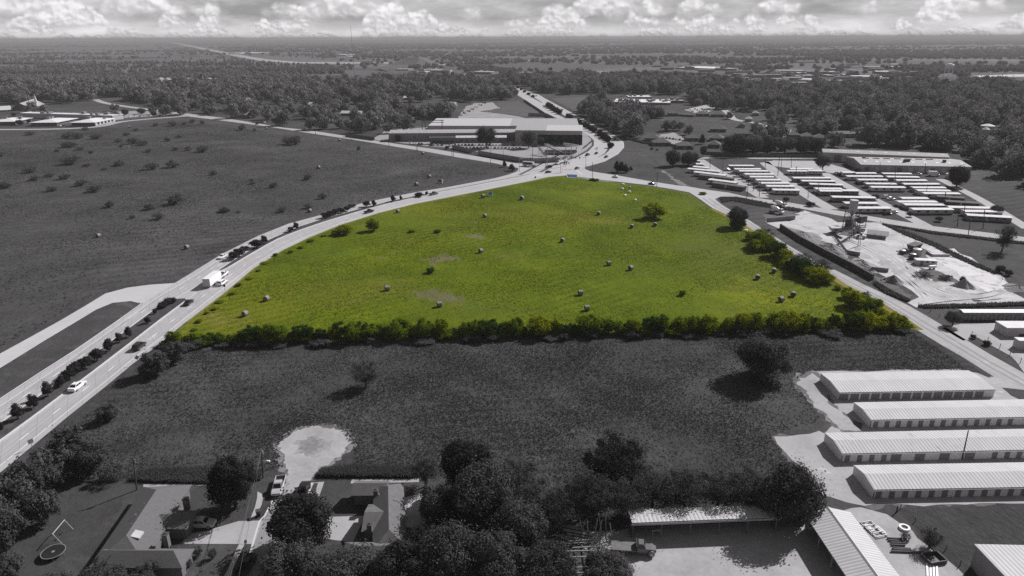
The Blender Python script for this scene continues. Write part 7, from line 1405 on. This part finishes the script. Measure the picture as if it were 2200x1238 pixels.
# trees on the right
for x, y, w, h, lab in ((1445, 357, 38, 33, 'left dark tree of the pair at the trailer park entrance field'), (1479, 355, 42, 29, 'right dark tree of the pair at the trailer park entrance field'), (1574, 333, 54, 44, 'broad tree at the left end of the row behind the mobile homes'), (1617, 332, 46, 39, 'second tree of the row behind the mobile homes'), (1648, 331, 42, 37, 'third tree of the row behind the mobile homes'), (1685, 330, 44, 35, 'fourth tree of the row behind the mobile homes'), (1720, 329, 42, 35, 'fifth tree of the row behind the mobile homes'), (1752, 328, 38, 32, 'tree of the row touching the rear warehouse'), (2055, 401, 48, 42, 'spreading tree beside the end of the low warehouse'), (0, 0, 0, 0, '')):
    if w: (T_feather if 'row' in lab and int(x) % 2 else T_oak).put(x, y, w * (1.15 if 'row' in lab else 1), h, lab, 'large single trees')
for x, y, w, h, lab in ((1136, 318, 38, 37, 'right big tree in the factory yard'), (1045, 318, 48, 45, 'left big tree in the factory yard'), (1767, 366, 36, 33, 'feathery tree at the corner of the rear warehouse'), (1510, 337, 16, 24, 'slim tree behind the leftmost mobile homes'), (2046, 700, 38, 30, 'small tree before the outlined storage doors'), (2140, 462, 30, 20, 'shrubby tree in front of the right mobile home'), (1840, 372, 20, 12, 'small tree at the corner of the low warehouse'), (1880, 430, 18, 12, 'small tree among the middle row homes'), (1956, 466, 16, 11, 'little round tree at the end of the facing row'), (2017, 476, 18, 11, 'little round tree on the lawn by the park road'), (1688, 434, 16, 10, 'little flat-topped tree on the park lawn'), (1162, 314, 17, 19, 'slim tree beside the right factory tree'), (2066, 612, 14, 18, 'little dry tree on top of the sand heap edge'), (2195, 735, 20, 18, 'tree over the small store at the right edge')): T_feather.put(x, y, w, h, lab, 'thin trees around the park')
for x, y, w, h, lab in ((1325, 369, 14, 24, 'left conifer of the clump in the open slope'), (1334, 371, 18, 24, 'middle conifer of the clump in the open slope'), (1344, 371, 16, 18, 'right conifer of the clump in the open slope'), (1355, 367, 8, 10, 'tiny conifer beside the clump in the open slope'), (1084, 359, 9, 15, 'slim conifer at the left intersection corner'), (1100, 367, 15, 15, 'round conifer at the left intersection corner'), (1508, 310, 15, 22, 'pointed tree among the fence houses')): T_con.put(x, y, w, h, lab, 'conifers')
for x, y, w, h, lab in ((2147, 585, 22, 15, 'left bush on the slope by the slurry'), (2166, 592, 18, 13, 'right bush on the slope by the slurry'), (1404, 396, 8, 8, 'small bush behind the black sedan by the pole'), (1400, 322, 8, 5, 'left small round bush on the open slope'), (1412, 324, 6, 4, 'right small round bush on the open slope'), (1740, 443, 22, 9, 'bush on the park lawn corner'), (2090, 727, 14, 8, 'bush on the wire fence by the storage forecourt'), (2120, 742, 18, 10, 'larger bush on the wire fence by the storage forecourt'), (1975, 540, 16, 7, 'weeds in the scrap area'), (1568, 402, 12, 9, 'bush at the end of the dark mobile home'), (960, 321, 10, 8, 'bush at the entrance of the factory car park'), (1055, 300, 14, 14, 'shrub behind the left factory tree'), (855, 304, 16, 14, 'tree-like shrub against the left factory wall')): B_grey.put(x, y, w, h, lab, 'scattered bushes on the right')
for i in range(0): B_scrub.put(1560 + i * 9, 425 + i * 1.55, 12, 3.6, 'low weed clump on the island of the park road, ' + nth(i, 'from its tip'), 'weeds on the park road island')
for i in range(0): B_scrub.put(1905 + i * 30, 484 + i * 3.4, 20, 4, 'low weed clump along the park road bank, ' + nth(i, 'from the plant hut'), 'weeds along the park road bank')
for i in range(0): B_scrub.put(1985 + i * 20, 657 - i * .3, 26, 5, 'weed clump on the bank above the outlined storage doors, ' + nth(i, 'from the road'), 'weeds on the storage bank')
# ------------------------------------------------------------------ woods
W_protos = [Proto(link('woodland_tree', None)) for _ in range(0)]
wood_me = []
for i in range(7):
    sh = 'dome' if i < 5 else 'round'; pos, u, v, cs = crown_pts(200 + i, 1.0, .78, .04, 22, 1300, .036, (.12, .22), sh, .12); wood_me.append(quads_mesh('woodland_tree', pos, u, v, L_far))
def px_zone(poly, n_area, seed, smin, smax, clear=()):
    """scatter trees over a photo polygon, evenly in metres; returns (x, y, width)"""
    g_ = [(p.x, p.y) for p in gp(poly)]; r = random.Random(seed); xs = [p[0] for p in g_]; ys = [p[1] for p in g_]
    A_ = (max(xs) - min(xs)) * (max(ys) - min(ys)); n = int(A_ / n_area); out = []
    cl = [[(p.x, p.y) for p in gp(c)] for c in clear]
    for _ in range(n):
        x, y = r.uniform(min(xs), max(xs)), r.uniform(min(ys), max(ys))
        if not inside((x, y), g_) or any(inside((x, y), c) for c in cl): continue
        w_ = r.triangular(smin * .75, smax * 1.2, (smin + smax) * .47); qx, qy = proj((x, y, 0))
        if 1370 < qx < 1760 and 240 < qy < 332:
            if r.random() < .3: continue
            w_ *= .68
        if 420 < qx < 980 and 212 < qy < 300:
            if r.random() < .28: continue
            w_ *= .85
        out.append((x, y, w_))
    return out
CLEAR = [[(a_, b_), (c_, b_), (c_, d_ + (7 if d_ > 190 else 5)), (a_, d_ + (7 if d_ > 190 else 5))] for a_, b_, c_, d_ in TREEKEEP]
hw = N_right[:-1] + N_left[::-1][1:]
CLEAR += [[(x, y) for x, y in [(x + 5, y + 1.0) for x, y in N_right[3:]] + [(x - 5, y - 1.0) for x, y in N_left[::-1][:-6]]]]
CLEAR += [[(1286, 203), (1480, 205), (1492, 244), (1400, 246), (1330, 248), (1280, 232)], [(1400, 256), (1470, 248), (1550, 251), (1580, 262), (1645, 264), (1652, 284), (1560, 290), (1465, 280), (1400, 266)], [(1552, 234), (1570, 238), (1580, 254), (1650, 262), (1655, 276), (1620, 268), (1570, 262)], [(1780, 281), (1925, 282), (1930, 309), (1780, 308)],
          [(1468, 234), (1515, 223), (1545, 227), (1530, 240), (1500, 249)], [(1412, 288), (1455, 283), (1485, 304), (1450, 314)], [(1655, 280), (1705, 276), (1705, 293), (1675, 298)], [(665, 172), (690, 160), (770, 151), (820, 148), (1000, 157), (1000, 171), (866, 168), (720, 178)], [(205, 208), (250, 216), (300, 226), (410, 242), (400, 252), (300, 239), (230, 226)],
          [(855, 228), (950, 217), (995, 221), (1000, 232), (960, 243), (880, 247)], [(980, 255), (990, 225), (1025, 217), (1120, 215), (1200, 262), (1200, 275), (900, 275), (905, 268)], [(1185, 211), (1290, 206), (1322, 218), (1282, 229), (1245, 242)], [(2085, 160), (2210, 156), (2210, 180), (2085, 180)], [(2012, 160), (2058, 160), (2058, 192), (2012, 192)], [(700, 186), (790, 180), (792, 186), (700, 190)]]
Z_left = [(412, 244), (470, 250), (540, 262), (610, 275), (665, 279), (760, 293), (850, 290), (905, 276), (925, 262), (990, 258), (990, 224), (1115, 213), (1116, 205), (1060, 186), (1000, 176), (930, 172), (830, 177), (720, 178), (660, 180), (560, 182), (420, 184), (200, 191), (-60, 200), (-60, 222), (60, 226), (180, 224), (215, 208), (300, 222)]
Z_right = [(1238, 247), (1262, 258), (1300, 274), (1350, 296), (1385, 304), (1440, 312), (1500, 322), (1545, 329), (1640, 326), (1750, 318), (1850, 316), (1990, 322), (2080, 342), (2110, 372), (2200, 392), (2330, 420), (2330, 188), (2080, 187), (1960, 181), (1800, 192), (1690, 198), (1600, 186), (1480, 174), (1380, 168), (1240, 168), (1160, 172), (1090, 172), (1070, 176), (1120, 186), (1180, 205), (1292, 203), (1292, 229)]
near = px_zone(Z_left, 330, 1, 13, 24, CLEAR) + px_zone(Z_right, 275, 2, 13, 25, CLEAR)
near += px_zone([(256, 250), (300, 244), (410, 244), (405, 250), (330, 254)], 500, 6, 11, 17) + px_zone([(60, 240), (250, 234), (250, 240), (60, 246)], 900, 7, 10, 15) + px_zone([(680, 293), (740, 303), (790, 300), (760, 292)], 500, 8, 10, 15)
near.sort(key=lambda t: math.hypot(t[0], t[1]))
def where(px, py):
    s = 'left' if px < 1130 else 'right'
    if px < 420: w = 'in the wood behind the school'
    elif px < 560: w = 'at the wooded bend of the factory road'
    elif px < 700: w = 'along the wooded factory road'
    elif px < 860: w = 'in the wood left of the factory halls'
    elif px < 1000: w = 'beside the meadow behind the factory'
    elif px < 1130: w = 'in the wood between factory and highway'
    elif px < 1300: w = 'beside the outer edge of the curved highway'
    elif px < 1420: w = 'between the white school and the fence houses'
    elif px < 1560: w = 'among the fence houses'
    elif px < 1700: w = 'around the playing field corner'
    elif px < 1800: w = 'behind the tree row and rear warehouse'
    elif px < 1950: w = 'behind the warehouse near the apartments'
    elif px < 2060: w = 'behind the right end of the warehouse'
    else: w = 'on the wooded slope at the far right'
    return w
IND = 190; cnt = {}
for (x, y, w) in near[:IND]:
    px, py = proj((x, y, 0)); wl = where(px, py); k = rnd.randrange(7); hgt = w * rnd.uniform(.9, 1.15); tone = 'broad' if w > 20.5 else 'middling' if w > 17.5 else 'small'
    o = link('woodland_tree', wood_me[k], None, (x, y, 0), rnd.uniform(0, 6.28)); o.scale = (w, w, hgt); c_ = cnt.get((wl, tone), 0); cnt[(wl, tone)] = c_ + 1
    tag(o, f'{tone} crowned tree {wl}' + (', ' + nth(min(c_, 25), 'from the viewer')), 'tree', 'trees ' + wl)
    if not wood_me[k].get('src'): wood_me[k]['src'] = o.name
rest = near[IND:]
# farther woods as one mass: instances on points, thinning into hedgerows and copses with distance
def pnoise(x, y, s, seed):
    v = 0
    for k in range(3): a = seed * 1.7 + k * 2.1; v += math.sin(x / s * (1 + k * .7) + a + 1.3 * math.sin(y / s * .8 + a)) * math.cos(y / s * (1.1 + k * .6) - a * .7 + math.sin(x / s * .6)) / (1 + k * .6)
    return v
pts = [(x, y, w, w * rnd.uniform(.9, 1.15)) for x, y, w in rest]
PALE = [(120, 430, 131, 133), (40, 330, 150, 152.5), (430, 640, 144, 146), (200, 560, 121, 122), (0, 240, 163, 165), (250, 480, 160, 161), (520, 660, 158, 159), (1900, 2200, 141, 143)]
CLEAR_P = [[(xa, ya - 1.2), (xb, yb - 1.2), (xb, yb + 3.5), (xa, ya + 3.5)] for xa, xb, ya, yb in PALE]
FC = [[(p.x, p.y) for p in gp(c)] for c in CLEAR + CLEAR_P + [[(500, 121), (600, 123), (730, 132), (745, 140), (610, 139), (540, 132)], [(1530, 121), (1750, 121), (1760, 126), (1540, 128)], [(330, 87), (380, 91), (480, 110), (520, 119), (575, 128), (645, 133), (870, 134), (930, 136), (930, 139.5), (860, 137), (640, 137), (560, 131), (505, 121), (350, 92)], [(1000, 140), (1250, 138), (1440, 143), (1440, 153), (1120, 153), (1040, 152)], [(1090, 157), (1235, 151), (1225, 167), (1105, 170)], [(790, 147), (840, 139), (935, 145), (995, 157), (1000, 171), (900, 167)], [(1380, 152), (1560, 152), (1600, 163), (1420, 166)], [(1680, 172), (1780, 172), (1790, 184), (1690, 184)], [(1770, 172), (1910, 160), (1920, 168), (1800, 184)]]]
OPEN = [[(480, 116), (760, 126), (940, 126), (1060, 146), (1085, 168), (1010, 180), (860, 182), (650, 186), (625, 176), (670, 160), (740, 150), (680, 144), (540, 138)], [(1060, 136), (1450, 134), (1560, 146), (1600, 154), (1590, 170), (1380, 168), (1240, 170), (1160, 174), (1090, 172)], [(1440, 136), (1900, 138), (2000, 158), (1910, 178), (1790, 194), (1670, 192), (1570, 176), (1470, 166)], [(2080, 156), (2210, 154), (2210, 174), (2085, 176)], [(-10, 137), (80, 137), (80, 148), (-10, 148)]]
r_ = random.Random(77); n_far = 0
while n_far < 12500:
    py = 84 + 95 * (r_.random() ** 1.9) + r_.uniform(1.4, 3); px = r_.uniform(-160, 2360)
    p = P(px, py); d = p.y
    if d > 21000: continue
    if any(inside((p.x, p.y), c) for c in FC[:]) : continue
    if any(inside((px, py), z_) for z_ in OPEN) and r_.random() > (.10 if py > 140 else .2): continue
    if py < 136 and r_.random() < .45: continue
    left = px < 700 and 118 < py < 170; m_ = pnoise(p.x, p.y, 520 if d < 6000 else 1400, 2) + (.9 if left else .15)
    if m_ < r_.uniform(-.6, 1.3 if left else .5): continue
    if py > 168 and (px < 660 and py > 190 or 1300 < px): continue
    w = r_.uniform(9, 15) if left else r_.uniform(13, 22) if d < 3500 else r_.uniform(18, 40) if d < 7000 else r_.uniform(40, 110); pts.append((p.x, p.y, w, r_.uniform(11, 17) * (1 if d < 7000 else 1.2))); n_far += 1
for (xa, ya, xb, yb, n) in ((1000, 152, 1120, 158, 60), (985, 147, 1060, 150, 40), (880, 146, 940, 150, 40), (660, 160, 740, 152, 60), (0, 138, 90, 139, 40), (200, 166, 480, 168, 60), (1560, 148, 1700, 150, 40)):
    for i in range(n): p = P(xa + (xb - xa) * r_.random(), ya + (yb - ya) * i / n); w = r_.uniform(10, 17); pts.append((p.x, p.y, w, w))
me = bpy.data.meshes.new('woodland'); me.from_pydata([(a, b, .2) for a, b, c, d in pts], [], []); nP = len(pts)
for nm, vals in (('wid', [p[2] for p in pts]), ('hgt', [p[3] for p in pts]), ('rot', [rnd.uniform(0, 6.28) for _ in pts])):
    at_ = me.attributes.new(nm, 'FLOAT', 'POINT'); at_.data.foreach_set('value', np.array(vals, np.float32))
at_ = me.attributes.new('which', 'INT', 'POINT'); at_.data.foreach_set('value', np.array([rnd.randrange(7) for _ in pts], np.int32))
wl_o = link('woodland', me); tag(wl_o, 'dark far woodland spreading over the plain to the horizon', 'woodland', None, 'stuff')
def gn_scatter(obj, sources):
    ng = bpy.data.node_groups.new('scatter', 'GeometryNodeTree'); ng.interface.new_socket('Geometry', in_out='INPUT', socket_type='NodeSocketGeometry'); ng.interface.new_socket('Geometry', in_out='OUTPUT', socket_type='NodeSocketGeometry')
    nn, ll = ng.nodes, ng.links; gi = nn.new('NodeGroupInput'); go = nn.new('NodeGroupOutput'); j = nn.new('GeometryNodeJoinGeometry')
    def attr(nm, typ='FLOAT'): a = nn.new('GeometryNodeInputNamedAttribute'); a.data_type = typ; a.inputs['Name'].default_value = nm; return a.outputs[0]
    cx = nn.new('ShaderNodeCombineXYZ'); ll.new(attr('wid'), cx.inputs[0]); ll.new(attr('wid'), cx.inputs[1]); ll.new(attr('hgt'), cx.inputs[2]); rx = nn.new('ShaderNodeCombineXYZ'); ll.new(attr('rot'), rx.inputs[2]); wh = attr('which', 'INT')
    for i, s_ in enumerate(sources):
        eq = nn.new('FunctionNodeCompare'); eq.data_type = 'INT'; eq.operation = 'EQUAL'; ll.new(wh, eq.inputs[2]); eq.inputs[3].default_value = i
        ip = nn.new('GeometryNodeInstanceOnPoints'); oi = nn.new('GeometryNodeObjectInfo'); oi.inputs['Object'].default_value = s_; oi.inputs['As Instance'].default_value = True
        ll.new(gi.outputs[0], ip.inputs['Points']); ll.new(eq.outputs[0], ip.inputs['Selection']); ll.new(oi.outputs['Geometry'], ip.inputs['Instance']); ll.new(rx.outputs[0], ip.inputs['Rotation']); ll.new(cx.outputs[0], ip.inputs['Scale']); ll.new(ip.outputs[0], j.inputs[0])
    ll.new(j.outputs[0], go.inputs[0]); md = obj.modifiers.new('scatter', 'NODES'); md.node_group = ng
gn_scatter(wl_o, [bpy.data.objects[m['src']] for m in wood_me])
# grass standing in the fields
def tufts(name, polys, n, h0, h1, wd, mat, seed, label, mask=None):
    r = np.random.default_rng(seed); out = []
    for poly, cnt_ in zip(polys, n):
        g_ = [(p.x, p.y) for p in gp(poly)]; xs = [p[0] for p in g_]; ys = [p[1] for p in g_]; k = 0; rr = random.Random(seed)
        while k < cnt_:
            x, y = rr.uniform(min(xs), max(xs)), rr.uniform(min(ys), max(ys))
            if mask and mask(x, y) < rr.random(): continue
            if inside((x, y), g_): out.append((x, y)); k += 1
    c = np.array(out); N_ = len(c); B = 4; c = np.repeat(c, B, 0); M_ = len(c); ang = r.uniform(0, 6.283, M_); lean = r.uniform(.1, .75, M_); h = np.repeat(r.uniform(h0, h1, N_), B) * r.uniform(.7, 1.1, M_); off = r.normal(size=(M_, 2)) * wd * .5; w = wd * r.uniform(.35, .7, M_)
    vs = np.zeros((M_, 3, 3), np.float32); bx, by = c[:, 0] + off[:, 0], c[:, 1] + off[:, 1]; px_, py_ = np.cos(ang), np.sin(ang)
    vs[:, 0] = np.stack([bx - py_ * w, by + px_ * w, np.zeros(M_)], 1); vs[:, 1] = np.stack([bx + py_ * w, by - px_ * w, np.zeros(M_)], 1); vs[:, 2] = np.stack([bx + px_ * lean * h, by + py_ * lean * h, h], 1)
    me = bpy.data.meshes.new(name); me.vertices.add(M_ * 3); me.vertices.foreach_set('co', vs.ravel()); me.loops.add(M_ * 3); me.loops.foreach_set('vertex_index', np.arange(M_ * 3, dtype=np.int32)); me.polygons.add(M_); me.polygons.foreach_set('loop_start', np.arange(0, M_ * 3, 3, dtype=np.int32)); me.polygons.foreach_set('loop_total', np.full(M_, 3, np.int32)); me.materials.append(mat); me.update(calc_edges=True)
    o = link(name, me); tag(o, label, 'grass', None, 'stuff')
fm = lambda x, y: min(1, max(.12, .5 + .35 * pnoise(x, y, 9, 4) + .2 * pnoise(x, y, 31, 7)))
FIELD_IN = [(385, 772), (420, 752), (700, 742), (1230, 732), (1960, 714), (2040, 765), (2080, 795), (1740, 796), (1706, 818), (1765, 905), (1655, 935), (1700, 1005), (1630, 1080), (1350, 1090), (1200, 1105), (1100, 1050), (900, 1015), (765, 1010), (760, 960), (720, 912), (640, 918), (595, 960), (610, 1005), (500, 1030), (270, 1030), (180, 990), (110, 985), (180, 895)]
tufts('rough_grass', [FIELD_IN], [60000], .12, .38, .16, L_tuft, 3, 'rough dry grass standing in the dark field', fm)
tufts('meadow_grass', [[(x + (2 if x < 1200 else -2), y + 1.5) for x, y in MEADOW]], [60000], .08, .22, .26, L_gtuft, 4, 'green grass tufts of the meadow', lambda x, y: min(1, max(.08, .45 + .4 * pnoise(x, y, 14, 1) + .2 * pnoise(x, y, 50, 3))))
LF = [(0, 300), (400, 262), (700, 300), (1060, 356), (1090, 366), (960, 396), (800, 428), (690, 456), (560, 500), (470, 543), (370, 603), (270, 610), (180, 650), (60, 715), (0, 750)]
tufts('field_grass', [LF], [44000], .15, .45, .30, L_tuft, 5, 'short dry grass tufts in the grey left field', lambda x, y: min(1, max(.1, .4 + .4 * pnoise(x, y, 22, 9))))
tufts('tall_grass', [[(690, 1012), (760, 1004), (885, 1008), (890, 1027), (680, 1025)], [(300, 1012), (480, 1006), (560, 1012), (560, 1032), (440, 1040), (280, 1034)]], [5000, 5000], .6, 1.3, .22, L_scrub, 8, 'tall pale weeds along the lawn edge behind the houses')
tufts('bank_weeds', [[(1972, 658.5), (2100, 655), (2240, 650), (2240, 656), (2100, 661), (1985, 663)], [(1893, 481), (1950, 500), (2010, 524), (2060, 549), (2140, 586), (2136, 590), (2055, 555), (2005, 530), (1945, 506)], [(1905, 484), (2003, 499), (2154, 517), (2230, 524), (2230, 528), (2154, 521), (2003, 503)], [(1545, 426), (1582, 424.5), (1616, 431), (1670, 442), (1722, 451), (1718, 455), (1665, 449), (1610, 440), (1575, 432), (1552, 436)], [(1880, 606), (1912, 626), (1955, 647), (1950, 650), (1905, 632), (1876, 611)]], [2500, 2500, 1800, 3000, 1200], .4, 1.2, .3, L_scrub, 12, 'ragged weeds along the banks and fences of the yard')
# ------------------------------------------------------------------ haze
def haze(dens, col):
    mb = MB(); mb.box(-26000, -60, -1.2, 26000, 26000, 118); o = link('haze', mb.mesh('haze', []));
    m = bpy.data.materials.new('haze'); m.use_nodes = True; k = N(m.node_tree); k.n.clear(); out = k.new('ShaderNodeOutputMaterial'); pv = k.new('ShaderNodeVolumePrincipled'); pv.inputs['Density'].default_value = dens; pv.inputs['Color'].default_value = (*col, 1); pv.inputs['Anisotropy'].default_value = .0
    k.l.new(pv.outputs[0], out.inputs['Volume']); o.data.materials.append(m); o['kind'] = 'stuff'; o['label'] = 'thin grey haze over the plain'
haze(1.15e-4, (.47, .46, .47))
